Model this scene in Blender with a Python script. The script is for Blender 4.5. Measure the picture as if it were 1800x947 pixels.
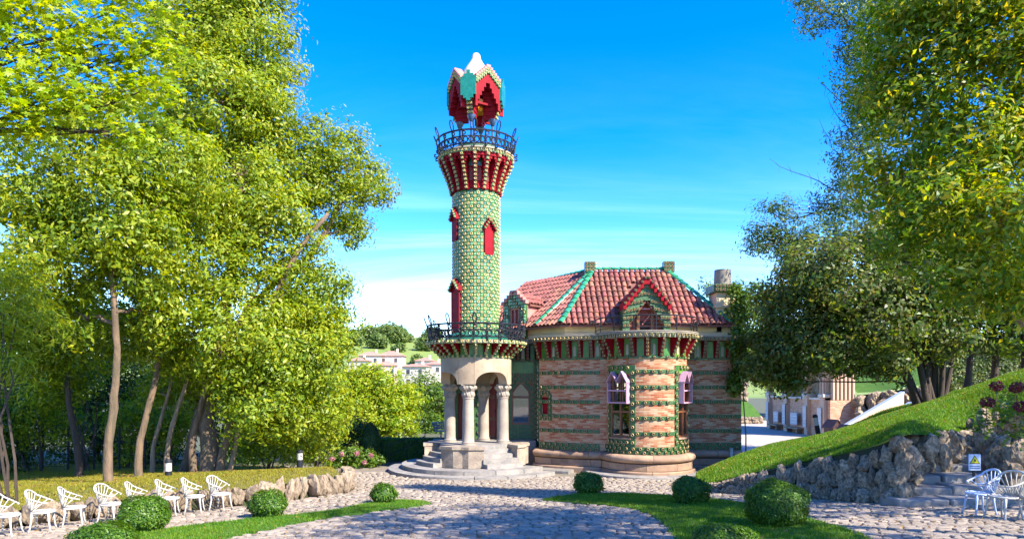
import bpy, math, random
import numpy as np
from mathutils import Vector, Matrix, noise

for _o in list(bpy.data.objects):
    bpy.data.objects.remove(_o)
SC = bpy.context.scene
COL = SC.collection
R = math.radians
sin, cos, pi = math.sin, math.cos, math.pi

# ------------------------------------------------------------------ camera, sky, sun, exposure
EYE = 3.5            # metres above the paving at the foot of the house
F = 1200.0           # focal length in photo pixels (photo 1800 x 947), horizon at y = 675
cam = bpy.data.cameras.new('camera')
cam.sensor_width = 36.0
cam.lens = 24.0
cam.shift_y = 201.5 / 1800.0
cam.clip_start = 0.05
cam.clip_end = 3000.0
camo = bpy.data.objects.new('camera', cam)
COL.objects.link(camo)
camo.location = (0, 0, EYE)
camo.rotation_euler = (pi / 2, 0, 0)
SC.camera = camo

SUN_EL, SUN_AZ = R(40), R(53)      # azimuth measured from 'towards the camera' to the right
sdir = Vector((cos(SUN_EL) * sin(SUN_AZ), -cos(SUN_EL) * cos(SUN_AZ), sin(SUN_EL)))
sun = bpy.data.lights.new('sun', 'SUN')
sun.energy = 3.5
sun.angle = R(0.55)
sun.color = (1.0, 0.93, 0.82)
suno = bpy.data.objects.new('sun', sun)
COL.objects.link(suno)
suno.rotation_euler = sdir.to_track_quat('Z', 'Y').to_euler()
suno.location = (30, -20, 40)

W = bpy.data.worlds.new('World')
SC.world = W
W.use_nodes = True
wn, wl = W.node_tree.nodes, W.node_tree.links
wn.clear()
wo = wn.new('ShaderNodeOutputWorld')
bg = wn.new('ShaderNodeBackground')
sky = wn.new('ShaderNodeTexSky')
sky.sky_type = 'NISHITA'
sky.sun_disc = False
sky.sun_elevation = SUN_EL
sky.sun_rotation = math.atan2(sdir.x, sdir.y)
sky.altitude = 50
sky.air_density = 1.0
sky.dust_density = 0.2
sky.ozone_density = 3.0
hs = wn.new('ShaderNodeHueSaturation')
hs.inputs['Saturation'].default_value = 1.5
hs.inputs['Hue'].default_value = 0.521
hs.inputs['Value'].default_value = 0.86
wl.new(sky.outputs[0], hs.inputs['Color'])
# thin streaky cirrus, laid out by direction on the sky
tc = wn.new('ShaderNodeTexCoord')
sp = wn.new('ShaderNodeSeparateXYZ')
wl.new(tc.outputs['Generated'], sp.inputs[0])
def wmath(op, a, b=None, clamp=False):
    n = wn.new('ShaderNodeMath'); n.operation = op; n.use_clamp = clamp
    for i, s in enumerate((a, b)):
        if s is None: continue
        if isinstance(s, (int, float)): n.inputs[i].default_value = s
        else: wl.new(s, n.inputs[i])
    return n.outputs[0]
zz = wmath('ADD', wmath('MAXIMUM', sp.outputs['Z'], 0.0), 0.10)
cu = wmath('DIVIDE', sp.outputs['X'], zz)
cv = wmath('DIVIDE', sp.outputs['Y'], zz)
cb = wn.new('ShaderNodeCombineXYZ')
wl.new(wmath('MULTIPLY', cu, 0.26), cb.inputs[0])
wl.new(wmath('MULTIPLY', cv, 0.85), cb.inputs[1])
cn = wn.new('ShaderNodeTexNoise')
cn.inputs['Scale'].default_value = 0.95
cn.inputs['Detail'].default_value = 7
cn.inputs['Roughness'].default_value = 0.62
cn.inputs['Distortion'].default_value = 0.6
wl.new(cb.outputs[0], cn.inputs['Vector'])
cm = wn.new('ShaderNodeMapRange')
cm.inputs[1].default_value = 0.44; cm.inputs[2].default_value = 0.84
cm.interpolation_type = 'SMOOTHSTEP'
cm.inputs[3].default_value = 0.0; cm.inputs[4].default_value = 0.5
wl.new(cn.outputs['Fac'], cm.inputs[0])
lo = wn.new('ShaderNodeMapRange')      # cirrus only low in the sky, all round
lo.interpolation_type = 'SMOOTHSTEP'
lo.inputs[1].default_value = 0.05; lo.inputs[2].default_value = 0.45
lo.inputs[3].default_value = 1.0; lo.inputs[4].default_value = 0.0
wl.new(sp.outputs['Z'], lo.inputs[0])
cf = wmath('MULTIPLY', cm.outputs[0], lo.outputs[0], True)
mx = wn.new('ShaderNodeMixRGB')
mx.inputs['Color2'].default_value = (5.2, 5.9, 6.8, 1)
wl.new(cf, mx.inputs['Fac'])
wl.new(hs.outputs[0], mx.inputs['Color1'])
wl.new(mx.outputs[0], bg.inputs['Color'])
bg.inputs['Strength'].default_value = 0.15
wl.new(bg.outputs[0], wo.inputs[0])

SC.view_settings.view_transform = 'Standard'
SC.view_settings.look = 'None'
SC.view_settings.gamma = 1.0
SC.view_settings.use_curve_mapping = False
SC.view_settings.exposure = 2.05
SC.render.engine = 'CYCLES'
SC.cycles.use_denoising = True
SC.cycles.max_bounces = 7
SC.cycles.transparent_max_bounces = 8
SC.cycles.diffuse_bounces = 4
SC.cycles.glossy_bounces = 2
SC.cycles.transmission_bounces = 4
SC.cycles.use_adaptive_sampling = True

# ------------------------------------------------------------------ helpers
def P(px, py, d):
    """photo pixel + distance -> world point"""
    return Vector(((px - 900) / F * d, d, EYE + (675 - py) / F * d))

def smooth(a, b, t):
    t = min(1, max(0, (t - a) / (b - a)))
    return t * t * (3 - 2 * t)

def g(x, y):
    """height of the paving: falls gently from the viewer to the house"""
    t = 24.5 - y
    z = 0.075 * 0.5 * (t + math.sqrt(t * t + 4)) - 0.02
    z += 0.026 * max(-16, min(16, x)) * smooth(0, 12, t)
    return max(z, 0) if y > 26 else z

def GP(px, py):
    """photo pixel -> point on the paving"""
    d = 16.0
    for _ in range(60):
        x = (px - 900) / F * d
        d = d * 0.5 + 0.5 * max(4, (EYE - g(x, d)) * F / (py - 675))
    x = (px - 900) / F * d
    return Vector((x, d, g(x, d)))

def in_poly(x, y, poly):
    c = False
    n = len(poly)
    j = n - 1
    for i in range(n):
        xi, yi = poly[i][0], poly[i][1]
        xj, yj = poly[j][0], poly[j][1]
        if (yi > y) != (yj > y) and x < (xj - xi) * (y - yi) / (yj - yi) + xi:
            c = not c
        j = i
    return c

def tag(o, label=None, cat=None, group=None, kind=None):
    if label: o['label'] = label
    if cat: o['category'] = cat
    if group: o['group'] = group
    if kind: o['kind'] = kind
    return o

def empty(name, loc=(0, 0, 0), rz=0, label=None, cat=None, group=None):
    o = bpy.data.objects.new(name, None)
    o.empty_display_size = 0.2
    COL.objects.link(o)
    o.location = loc
    o.rotation_euler = (0, 0, rz)
    tag(o, label, cat, group)
    return o

def link(name, me, parent=None, M=None, world=True):
    """new object; with world=True the mesh or matrix M is given in world space"""
    o = bpy.data.objects.new(name, me)
    COL.objects.link(o)
    if parent is not None:
        o.parent = parent
    if M is not None:
        o.matrix_basis = M
    if parent is not None and world:
        pm = PM(parent)
        o.matrix_parent_inverse = pm.inverted()
    return o

def PM(o):
    m = o.matrix_basis.copy()
    if o.parent is not None:
        m = PM(o.parent) @ o.matrix_parent_inverse @ m
    return m

def frame(p, n, up=(0, 0, 1), s=1.0):
    n = Vector(n).normalized(); up = Vector(up)
    t = n.cross(up).normalized(); up = t.cross(n)
    m = Matrix(((t.x * s, n.x * s, up.x * s, p[0]), (t.y * s, n.y * s, up.y * s, p[1]), (t.z * s, n.z * s, up.z * s, p[2]), (0, 0, 0, 1)))
    return m

class MB:
    def __init__(self):
        self.v, self.f, self.m, self.uv = [], [], [], None
    def add(self, vs, fs, mi=0, M=None):
        b = len(self.v)
        if M is not None:
            vs = [M @ Vector(q) for q in vs]
        self.v.extend([tuple(q) for q in vs])
        self.f.extend([tuple(b + i for i in q) for q in fs])
        self.m.extend([mi] * len(fs))
        return self
    def box(self, x0, x1, y0, y1, z0, z1, mi=0, M=None):
        vs = [(x0, y0, z0), (x1, y0, z0), (x1, y1, z0), (x0, y1, z0), (x0, y0, z1), (x1, y0, z1), (x1, y1, z1), (x0, y1, z1)]
        return self.add(vs, [(0, 3, 2, 1), (4, 5, 6, 7), (0, 1, 5, 4), (1, 2, 6, 5), (2, 3, 7, 6), (3, 0, 4, 7)], mi, M)
    def cbox(self, x0, x1, y0, y1, z0, z1, c=0.01, mi=0, M=None):
        """box with chamfered edges"""
        lo, hi = (x0, y0, z0), (x1, y1, z1)
        vs, idx = [], {}
        for sx in (0, 1):
            for sy in (0, 1):
                for sz in (0, 1):
                    s = (sx, sy, sz)
                    for ax in range(3):
                        q = []
                        for k in range(3):
                            e = hi[k] if s[k] else lo[k]
                            if k != ax:
                                e += -c if s[k] else c
                            q.append(e)
                        idx[(s, ax)] = len(vs); vs.append(q)
        fs = []
        for ax in range(3):
            b, d = (ax + 1) % 3, (ax + 2) % 3
            for s in (0, 1):
                q = []
                for (i, j) in ((0, 0), (1, 0), (1, 1), (0, 1)):
                    k = [0, 0, 0]; k[ax] = s; k[b] = i; k[d] = j
                    q.append(idx[(tuple(k), ax)])
                fs.append(q if s else q[::-1])
        for ax in range(3):          # edges along ax
            b, d = (ax + 1) % 3, (ax + 2) % 3
            for i in (0, 1):
                for j in (0, 1):
                    k0 = [0, 0, 0]; k0[b] = i; k0[d] = j
                    k1 = list(k0); k1[ax] = 1
                    k0, k1 = tuple(k0), tuple(k1)
                    q = [idx[(k0, b)], idx[(k1, b)], idx[(k1, d)], idx[(k0, d)]]
                    fs.append(q if i == j else q[::-1])
        for s in [(a, b, d) for a in (0, 1) for b in (0, 1) for d in (0, 1)]:
            q = [idx[(s, 0)], idx[(s, 1)], idx[(s, 2)]]
            fs.append(q if sum(s) % 2 else q[::-1])
        return self.add(vs, fs, mi, M)
    def prism(self, poly, z0, z1, mi=0, M=None, mtop=None):
        n = len(poly)
        vs = [(p[0], p[1], z0) for p in poly] + [(p[0], p[1], z1) for p in poly]
        fs = [tuple(range(n))[::-1]] + [(i, (i + 1) % n, n + (i + 1) % n, n + i) for i in range(n)]
        self.add(vs, fs, mi, M)
        self.add(vs[n:], [tuple(range(n))], mi if mtop is None else mtop, M)
        return self
    def lathe(self, prof, seg=24, mi=0, c=(0, 0), a0=0, a1=2 * pi, mod=None, M=None):
        full = abs(a1 - a0 - 2 * pi) < 1e-6
        na = seg if full else seg + 1
        vs, fs = [], []
        for (r, z) in prof:
            for i in range(na):
                a = a0 + (a1 - a0) * i / seg
                rr = r * (mod(a, z) if mod else 1)
                vs.append((c[0] + rr * cos(a), c[1] + rr * sin(a), z))
        for k in range(len(prof) - 1):
            for i in range(seg):
                j = (i + 1) % na
                fs.append((k * na + i, k * na + j, (k + 1) * na + j, (k + 1) * na + i))
        if full:
            if prof[0][0] > 1e-6: fs.append(tuple(range(na))[::-1])
            if prof[-1][0] > 1e-6: fs.append(tuple((len(prof) - 1) * na + i for i in range(na)))
        return self.add(vs, fs, mi, M)
    def tube(self, pts, rad, sides=6, mi=0, M=None, cap=True):
        pts = [Vector(p) for p in pts]
        n = len(pts)
        if not hasattr(rad, '__len__'): rad = [rad] * n
        vs, fs = [], []
        ref = None
        for i in range(n):
            d = (pts[min(i + 1, n - 1)] - pts[max(i - 1, 0)])
            if d.length < 1e-9: d = Vector((0, 0, 1))
            d.normalize()
            if ref is None:
                ref = d.orthogonal().normalized()
            else:
                ref = (ref - d * ref.dot(d))
                ref = ref.normalized() if ref.length > 1e-6 else d.orthogonal().normalized()
            b = d.cross(ref)
            for k in range(sides):
                a = 2 * pi * k / sides
                vs.append(pts[i] + (ref * cos(a) + b * sin(a)) * rad[i])
        for i in range(n - 1):
            for k in range(sides):
                j = (k + 1) % sides
                fs.append((i * sides + k, i * sides + j, (i + 1) * sides + j, (i + 1) * sides + k))
        if cap:
            fs.append(tuple(range(sides))[::-1])
            fs.append(tuple((n - 1) * sides + k for k in range(sides)))
        return self.add(vs, fs, mi, M)
    def mesh(self, name, mats, smooth=False, uvs=None):
        me = bpy.data.meshes.new(name)
        me.from_pydata(self.v, [], self.f)
        for m in (mats if isinstance(mats, (list, tuple)) else [mats]):
            me.materials.append(m)
        if any(self.m):
            me.polygons.foreach_set('material_index', self.m)
        if smooth:
            me.polygons.foreach_set('use_smooth', [True] * len(self.f))
        if uvs is not None:
            l = me.uv_layers.new(name='UVMap')
            flat = [0.0] * (2 * len(me.loops))
            for i, lp in enumerate(me.loops):
                flat[2 * i], flat[2 * i + 1] = uvs[lp.vertex_index]
            l.data.foreach_set('uv', flat)
        me.update()
        return me
    def build(self, name, mats, parent=None, smooth=False, M=None, uvs=None, world=True):
        return link(name, self.mesh(name, mats, smooth, uvs), parent, M, world)

def autosmooth(o, ang=40):
    me = o.data
    me.polygons.foreach_set('use_smooth', [True] * len(me.polygons))
    try: me.set_sharp_from_angle(angle=R(ang))
    except Exception: pass
    return o

def mesh_np(name, verts, faces, mat):
    """verts (N,3), faces (M,k) numpy -> mesh"""
    me = bpy.data.meshes.new(name)
    nv, (nf, k) = len(verts), faces.shape
    me.vertices.add(nv)
    me.vertices.foreach_set('co', np.ascontiguousarray(verts, dtype=np.float32).ravel())
    me.loops.add(nf * k)
    me.loops.foreach_set('vertex_index', np.ascontiguousarray(faces, dtype=np.int32).ravel())
    me.polygons.add(nf)
    me.polygons.foreach_set('loop_start', np.arange(0, nf * k, k, dtype=np.int32))
    for m in (mat if isinstance(mat, (list, tuple)) else [mat]):
        me.materials.append(m)
    me.update(calc_edges=True)
    return me

# ------------------------------------------------------------------ materials
def c4(c): return (c[0], c[1], c[2], 1)
MATS = {}
def mk(name, c1, c2=None, scale=4.0, rough=0.8, bump=0.0, bscale=25.0, objvar=0.0, isl=0.0, c3=None, detail=5,
       metal=0.0, spec=0.4, stain=None, sscale=1.2, coat=0.0, hue=0.0, samount=0.7, stretch=None):
    m = bpy.data.materials.new(name)
    m.use_nodes = True
    n, l = m.node_tree.nodes, m.node_tree.links
    b = n['Principled BSDF']
    b.inputs['Roughness'].default_value = rough
    b.inputs['Metallic'].default_value = metal
    b.inputs['Specular IOR Level'].default_value = spec
    if coat: b.inputs['Coat Weight'].default_value = coat; b.inputs['Coat Roughness'].default_value = 0.12
    t = n.new('ShaderNodeTexCoord')
    src = t.outputs['Object']
    if stretch:
        mp = n.new('ShaderNodeMapping'); mp.inputs['Scale'].default_value = stretch
        l.new(src, mp.inputs[0]); src = mp.outputs[0]
    if objvar or hue:
        oi = n.new('ShaderNodeObjectInfo')
        ad = n.new('ShaderNodeVectorMath'); ad.operation = 'ADD'
        ml = n.new('ShaderNodeVectorMath'); ml.operation = 'SCALE'
        cx = n.new('ShaderNodeCombineXYZ')
        for i in range(3): l.new(oi.outputs['Random'], cx.inputs[i])
        l.new(cx.outputs[0], ml.inputs[0]); ml.inputs['Scale'].default_value = 37.0
        l.new(src, ad.inputs[0]); l.new(ml.outputs[0], ad.inputs[1])
        src = ad.outputs[0]
    no = n.new('ShaderNodeTexNoise')
    no.inputs['Scale'].default_value = scale; no.inputs['Detail'].default_value = detail
    no.inputs['Roughness'].default_value = 0.6
    l.new(src, no.inputs['Vector'])
    rp = n.new('ShaderNodeValToRGB')
    rp.color_ramp.elements[0].position = 0.34; rp.color_ramp.elements[1].position = 0.66
    rp.color_ramp.elements[0].color = c4(c1); rp.color_ramp.elements[1].color = c4(c2 or c1)
    if c3 is not None:
        e = rp.color_ramp.elements.new(0.5); e.color = c4(c3)
    l.new(no.outputs['Fac'], rp.inputs['Fac'])
    col = rp.outputs['Color']
    if stain is not None:
        sn = n.new('ShaderNodeTexNoise'); sn.inputs['Scale'].default_value = sscale; sn.inputs['Detail'].default_value = 6
        sn.inputs['Roughness'].default_value = 0.7
        l.new(src, sn.inputs['Vector'])
        mr = n.new('ShaderNodeMapRange'); mr.inputs[1].default_value = 0.5; mr.inputs[2].default_value = 0.72
        mr.inputs[3].default_value = 0; mr.inputs[4].default_value = samount
        l.new(sn.outputs['Fac'], mr.inputs[0])
        mi = n.new('ShaderNodeMixRGB'); mi.inputs['Color2'].default_value = c4(stain)
        l.new(mr.outputs[0], mi.inputs['Fac']); l.new(col, mi.inputs['Color1'])
        col = mi.outputs[0]
    if objvar or isl or hue:
        hv = n.new('ShaderNodeHueSaturation')
        l.new(col, hv.inputs['Color'])
        amt = objvar or isl
        if isl:
            ge = n.new('ShaderNodeNewGeometry'); rs = ge.outputs['Random Per Island']
        else:
            rs = oi.outputs['Random']
        m1 = n.new('ShaderNodeMapRange'); m1.inputs[3].default_value = 1 - amt; m1.inputs[4].default_value = 1 + amt
        l.new(rs, m1.inputs[0]); l.new(m1.outputs[0], hv.inputs['Value'])
        if hue:
            fr = n.new('ShaderNodeMath'); fr.operation = 'MULTIPLY'; fr.inputs[1].default_value = 7.31
            l.new(rs, fr.inputs[0])
            f2 = n.new('ShaderNodeMath'); f2.operation = 'FRACT'; l.new(fr.outputs[0], f2.inputs[0])
            m2 = n.new('ShaderNodeMapRange'); m2.inputs[3].default_value = 0.5 - hue; m2.inputs[4].default_value = 0.5 + hue
            l.new(f2.outputs[0], m2.inputs[0]); l.new(m2.outputs[0], hv.inputs['Hue'])
        col = hv.outputs[0]
    l.new(col, b.inputs['Base Color'])
    if bump:
        bn = n.new('ShaderNodeTexNoise'); bn.inputs['Scale'].default_value = bscale; bn.inputs['Detail'].default_value = 6
        bn.inputs['Roughness'].default_value = 0.65
        l.new(src, bn.inputs['Vector'])
        bp = n.new('ShaderNodeBump'); bp.inputs['Strength'].default_value = bump; bp.inputs['Distance'].default_value = 0.03
        l.new(bn.outputs['Fac'], bp.inputs['Height']); l.new(bp.outputs[0], b.inputs['Normal'])
    MATS[name] = m
    return m

def leafmat(name, cols, trans=0.4, rough=0.45, tcol=None, patch=0.25):
    """leaf: colour picked per leaf, soft world-space patches, light passes through"""
    m = bpy.data.materials.new(name); m.use_nodes = True
    n, l = m.node_tree.nodes, m.node_tree.links
    b = n['Principled BSDF']; out = n['Material Output']
    b.inputs['Roughness'].default_value = rough; b.inputs['Specular IOR Level'].default_value = 0.35
    ge = n.new('ShaderNodeNewGeometry')
    rp = n.new('ShaderNodeValToRGB')
    els = rp.color_ramp.elements
    els[0].color = c4(cols[0]); els[0].position = 0.0
    els[1].color = c4(cols[-1]); els[1].position = 1.0
    for i in range(1, len(cols) - 1):
        e = els.new(i / (len(cols) - 1)); e.color = c4(cols[i])
    no = n.new('ShaderNodeTexNoise'); no.inputs['Scale'].default_value = 0.7; no.inputs['Detail'].default_value = 3
    l.new(ge.outputs['Position'], no.inputs['Vector'])
    a = n.new('ShaderNodeMath'); a.operation = 'MULTIPLY_ADD'; a.inputs[1].default_value = patch * 4; a.inputs[2].default_value = -patch * 2
    l.new(no.outputs['Fac'], a.inputs[0])
    s = n.new('ShaderNodeMath'); s.operation = 'ADD'; s.use_clamp = True
    l.new(ge.outputs['Random Per Island'], s.inputs[0]); l.new(a.outputs[0], s.inputs[1])
    l.new(s.outputs[0], rp.inputs['Fac'])
    l.new(rp.outputs[0], b.inputs['Base Color'])
    tr = n.new('ShaderNodeBsdfTranslucent')
    hv = n.new('ShaderNodeHueSaturation'); hv.inputs['Hue'].default_value = 0.475; hv.inputs['Saturation'].default_value = 1.15; hv.inputs['Value'].default_value = 1.7
    l.new(rp.outputs[0], hv.inputs['Color']); l.new(hv.outputs[0], tr.inputs['Color'])
    mx = n.new('ShaderNodeMixShader'); mx.inputs[0].default_value = trans
    l.new(b.outputs[0], mx.inputs[1]); l.new(tr.outputs[0], mx.inputs[2])
    l.new(mx.outputs[0], out.inputs['Surface'])
    MATS[name] = m
    return m

def brickmat(name, ca, cb_, cc, mortar):
    m = bpy.data.materials.new(name); m.use_nodes = True
    n, l = m.node_tree.nodes, m.node_tree.links
    b = n['Principled BSDF']; b.inputs['Roughness'].default_value = 0.85; b.inputs['Specular IOR Level'].default_value = 0.25
    uv = n.new('ShaderNodeUVMap')
    br = n.new('ShaderNodeTexBrick')
    br.inputs['Color1'].default_value = (0, 0, 0, 1); br.inputs['Color2'].default_value = (1, 1, 1, 1); br.inputs['Mortar'].default_value = (0.5, 0.5, 0.5, 1)
    br.inputs['Scale'].default_value = 1.0; br.inputs['Mortar Size'].default_value = 0.008; br.inputs['Mortar Smooth'].default_value = 0.2
    br.inputs['Brick Width'].default_value = 0.27; br.inputs['Row Height'].default_value = 0.068; br.inputs['Bias'].default_value = 0.0
    l.new(uv.outputs[0], br.inputs['Vector'])
    no = n.new('ShaderNodeTexNoise'); no.inputs['Scale'].default_value = 2.3; no.inputs['Detail'].default_value = 4
    l.new(uv.outputs[0], no.inputs['Vector'])
    # per-brick tone + patchy repairs
    ad = n.new('ShaderNodeMath'); ad.operation = 'MULTIPLY_ADD'; ad.inputs[1].default_value = 0.95; 
    l.new(br.outputs['Color'], ad.inputs[0])
    sb = n.new('ShaderNodeMath'); sb.operation = 'MULTIPLY_ADD'; sb.inputs[1].default_value = 1.1; sb.inputs[2].default_value = -0.50
    l.new(no.outputs['Fac'], sb.inputs[0]); l.new(sb.outputs[0], ad.inputs[2])
    rp = n.new('ShaderNodeValToRGB'); e = rp.color_ramp.elements
    e[0].position = 0.15; e[0].color = c4(ca); e[1].position = 0.95; e[1].color = c4(cc)
    q = e.new(0.55); q.color = c4(cb_)
    l.new(ad.outputs[0], rp.inputs['Fac'])
    mi = n.new('ShaderNodeMixRGB'); mi.inputs['Color2'].default_value = c4(mortar)
    l.new(br.outputs['Fac'], mi.inputs['Fac']); l.new(rp.outputs[0], mi.inputs['Color1'])
    l.new(mi.outputs[0], b.inputs['Base Color'])
    bp = n.new('ShaderNodeBump'); bp.inputs['Strength'].default_value = 0.7; bp.inputs['Distance'].default_value = 0.012; bp.invert = True
    l.new(br.outputs['Fac'], bp.inputs['Height']); l.new(bp.outputs[0], b.inputs['Normal'])
    MATS[name] = m
    return m

def glassmat(name, tint=(0.8, 0.85, 0.85), gl=0.25):
    m = bpy.data.materials.new(name); m.use_nodes = True
    n, l = m.node_tree.nodes, m.node_tree.links
    n.remove(n['Principled BSDF'])
    t = n.new('ShaderNodeBsdfTransparent'); t.inputs[0].default_value = c4(tint)
    gs = n.new('ShaderNodeBsdfGlossy'); gs.inputs['Roughness'].default_value = 0.03
    fr = n.new('ShaderNodeFresnel'); fr.inputs[0].default_value = 1.7
    a = n.new('ShaderNodeMath'); a.operation = 'ADD'; a.inputs[1].default_value = gl; a.use_clamp = True
    l.new(fr.outputs[0], a.inputs[0])
    mx = n.new('ShaderNodeMixShader'); l.new(a.outputs[0], mx.inputs[0]); l.new(t.outputs[0], mx.inputs[1]); l.new(gs.outputs[0], mx.inputs[2])
    l.new(mx.outputs[0], n['Material Output'].inputs['Surface'])
    MATS[name] = m
    return m

mk('ground_soil', (0.10, 0.085, 0.05), (0.07, 0.09, 0.03), 1.5, 0.95, 0.5, 8)
mk('paving_bed', (0.23, 0.185, 0.135), (0.165, 0.135, 0.095), 6, 0.95, 0.6, 40, stain=(0.07, 0.10, 0.03), sscale=0.9, samount=0.5)
mk('cobble', (0.33, 0.262, 0.19), (0.225, 0.182, 0.14), 5, 0.78, 0.55, 26, objvar=0.2, c3=(0.28, 0.225, 0.165))
mk('cobble_far', (0.33, 0.262, 0.19), (0.225, 0.182, 0.14), 5, 0.78, 0.5, 26, isl=0.2, c3=(0.28, 0.225, 0.165))
mk('court_paving', (0.42, 0.36, 0.29), (0.34, 0.29, 0.235), 2, 0.9, 0.3, 30)
mk('turf', (0.035, 0.10, 0.006), (0.06, 0.14, 0.008), 3, 0.9, 0.7, 60)
mk('turf_dry', (0.17, 0.15, 0.018), (0.10, 0.12, 0.015), 2, 0.95, 0.7, 45, c3=(0.11, 0.10, 0.02))
leafmat('grass_blade', [(0.03, 0.12, 0.004), (0.065, 0.19, 0.005), (0.12, 0.235, 0.008), (0.19, 0.25, 0.02)], 0.35, 0.5, patch=0.3)
leafmat('moss_blade', [(0.20, 0.19, 0.012), (0.30, 0.245, 0.018), (0.13, 0.17, 0.012)], 0.3, 0.6, patch=0.3)
mk('rock', (0.44, 0.33, 0.215), (0.11, 0.078, 0.048), 3.2, 0.92, 1.0, 11, objvar=0.28, c3=(0.27, 0.20, 0.13), stain=(0.06, 0.075, 0.03), sscale=2.6, samount=0.6)
mk('rock_pale', (0.34, 0.255, 0.165), (0.16, 0.115, 0.072), 3.0, 0.92, 1.0, 11, objvar=0.2, c3=(0.27, 0.20, 0.13), stain=(0.09, 0.085, 0.04), sscale=2.6, samount=0.6)
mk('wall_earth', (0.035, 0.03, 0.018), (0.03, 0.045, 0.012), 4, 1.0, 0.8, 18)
mk('step_stone', (0.30, 0.265, 0.22), (0.19, 0.175, 0.155), 3, 0.85, 0.5, 22, objvar=0.12, stain=(0.10, 0.10, 0.085), sscale=2, samount=0.6)
mk('block_stone', (0.36, 0.285, 0.20), (0.22, 0.17, 0.125), 2.2, 0.85, 0.6, 16, objvar=0.1, stain=(0.11, 0.085, 0.065), sscale=2.4, samount=0.75)
mk('plinth_stone', (0.36, 0.23, 0.135), (0.25, 0.15, 0.095), 2.0, 0.85, 0.5, 18, objvar=0.2, stain=(0.13, 0.11, 0.085), sscale=1.8, samount=0.7)
mk('column_stone', (0.35, 0.29, 0.22), (0.25, 0.205, 0.16), 2.0, 0.75, 0.3, 18, stain=(0.19, 0.145, 0.10), sscale=1.7, samount=0.5)
mk('drum_stone', (0.42, 0.32, 0.215), (0.32, 0.235, 0.155), 1.6, 0.75, 0.25, 16, objvar=0.06, stain=(0.24, 0.15, 0.085), sscale=2.2, samount=0.6)
brickmat('brick', (0.48, 0.315, 0.19), (0.43, 0.19, 0.09), (0.32, 0.075, 0.028), (0.37, 0.25, 0.155))
mk('tile_green', (0.09, 0.25, 0.13), (0.21, 0.34, 0.10), 3.0, 0.22, 0.0, 20, isl=0.5, hue=0.055, spec=0.6, c3=(0.13, 0.30, 0.17))
mk('tile_plate', (0.10, 0.22, 0.06), (0.16, 0.27, 0.08), 9, 0.3, 0.2, 40, objvar=0.35, hue=0.04, spec=0.6)
mk('tile_petal', (0.68, 0.47, 0.20), (0.60, 0.38, 0.14), 14, 0.32, 0.15, 60, spec=0.5)
mk('tile_dark', (0.015, 0.06, 0.02), (0.05, 0.12, 0.03), 17, 0.3, 0.5, 30, objvar=0.25, spec=0.6)
mk('tile_heart', (0.055, 0.025, 0.012), (0.09, 0.04, 0.015), 20, 0.4)
mk('tile_panel', (0.07, 0.22, 0.018), (0.02, 0.11, 0.02), 3.5, 0.33, 0.35, 7, objvar=0.22, hue=0.03, spec=0.45)
mk('tile_leaf', (0.014, 0.055, 0.015), (0.085, 0.16, 0.035), 17, 0.3, 0.9, 22, c3=(0.03, 0.10, 0.025), spec=0.6, detail=3)
mk('tile_teal', (0.012, 0.13, 0.085), (0.02, 0.18, 0.12), 5, 0.2, 0.1, 30, objvar=0.15, spec=0.6)
mk('brick_red', (0.20, 0.003, 0.010), (0.26, 0.006, 0.013), 4, 0.7, 0.2, 30, objvar=0.12, spec=0.15)
mk('brick_pink', (0.55, 0.22, 0.17), (0.46, 0.155, 0.125), 4, 0.65, 0.2, 30)
mk('roof_tile', (0.25, 0.072, 0.042), (0.175, 0.042, 0.026), 6, 0.62, 0.35, 30, objvar=0.34, hue=0.014, c3=(0.31, 0.12, 0.078), stain=(0.09, 0.045, 0.04), sscale=3, samount=0.6)
mk('roof_deck', (0.20, 0.075, 0.05), (0.15, 0.055, 0.04), 5, 0.8)
mk('tile_ridge', (0.02, 0.19, 0.095), (0.05, 0.27, 0.11), 5, 0.16, 0.1, 30, objvar=0.22, hue=0.02, spec=0.7)
mk('plaster_cream', (0.66, 0.53, 0.30), (0.56, 0.45, 0.27), 1.5, 0.85, 0.15, 20, stain=(0.42, 0.36, 0.25), sscale=1.6, samount=0.5)
mk('cornice_stone', (0.38, 0.31, 0.23), (0.28, 0.235, 0.18), 3, 0.85, 0.4, 25, stain=(0.14, 0.12, 0.10), sscale=2, samount=0.5)
mk('wood_brown', (0.13, 0.042, 0.016), (0.20, 0.068, 0.026), 3, 0.42, 0.2, 30, stretch=(6, 6, 0.7), spec=0.5)
mk('wood_red', (0.22, 0.03, 0.018), (0.15, 0.022, 0.014), 3, 0.5, 0.15, 30, stretch=(6, 6, 0.7))
mk('lavender', (0.46, 0.26, 0.33), (0.40, 0.22, 0.28), 3, 0.5, 0.1, 30)
mk('iron', (0.010, 0.011, 0.014), (0.018, 0.019, 0.024), 9, 0.55, 0.2, 60, spec=0.3)
mk('iron_blue', (0.03, 0.06, 0.13), (0.04, 0.075, 0.15), 9, 0.4, 0.1, 60, spec=0.5)
mk('white_glaze', (0.60, 0.52, 0.40), (0.50, 0.43, 0.32), 3, 0.5, 0.2, 25)
mk('amber', (0.75, 0.28, 0.01), (0.62, 0.20, 0.01), 6, 0.3)
mk('concrete', (0.25, 0.215, 0.165), (0.17, 0.15, 0.12), 3, 0.9, 0.4, 25)
mk('dark_inside', (0.012, 0.010, 0.009), (0.02, 0.015, 0.012), 2, 0.9)  # near-black colour standing in for the shade indoors
mk('curtain', (0.62, 0.60, 0.56), (0.52, 0.5, 0.47), 3, 0.9, stretch=(14, 14, 0.5))
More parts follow.
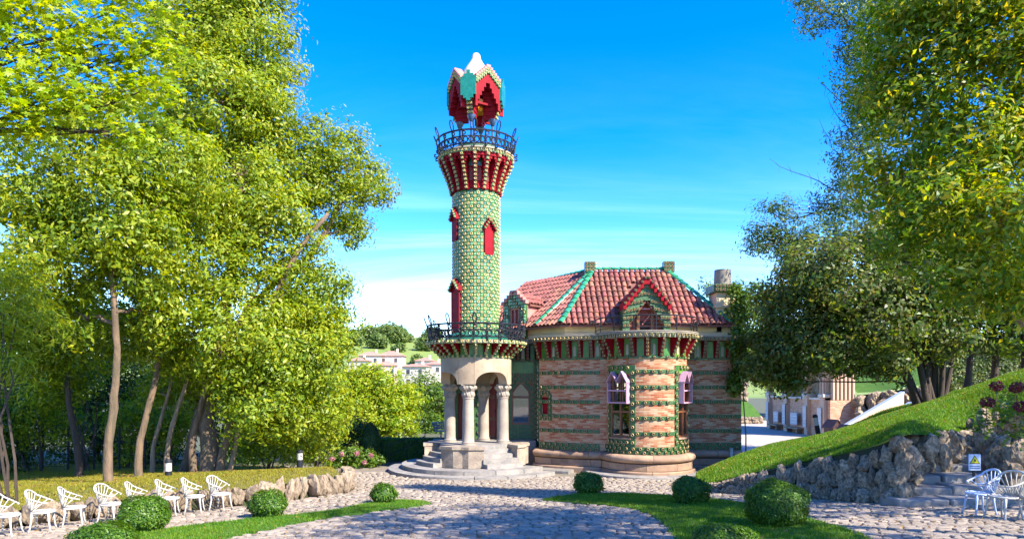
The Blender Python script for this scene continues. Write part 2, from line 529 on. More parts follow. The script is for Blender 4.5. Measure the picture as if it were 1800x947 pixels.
mk('white_paint', (0.50, 0.475, 0.42), (0.38, 0.355, 0.30), 7, 0.5, 0.25, 40, objvar=0.06, stain=(0.27, 0.22, 0.16), sscale=9, samount=0.5)
mk('blue_paint', (0.42, 0.52, 0.68), (0.36, 0.46, 0.62), 7, 0.5, 0.25, 40, stain=(0.35, 0.36, 0.40), sscale=9, samount=0.4)
mk('bark', (0.19, 0.125, 0.075), (0.10, 0.068, 0.042), 3.0, 0.95, 1.0, 14, stretch=(2.5, 2.5, 0.55), stain=(0.07, 0.075, 0.035), sscale=1.5)
mk('bark_pale', (0.33, 0.235, 0.145), (0.20, 0.14, 0.085), 3.0, 0.95, 0.9, 14, stretch=(2.5, 2.5, 0.5), stain=(0.12, 0.10, 0.06), sscale=1.5)
mk('bark_dark', (0.075, 0.052, 0.036), (0.045, 0.034, 0.025), 3.0, 0.95, 1.0, 14, stretch=(2.5, 2.5, 0.5))
leafmat('leaf_oak', [(0.07, 0.14, 0.008), (0.16, 0.245, 0.010), (0.255, 0.325, 0.014), (0.35, 0.37, 0.025)], 0.45)
leafmat('leaf_bright', [(0.10, 0.19, 0.008), (0.20, 0.29, 0.012), (0.31, 0.33, 0.018)], 0.42)
leafmat('leaf_maple', [(0.15, 0.27, 0.008), (0.25, 0.36, 0.010), (0.36, 0.40, 0.015)], 0.5)
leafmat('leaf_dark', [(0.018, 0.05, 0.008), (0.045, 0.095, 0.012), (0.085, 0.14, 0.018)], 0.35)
leafmat('leaf_gum', [(0.04, 0.095, 0.035), (0.075, 0.145, 0.045), (0.14, 0.20, 0.035)], 0.36)
leafmat('leaf_chestnut', [(0.06, 0.15, 0.015), (0.13, 0.235, 0.015), (0.24, 0.31, 0.018), (0.40, 0.35, 0.02)], 0.5)
leafmat('leaf_plum', [(0.055, 0.105, 0.02), (0.09, 0.16, 0.022), (0.14, 0.125, 0.045), (0.17, 0.23, 0.025)], 0.45)
leafmat('leaf_box', [(0.03, 0.085, 0.006), (0.065, 0.15, 0.008), (0.12, 0.215, 0.012)], 0.35)
leafmat('leaf_hedge', [(0.03, 0.09, 0.01), (0.055, 0.14, 0.012), (0.09, 0.18, 0.015)], 0.35)
leafmat('leaf_lime', [(0.12, 0.23, 0.008), (0.24, 0.33, 0.010), (0.38, 0.39, 0.015)], 0.42)
leafmat('leaf_ivy', [(0.04, 0.10, 0.01), (0.09, 0.17, 0.015), (0.16, 0.22, 0.02)], 0.4)
leafmat('leaf_far', [(0.05, 0.10, 0.025), (0.10, 0.16, 0.03), (0.17, 0.21, 0.045)], 0.35)
leafmat('petal_pink', [(0.40, 0.16, 0.18), (0.48, 0.22, 0.22), (0.35, 0.12, 0.16)], 0.3)
leafmat('petal_dark_red', [(0.11, 0.012, 0.018), (0.17, 0.02, 0.028), (0.09, 0.03, 0.02)], 0.25)
glassmat('glass')
import bmesh
rng = np.random.default_rng(7)
random.seed(11)

# ------------------------------------------------------------------ ground, hill, paving
def grid_mesh(name, xs, ys, zf, mat, smooth_=True):
    nx, ny = len(xs), len(ys)
    v = np.array([(x, y, zf(x, y)) for y in ys for x in xs])
    i = np.arange(nx - 1)[None, :] + (np.arange(ny - 1) * nx)[:, None]
    f = np.stack([i, i + 1, i + 1 + nx, i + nx], -1).reshape(-1, 4)
    me = mesh_np(name, v, f, mat)
    if smooth_: me.polygons.foreach_set('use_smooth', [True] * len(me.polygons))
    return me

xs = sorted(set([-420, -300, -200, -120, -70, -45] + list(range(-34, 35, 2)) + [45, 70, 120, 200, 300, 420]))
ys = sorted(set([-40, -20] + list(range(-10, 62, 2)) + [70, 90, 130, 200, 300, 520]))
tag(link('ground', grid_mesh('ground', xs, ys, lambda x, y: g(x, y) - 0.05, MATS['ground_soil'])), kind='structure')

def hillz(x, y):
    t = smooth(150, 400, y)
    u = (x + 72) / 120.0
    top = 26.0 * math.exp(-u * u * 0.55) + 6
    w = 1.2 * sin(x * 0.04 + y * 0.02)
    return -0.6 + top * t + w * t
mk('meadow', (0.14, 0.21, 0.035), (0.10, 0.17, 0.03), 0.03, 0.95, c3=(0.18, 0.23, 0.045))
tag(link('hill', grid_mesh('hill', list(range(-420, 321, 16)), list(range(140, 531, 13)), hillz, MATS['meadow'])), kind='structure')

def paved(x, y): return g(x, y)
tag(link('cobbled_pavement', grid_mesh('cobbled_pavement', [-17 + 0.5 * i for i in range(67)], [3 + 0.5 * i for i in range(54)],
    lambda x, y: g(x, y) - 0.006, MATS['paving_bed'])), kind='structure')
PAVE = bpy.data.objects['cobbled_pavement']
mbq = MB().box(8.2, 34, 27.9, 66, -0.03, 0.004)
tag(mbq.build('courtyard_paving', MATS['court_paving']), kind='structure')

# outlines of the two grass strips, read off the photograph on the paving
def densify(p, n=6):
    out = []
    for i in range(len(p)):
        a, b = p[i], p[(i + 1) % len(p)]
        for k in range(n): out.append(a.lerp(b, k / n))
    return out
STRIP_L = [GP(*q) for q in [(757, 885), (735, 880.5), (690, 880), (640, 887), (590, 897), (540, 904), (480, 909), (400, 918), (300, 930), (235, 938), (150, 952), (60, 975), (10, 1010), (330, 1010), (365, 965), (400, 947), (470, 932), (540, 917), (600, 908), (660, 900), (720, 893)]]
STRIP_R = [GP(*q) for q in [(953, 880), (985, 873), (1030, 869), (1100, 868), (1180, 872), (1250, 878), (1310, 886), (1370, 897), (1430, 915), (1480, 930), (1530, 949), (1610, 985), (1640, 1010), (1240, 1010), (1205, 965), (1185, 945), (1172, 925), (1150, 908), (1115, 896), (1060, 888), (1000, 884)]]

# walls that bound the paving
LW_PX = [(609, 866), (560, 873), (500, 881), (440, 888), (380, 894), (300, 900), (200, 909), (100, 919), (0, 930), (-90, 941)]
RW_PX = [(1216, 860), (1260, 866), (1300, 869), (1350, 872), (1400, 875), (1450, 879), (1500, 883), (1550, 886), (1592, 889)]
LW = [GP(*q) for q in LW_PX]
RW = [GP(*q) for q in RW_PX]
# paved region with stones
bound = [GP(609, 866)] + LW[1:] + [Vector((-9, 8, 0)), Vector((14, 8, 0)), Vector((13.5, 12, 0)), Vector((10.6, 14.6, 0))] + RW[::-1] + \
        [Vector((6.6, 24.9, 0)), Vector((5.4, 24.6, 0)), Vector((3.2, 25.6, 0)), Vector((1.4, 25.6, 0))] + \
        [Vector((-1.47 + 3.6 * sin(R(a)), 28 - 3.6 * cos(R(a)), 0)) for a in range(35, -80, -10)] + [Vector((-6.2, 27.5, 0)), Vector((-7.5, 26, 0)), Vector((-6.3, 23.5, 0))]
bp2 = [(p.x, p.y) for p in bound]
sl2 = [(p.x, p.y) for p in STRIP_L]
sr2 = [(p.x, p.y) for p in STRIP_R]

def stone_outline(rs, n=7, jit=0.16):
    return [(cos(2 * pi * (k + rs.uniform(-.22, .22)) / n), sin(2 * pi * (k + rs.uniform(-.22, .22)) / n), 1 + rs.uniform(-jit, jit)) for k in range(n)]
def cobble_geo(rs, a, b, h, far=False):
    n = 6 if far else 8
    pts = []
    for k in range(n):
        t = 2 * pi * (k + rs.uniform(-.25, .25)) / n
        c_, s_ = cos(t), sin(t)
        q = (abs(c_) ** 4 + abs(s_) ** 4) ** -0.25 * rs.uniform(0.86, 1.04)
        pts.append((a * c_ * q, b * s_ * q))
    if far:
        v = [(x, y, -0.03) for x, y in pts] + [(x * .84, y * .82, h * rs.uniform(.85, 1.1)) for x, y in pts]
        return v, [(k, (k + 1) % n, n + (k + 1) % n, n + k) for k in range(n)] + [tuple(range(n, 2 * n))]
    v = [(x, y, -0.03) for x, y in pts] + [(x * .98, y * .98, h * 0.55) for x, y in pts] + [(x * .80, y * .78, h * rs.uniform(.85, 1.1)) for x, y in pts]
    f = [(k, (k + 1) % n, n + (k + 1) % n, n + k) for k in range(n)] + [(n + k, n + (k + 1) % n, 2 * n + (k + 1) % n, 2 * n + k) for k in range(n)] + [tuple(range(2 * n, 3 * n))]
    return v, f
rs = random.Random(5)
spots = []
y = 9.6
row = 0
while y < 27.2:
    dy = rs.uniform(0.11, 0.19)
    x = -0.78 * y - 0.5 + rs.uniform(0, .3)
    while x < 0.78 * y + .5:
        dx = rs.uniform(0.14, 0.34)
        cx, cy = x + dx / 2, y + dy / 2 + rs.uniform(-.02, .02) + 0.12 * sin(x * .9 + row)
        if in_poly(cx, cy, bp2) and not in_poly(cx, cy, sl2) and not in_poly(cx, cy, sr2):
            spots.append((cx, cy, dx * .5 - .004, dy * .5 - .003, rs.uniform(-.14, .14)))
        x += dx
    y += dy
    row += 1
spots.sort(key=lambda q: q[1])
vis = [q for q in spots if abs(q[0]) < 0.745 * q[1] and (EYE - g(q[0], q[1])) / q[1] * F + 675 < 952]
near = set(id(q) for q in vis[:300])
variants = []
for k in range(8):
    mb = MB(); v, f = cobble_geo(rs, 1, 1, 0.03); mb.add(v, f)
    variants.append(mb.mesh('cobble', MATS['cobble']))
rest = MB()
for q in spots:
    cx, cy, a, b, rot = q
    z = g(cx, cy)
    if id(q) in near:
        M = Matrix.Translation((cx, cy, z)) @ frame((0, 0, 0), (-0.026, 1, 0), (-0.02, 0.075, 1)) @ Matrix.Rotation(rot, 4, 'Z') @ Matrix.Diagonal((a, b, 1, 1))
        link('cobble', rs.choice(variants), PAVE, M)
    else:
        v, f = cobble_geo(rs, a, b, rs.uniform(.02, .032), cy > 15.5)
        ca, sa = cos(rot), sin(rot)
        vv = []
        for (px_, py_, pz_) in v:
            wx, wy = cx + px_ * ca - py_ * sa, cy + px_ * sa + py_ * ca
            vv.append((wx, wy, g(wx, wy) + pz_))
        rest.add(vv, f)
tag(rest.build('cobble_field', MATS['cobble_far'], PAVE), kind='stuff')

# ------------------------------------------------------------------ grass
def blades(pts, h, w, rg, lean=0.5):
    n = len(pts)
    a = rg.uniform(0, 2 * pi, n)
    la = rg.uniform(0, 2 * pi, n); ll = rg.uniform(0, lean, n)
    hh = h * rg.uniform(.55, 1.35, n)
    d = np.stack([np.cos(a), np.sin(a), np.zeros(n)], 1) * (w * rg.uniform(.7, 1.3, n))[:, None]
    tip = np.stack([np.cos(la) * ll * hh, np.sin(la) * ll * hh, hh], 1)
    v = np.empty((n, 3, 3)); v[:, 0] = pts - d; v[:, 1] = pts + d; v[:, 2] = pts + tip
    return v.reshape(-1, 3), np.arange(n * 3).reshape(-1, 3)

def np_in(poly, X, Y):
    c = np.zeros(len(X), bool)
    j = len(poly) - 1
    for i in range(len(poly)):
        xi, yi = poly[i]; xj, yj = poly[j]
        if yi != yj:
            t = ((yi > Y) != (yj > Y)) & (X < (xj - xi) * (Y - yi) / (yj - yi) + xi)
            c ^= t
        j = i
    return c
gv = np.vectorize(g)
def strip(poly, label):
    pl = densify(poly, 4)
    ctr = sum(pl, Vector()) / len(pl)
    mb = MB()
    n = len(pl)
    top = []
    for p in pl:
        jx, jy = rs.uniform(-.05, .05), rs.uniform(-.04, .04)
        top.append((p.x + jx, p.y + jy, g(p.x, p.y) + 0.035))
    v = top + [(p[0], p[1], p[2] - 0.06) for p in top]
    mb.add(v, [tuple(range(n))[::-1]] + [(i, (i + 1) % n, n + (i + 1) % n, n + i) for i in range(n)])
    o = mb.build('grass_strip', MATS['turf'])
    me = o.data
    bm = bmesh.new(); bm.from_mesh(me); bmesh.ops.recalc_face_normals(bm, faces=bm.faces); bmesh.ops.triangulate(bm, faces=bm.faces); bm.to_mesh(me); bm.free()
    tag(o, kind='structure')
    p2 = [(p.x, p.y) for p in poly]
    xa = np.array(p2)
    lo, hi = xa.min(0), xa.max(0)
    area = (hi - lo).prod()
    X = rng.uniform(lo[0], hi[0], int(area * 2600)); Y = rng.uniform(lo[1], hi[1], len(X))
    k = np_in(p2, X, Y) & (np.abs(X) < .78 * Y) & (Y > 10)
    X, Y = X[k], Y[k]
    X = X + rng.normal(0, .035, len(X)); Y = Y + rng.normal(0, .035, len(Y))
    tuft = .75 + .5 * np.clip(.5 + np.sin(X * 7.3 + 2 * np.sin(Y * 5.1)) * np.sin(Y * 8.7 + X * 2), 0, 1)
    pts = np.stack([X, Y, gv(X, Y) + .02], 1)
    v, f = blades(pts, .05 * tuft, .0075, rng, .8)
    b = link('grass_blades', mesh_np('grass_blades', v, f, MATS['grass_blade']), o)
    tag(b, kind='stuff')
strip(STRIP_L, '')
strip(STRIP_R, '')

# a loft of rows of points -> a sheet of land with blades on it
def loft(rows, sub=4):
    rows = [[Vector(p) for p in r] for r in rows]
    def dense(r):
        out = []
        for i in range(len(r) - 1):
            for k in range(sub):
                p0, p1, p2_, p3 = r[max(i - 1, 0)], r[i], r[i + 1], r[min(i + 2, len(r) - 1)]
                t = k / sub
                out.append(0.5 * ((2 * p1) + (p2_ - p0) * t + (2 * p0 - 5 * p1 + 4 * p2_ - p3) * t * t + (3 * p1 - p0 - 3 * p2_ + p3) * t ** 3))
        out.append(r[-1]); return out
    rows = [dense(r) for r in rows]
    cols = [dense(list(c)) for c in zip(*rows)]
    return np.array([[tuple(p) for p in c] for c in cols])       # (nu, nv, 3)
def sheet(name, A, mat):
    nu, nv = A.shape[:2]
    i = (np.arange(nu - 1) * nv)[:, None] + np.arange(nv - 1)[None, :]
    f = np.stack([i, i + nv, i + nv + 1, i + 1], -1).reshape(-1, 4)
    me = mesh_np(name, A.reshape(-1, 3), f, mat)
    me.polygons.foreach_set('use_smooth', [True] * len(me.polygons))
    return link(name, me)
def sheet_points(A, dens, rg, keep=None):
    out = []
    nu, nv = A.shape[:2]
    for i in range(nu - 1):
        for j in range(nv - 1):
            a, b, c, d = A[i, j], A[i + 1, j], A[i + 1, j + 1], A[i, j + 1]
            ar = np.linalg.norm(np.cross(c - a, d - b)) / 2
            m = (a + c) / 2
            if abs(m[0]) > .80 * m[1] or (keep is not None and not keep(m)): continue
            n = rg.poisson(ar * dens(m))
            u, w = rg.uniform(0, 1, (2, n, 1))
            out.append((a * (1 - u) + b * u) * (1 - w) + (d * (1 - u) + c * u) * w)
    return np.concatenate(out)

# right lawn: from the top of the rockery up to its crest, then back and down
TOPZ = [.08, .28, .47, .66, .84, .98, 1.13, 1.30, 1.48]
rw_top = [Vector((p.x + .12, p.y + .28, p.z + h)) for p, h in zip(RW, TOPZ)]
rw_top += [P(1690, 766, 17.1), P(1760, 741, 17.0), P(1830, 715, 15.6), P(1960, 690, 14.5)]
crest = [P(*q) for q in [(1226, 832, 24.8), (1262, 816, 25), (1300, 800, 25.2), (1350, 783, 25.3), (1400, 773, 25.3), (1450, 763, 25.3), (1500, 748, 25.2), (1560, 728, 25), (1620, 711, 24.5), (1690, 690, 23.5), (1750, 672, 22.5), (1830, 645, 21.5), (1980, 615, 20)]]
mid1, mid2 = [], []
for a, b in zip(rw_top, crest):
    m = a.lerp(b, .35); m.z += .05; mid1.append(m)
    m = a.lerp(b, .72); m.z += .10; mid2.append(m)
back = []
for i, b in enumerate(crest):
    q = Vector((b.x + 0.9, b.y + 2.2, b.z - (0.35 if i < 7 else .12)))
    back.append(q)
back2 = []
for i, b in enumerate(crest):
    t = smooth(5, 10, i)
    back2.append(Vector((b.x + 2.5, b.y + 4.8, (b.z - .6) * t + (-.06) * (1 - t))))
LAWN = loft([rw_top, mid1, mid2, crest, back, back2], 3)
lawn = sheet('lawn', LAWN, MATS['turf'])
tag(lawn, kind='structure')
pts = sheet_points(LAWN, lambda m: 900, rng)
v, f = blades(pts, .065, .011, rng, .7)
tag(link('grass_blades', mesh_np('grass_blades', v, f, MATS['grass_blade']), lawn), kind='stuff')

# left bank with dry, mossy grass
inw = Vector((-.79, .61, 0))
lw_top = [Vector((p.x, p.y, p.z)) + inw * .26 + Vector((0, 0, .46 - .018 * i)) for i, p in enumerate(LW)]
rows = [lw_top]
for dist, dz in ((.8, .16), (2.0, .17), (4.2, -.02), (8.0, -.30), (14, -.45)):
    rows.append([p + inw * dist * (0.35 if i == 0 else 0.7 if i == 1 else 1) + Vector((0, dist * (.25 if i == 0 else .1 if i == 1 else 0), dz - (.0 if i else .0))) for i, p in enumerate(lw_top)])
BANK = loft(rows, 3)
bank = sheet('grass_bank', BANK[:, ::-1], MATS['turf_dry'])
tag(bank, kind='structure')
pts = sheet_points(BANK, lambda m: 800 if m[1] < 24 else 250, rng)
v, f = blades(pts, .05, .010, rng, .8)
tag(link('dry_grass_blades', mesh_np('dry_grass_blades', v, f, MATS['moss_blade']), bank), kind='stuff')

# ------------------------------------------------------------------ rockery walls, stone by stone
def rock_mesh(seed, mat, name='stone', stretch=(1, 1, 1), sub=3):
    rr = random.Random(seed)
    bm = bmesh.new(); bmesh.ops.create_icosphere(bm, subdivisions=sub, radius=1)
    pl = []
    for _ in range(22):
        d = Vector((rr.gauss(0, 1), rr.gauss(0, 1), rr.gauss(0, 1))).normalized(); pl.append((d, rr.uniform(.60, .98)))
    off = Vector((rr.uniform(0, 50), rr.uniform(0, 50), rr.uniform(0, 50)))
    for v in bm.verts:
        d = v.co.normalized()
        r = 1.12
        for (n_, k) in pl:
            q = d.dot(n_)
            if q > .05: r = min(r, k / q)
        r *= 1 + .20 * noise.noise(d * 1.7 + off) + .12 * noise.noise(d * 3.9 + off) + .13 * abs(noise.noise(d * 6 + off)) + .08 * noise.noise(d * 11 + off)
        v.co = Vector((d.x * stretch[0], d.y * stretch[1], d.z * stretch[2])) * r
    me = bpy.data.meshes.new(name); bm.to_mesh(me); bm.free()
    me.materials.append(mat)
    return me
ROCKS = [rock_mesh(100 + i, MATS['rock']) for i in range(12)]
PALE = [rock_mesh(200 + i, MATS['rock_pale']) for i in range(9)]

def place_rock(parent, meshes, p, sx, sy, sz, rr, tilt=.25, rz=None):
    M = Matrix.Translation(p) @ Matrix.Rotation(rr.uniform(0, 2 * pi) if rz is None else rz, 4, 'Z') @ Matrix.Rotation(rr.uniform(-tilt, tilt), 4, 'X') @ Matrix.Rotation(rr.uniform(-tilt, tilt), 4, 'Y') @ Matrix.Diagonal((sx, sy, sz, 1))
    return link('stone', rr.choice(meshes), parent, M)
def rock_wall(parent, bot, top, meshes, size, rr, tall=1.0, cap=.62):
    """bot/top: matching polylines; courses of stones leaning on the bank"""
    L = [0]
    for i in range(len(bot) - 1): L.append(L[-1] + (bot[i + 1] - bot[i]).length)
    def at(poly, s):
        for i in range(len(L) - 1):
            if s <= L[i + 1]: return poly[i].lerp(poly[i + 1], (s - L[i]) / (L[i + 1] - L[i]))
        return poly[-1]
    s = 0.0
    while s < L[-1]:
        a, b = at(bot, s), at(top, s)
        h = b.z - a.z
        w = rr.uniform(.55, 1.5) * size
        z = 0.0
        adv = w * .64
        while z < h + .03:
            sz = rr.uniform(.75, 1.3) * size * tall
            sz = min(sz, max(h * cap, .16))
            if z > .02 and h - z < sz * .55: break
            t = min(1, (z + sz * .42) / max(h, .1))
            p = a.lerp(b, t)
            p = Vector((p.x + rr.uniform(-.05, .05), p.y + rr.uniform(-.06, .06), a.z + z + sz * .45 - .03))
            place_rock(parent, meshes, p, w * .56 * rr.uniform(.8, 1.05), size * .52 * rr.uniform(.7, 1.3), sz * .60 * rr.uniform(.85, 1.05), rr, .35)
            z += sz * .80
        s += adv
# right rockery
rw = empty('rockery_wall', RW[0], 0, 'rugged grey limestone rockery holding up the green lawn slope', 'wall')
rr = random.Random(21)
bk = MB()
tb = [Vector((p.x + .12, p.y + .30, p.z + h - .04)) for p, h in zip(RW, TOPZ)]
n = len(RW)
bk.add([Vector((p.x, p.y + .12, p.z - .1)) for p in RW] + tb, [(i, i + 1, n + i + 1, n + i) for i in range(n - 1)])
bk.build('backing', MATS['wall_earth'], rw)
rock_wall(rw, RW, [Vector((p.x + .10, p.y + .26, p.z + h)) for p, h in zip(RW, TOPZ)], ROCKS, .30, rr, 1.35)
# the higher part behind the stone steps, and the piece right of them
PB0 = [GP(1592, 889), GP(1592, 889) + Vector((.55, .9, .12)), Vector((10.9, 16.6, 1.1)), Vector((12.2, 16.9, 1.35)), Vector((13.6, 16.6, 1.6)), Vector((15, 15.6, 1.7))]
PB1 = [Vector((PB0[0].x + .1, PB0[0].y + .3, 2.2)), P(1640, 768, 16.3), P(1690, 764, 17.0), P(1755, 740, 17.1), P(1810, 724, 16.8), P(1900, 700, 15.9)]
rock_wall(rw, PB0, PB1, ROCKS, .42, rr, 1.2)
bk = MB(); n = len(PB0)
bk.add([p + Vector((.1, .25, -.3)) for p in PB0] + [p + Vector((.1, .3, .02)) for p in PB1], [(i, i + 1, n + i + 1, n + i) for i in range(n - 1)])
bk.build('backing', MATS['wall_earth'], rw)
# a few big weathered stones standing proud (read off the photograph)
for (px_, py_, d, sx, sz) in [(1625, 790, 15.6, .32, .36), (1603, 778, 15.8, .26, .26), (1622, 770, 16.2, .26, .24), (1585, 782, 15.6, .24, .24), (1650, 772, 16.5, .26, .26), (1672, 772, 16.9, .26, .24), (1597, 806, 15.4, .22, .36), (1570, 812, 15.6, .28, .30), (1655, 806, 15.9, .30, .42), (1700, 800, 16.8, .32, .38), (1762, 785, 16.2, .28, .32), (1735, 775, 16.6, .26, .36), (1790, 800, 15.2, .32, .42), (1745, 808, 15.6, .28, .32), (1775, 830, 15.0, .28, .30), (1685, 778, 17.0, .25, .3), (1480, 862, 16.0, .36, .36), (1425, 848, 16.9, .36, .40), (1530, 855, 15.5, .40, .46), (1560, 838, 15.4, .34, .42)]:
    place_rock(rw, ROCKS, P(px_, py_, d), sx, sx * .8, sz, rr, .2)
for (px_, py_, d, sx) in [(1705, 742, 17.6, .10), (1750, 735, 17.2, .11), (1795, 730, 16.8, .12), (1765, 715, 18, .09), (1728, 735, 17.5, .2)]:
    place_rock(rw, PALE, P(px_, py_, d), sx, sx, sx * 1.5, rr, .2)

# old stone steps climbing behind the chairs
st = empty('garden_steps', GP(1640, 890), 0, 'worn mossy stone steps climbing between the rockery stones', 'steps')
for k in range(5):
    a = GP(1575 + 14 * k, 893 - 2 * k)
    y0 = a.y + .10 + .42 * k
    zt = g(a.x, a.y) + .17 * (k + 1)
    nseg = 3
    x = a.x + .1 + .12 * k
    for j in range(nseg):
        wd = rr.uniform(.75, 1.15)
        mb = MB().cbox(x + .012, x + wd - .012, y0 + rr.uniform(-.04, .04), y0 + .75, zt - .34, zt + rr.uniform(-.02, .015), .03)
        o = mb.build('tread_stone', MATS['step_stone'], st)
        x += wd

# left low wall
lw = empty('low_stone_wall', LW[0], 0, 'low wall of pale upright rocks edging the mossy bank behind the white chairs', 'wall')
rr = random.Random(33)
bk = MB(); n = len(LW)
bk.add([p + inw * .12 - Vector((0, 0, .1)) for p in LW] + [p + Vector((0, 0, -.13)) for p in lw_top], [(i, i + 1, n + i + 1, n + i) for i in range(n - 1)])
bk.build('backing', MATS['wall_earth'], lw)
rock_wall(lw, [p + inw * .02 for p in LW], [p - inw * .08 + Vector((0, 0, .08)) for p in lw_top], PALE, .38, rr, 2.0, 1.30)
endp = LW[0]
for k in range(4):
    for j in range(2):
        place_rock(lw, PALE, endp + Vector((-.02 - .10 * k, .25 + .42 * k, .17 + .27 * j)), .22, .26, .20, rr)

# a scatter of fallen leaves
leafmat('leaf_fallen', [(0.20, 0.10, 0.03), (0.30, 0.19, 0.04), (0.13, 0.07, 0.025)], 0.2)
def flat_leaves(pts, s, rg):
    n = len(pts); a = rg.uniform(0, 2 * pi, n); k = s * rg.uniform(.6, 1.4, n)
    d = np.stack([np.cos(a) * k, np.sin(a) * k, rg.uniform(-.2, .5, n) * k], 1); e = np.stack([-np.sin(a) * k * .5, np.cos(a) * k * .5, rg.uniform(-.1, .25, n) * k], 1)
    v = np.empty((n, 4, 3)); v[:, 0] = pts - d; v[:, 1] = pts + e; v[:, 2] = pts + d; v[:, 3] = pts - e; v[..., 2] += .012
    return v.reshape(-1, 3), np.arange(n * 4).reshape(-1, 4)
Y = rng.uniform(10, 25, 2600); X = rng.uniform(-.78, .78, 2600) * Y
k = np_in(bp2, X, Y); X, Y = X[k], Y[k]
v, f = flat_leaves(np.stack([X, Y, gv(X, Y) + .035], 1), .035, rng)
tag(link('fallen_leaves', mesh_np('fallen_leaves', v, f, MATS['leaf_fallen']), PAVE), kind='stuff')
pts = sheet_points(LAWN, lambda m: 9, rng)
v, f = flat_leaves(pts + np.array((0, 0, .05)), .04, rng)
tag(link('fallen_leaves', mesh_np('fallen_leaves', v, f, MATS['leaf_fallen']), lawn), kind='stuff')
pts = sheet_points(BANK, lambda m: 14 if m[1] < 26 else 3, rng)
v, f = flat_leaves(pts + np.array((0, 0, .04)), .04, rng)
tag(link('fallen_leaves', mesh_np('fallen_leaves', v, f, MATS['leaf_fallen']), bank), kind='stuff')
# ------------------------------------------------------------------ shared pieces of the building
def arcf(c, r, a, z):
    """frame on a round wall: a = 0 faces the viewer, a > 0 turns to the right"""
    n = (sin(a), -cos(a), 0)
    return frame((c[0] + r * sin(a), c[1] - r * cos(a), z), n)

def sunflower_mesh(s, dark=False):
    mb = MB(); h = s * .5
    mb.box(-h, h, -.02, .022, -h, h, 0)
    n = 10
    rings = [(.42, .020), (.33, .047), (.21, .040), (.18, .026)]
    if dark: rings = [(.40, .020), (.33, .042), (.31, .036), (.22, .026)]
    for k in range(3):
        (r0, y0), (r1, y1) = rings[k], rings[k + 1]
        vs = [(cos(2 * pi * i / n) * r0 * s * (1.06 if k == 0 and i % 2 else 1), y0, sin(2 * pi * i / n) * r0 * s * (1.06 if k == 0 and i % 2 else 1)) for i in range(n)] + [(cos(2 * pi * i / n) * r1 * s, y1, sin(2 * pi * i / n) * r1 * s) for i in range(n)]
        mb.add(vs, [(i, n + i, n + (i + 1) % n, (i + 1) % n) for i in range(n)], 1 if k < 2 else 2)
    r, y_ = rings[3]
    mb.add([(cos(2 * pi * i / n) * r * s, y_, sin(2 * pi * i / n) * r * s) for i in range(n)], [tuple(range(n))[::-1]], 2)
    return mb
SUN14 = sunflower_mesh(.135)
ST = {}
def sunflower(s, dark=False):
    k = (round(s, 3), dark)
    if k not in ST:
        ST[k] = sunflower_mesh(s, dark).mesh('sunflower_tile', [MATS['tile_dark' if dark else 'tile_plate'], MATS['tile_petal'], MATS['tile_heart']])
    return ST[k]
DARKT = [False]
def put_tile(parent, M, s=.15):
    return link('sunflower_tile', sunflower(s, DARKT[0]), parent, M)

def pillow(mb, M, s, h=.022, mi=0):
    q = s * .5
    vs = [(-q, -.01, -q), (q, -.01, -q), (q, -.01, q), (-q, -.01, q), (-q * .55, h, -q * .55), (q * .55, h, -q * .55), (q * .55, h, q * .55), (-q * .55, h, q * .55)]
    mb.add(vs, [(0, 4, 5, 1), (1, 5, 6, 2), (2, 6, 7, 3), (3, 7, 4, 0), (4, 7, 6, 5)], mi, M)

def stepped_corbel(parent, M, w, steps, h0, mat='brick_red', tile=None, tiles=True, depth0=.06, depth1=.45):
    """a bracket that steps outwards as it rises; M: frame at its foot, local y outwards, z up"""
    mb = MB()
    hh = h0 / steps
    for k in range(steps):
        d = depth0 + (depth1 - depth0) * k / max(1, steps - 1)
        mb.box(-w / 2, w / 2, -.05, d, k * hh - (0.0 if k == 0 else .0), (k + 1) * hh - .0015 * 0, 0)
    o = mb.build('corbel', MATS[mat], parent, M=M)
    if tiles:
        for k in range(steps):
            d = depth0 + (depth1 - depth0) * k / max(1, steps - 1)
            put_tile(o, M @ Matrix.Translation((0, d + .021, (k + .5) * hh)), min(hh, w) * .97 if tile is None else tile)
    return o

def ring(mb, c, r0, r1, z0, z1, seg=64, mi=0, a0=0, a1=2 * pi):
    """square-section ring or arc; angles as in arcf"""
    full = abs(a1 - a0 - 2 * pi) < 1e-6
    na = seg if full else seg + 1
    vs, fs = [], []
    for i in range(na):
        a = a0 + (a1 - a0) * i / seg
        for (r, z) in ((r0, z0), (r1, z0), (r1, z1), (r0, z1)):
            vs.append((c[0] + r * sin(a), c[1] - r * cos(a), z))
    for i in range(seg):
        j = (i + 1) % na
        for k in range(4):
            l_ = (k + 1) % 4
            fs.append((4 * i + k, 4 * j + k, 4 * j + l_, 4 * i + l_))
    if not full:
        fs.append((0, 1, 2, 3)); e = 4 * seg; fs.append((e + 3, e + 2, e + 1, e))
    return mb.add(vs, fs, mi)

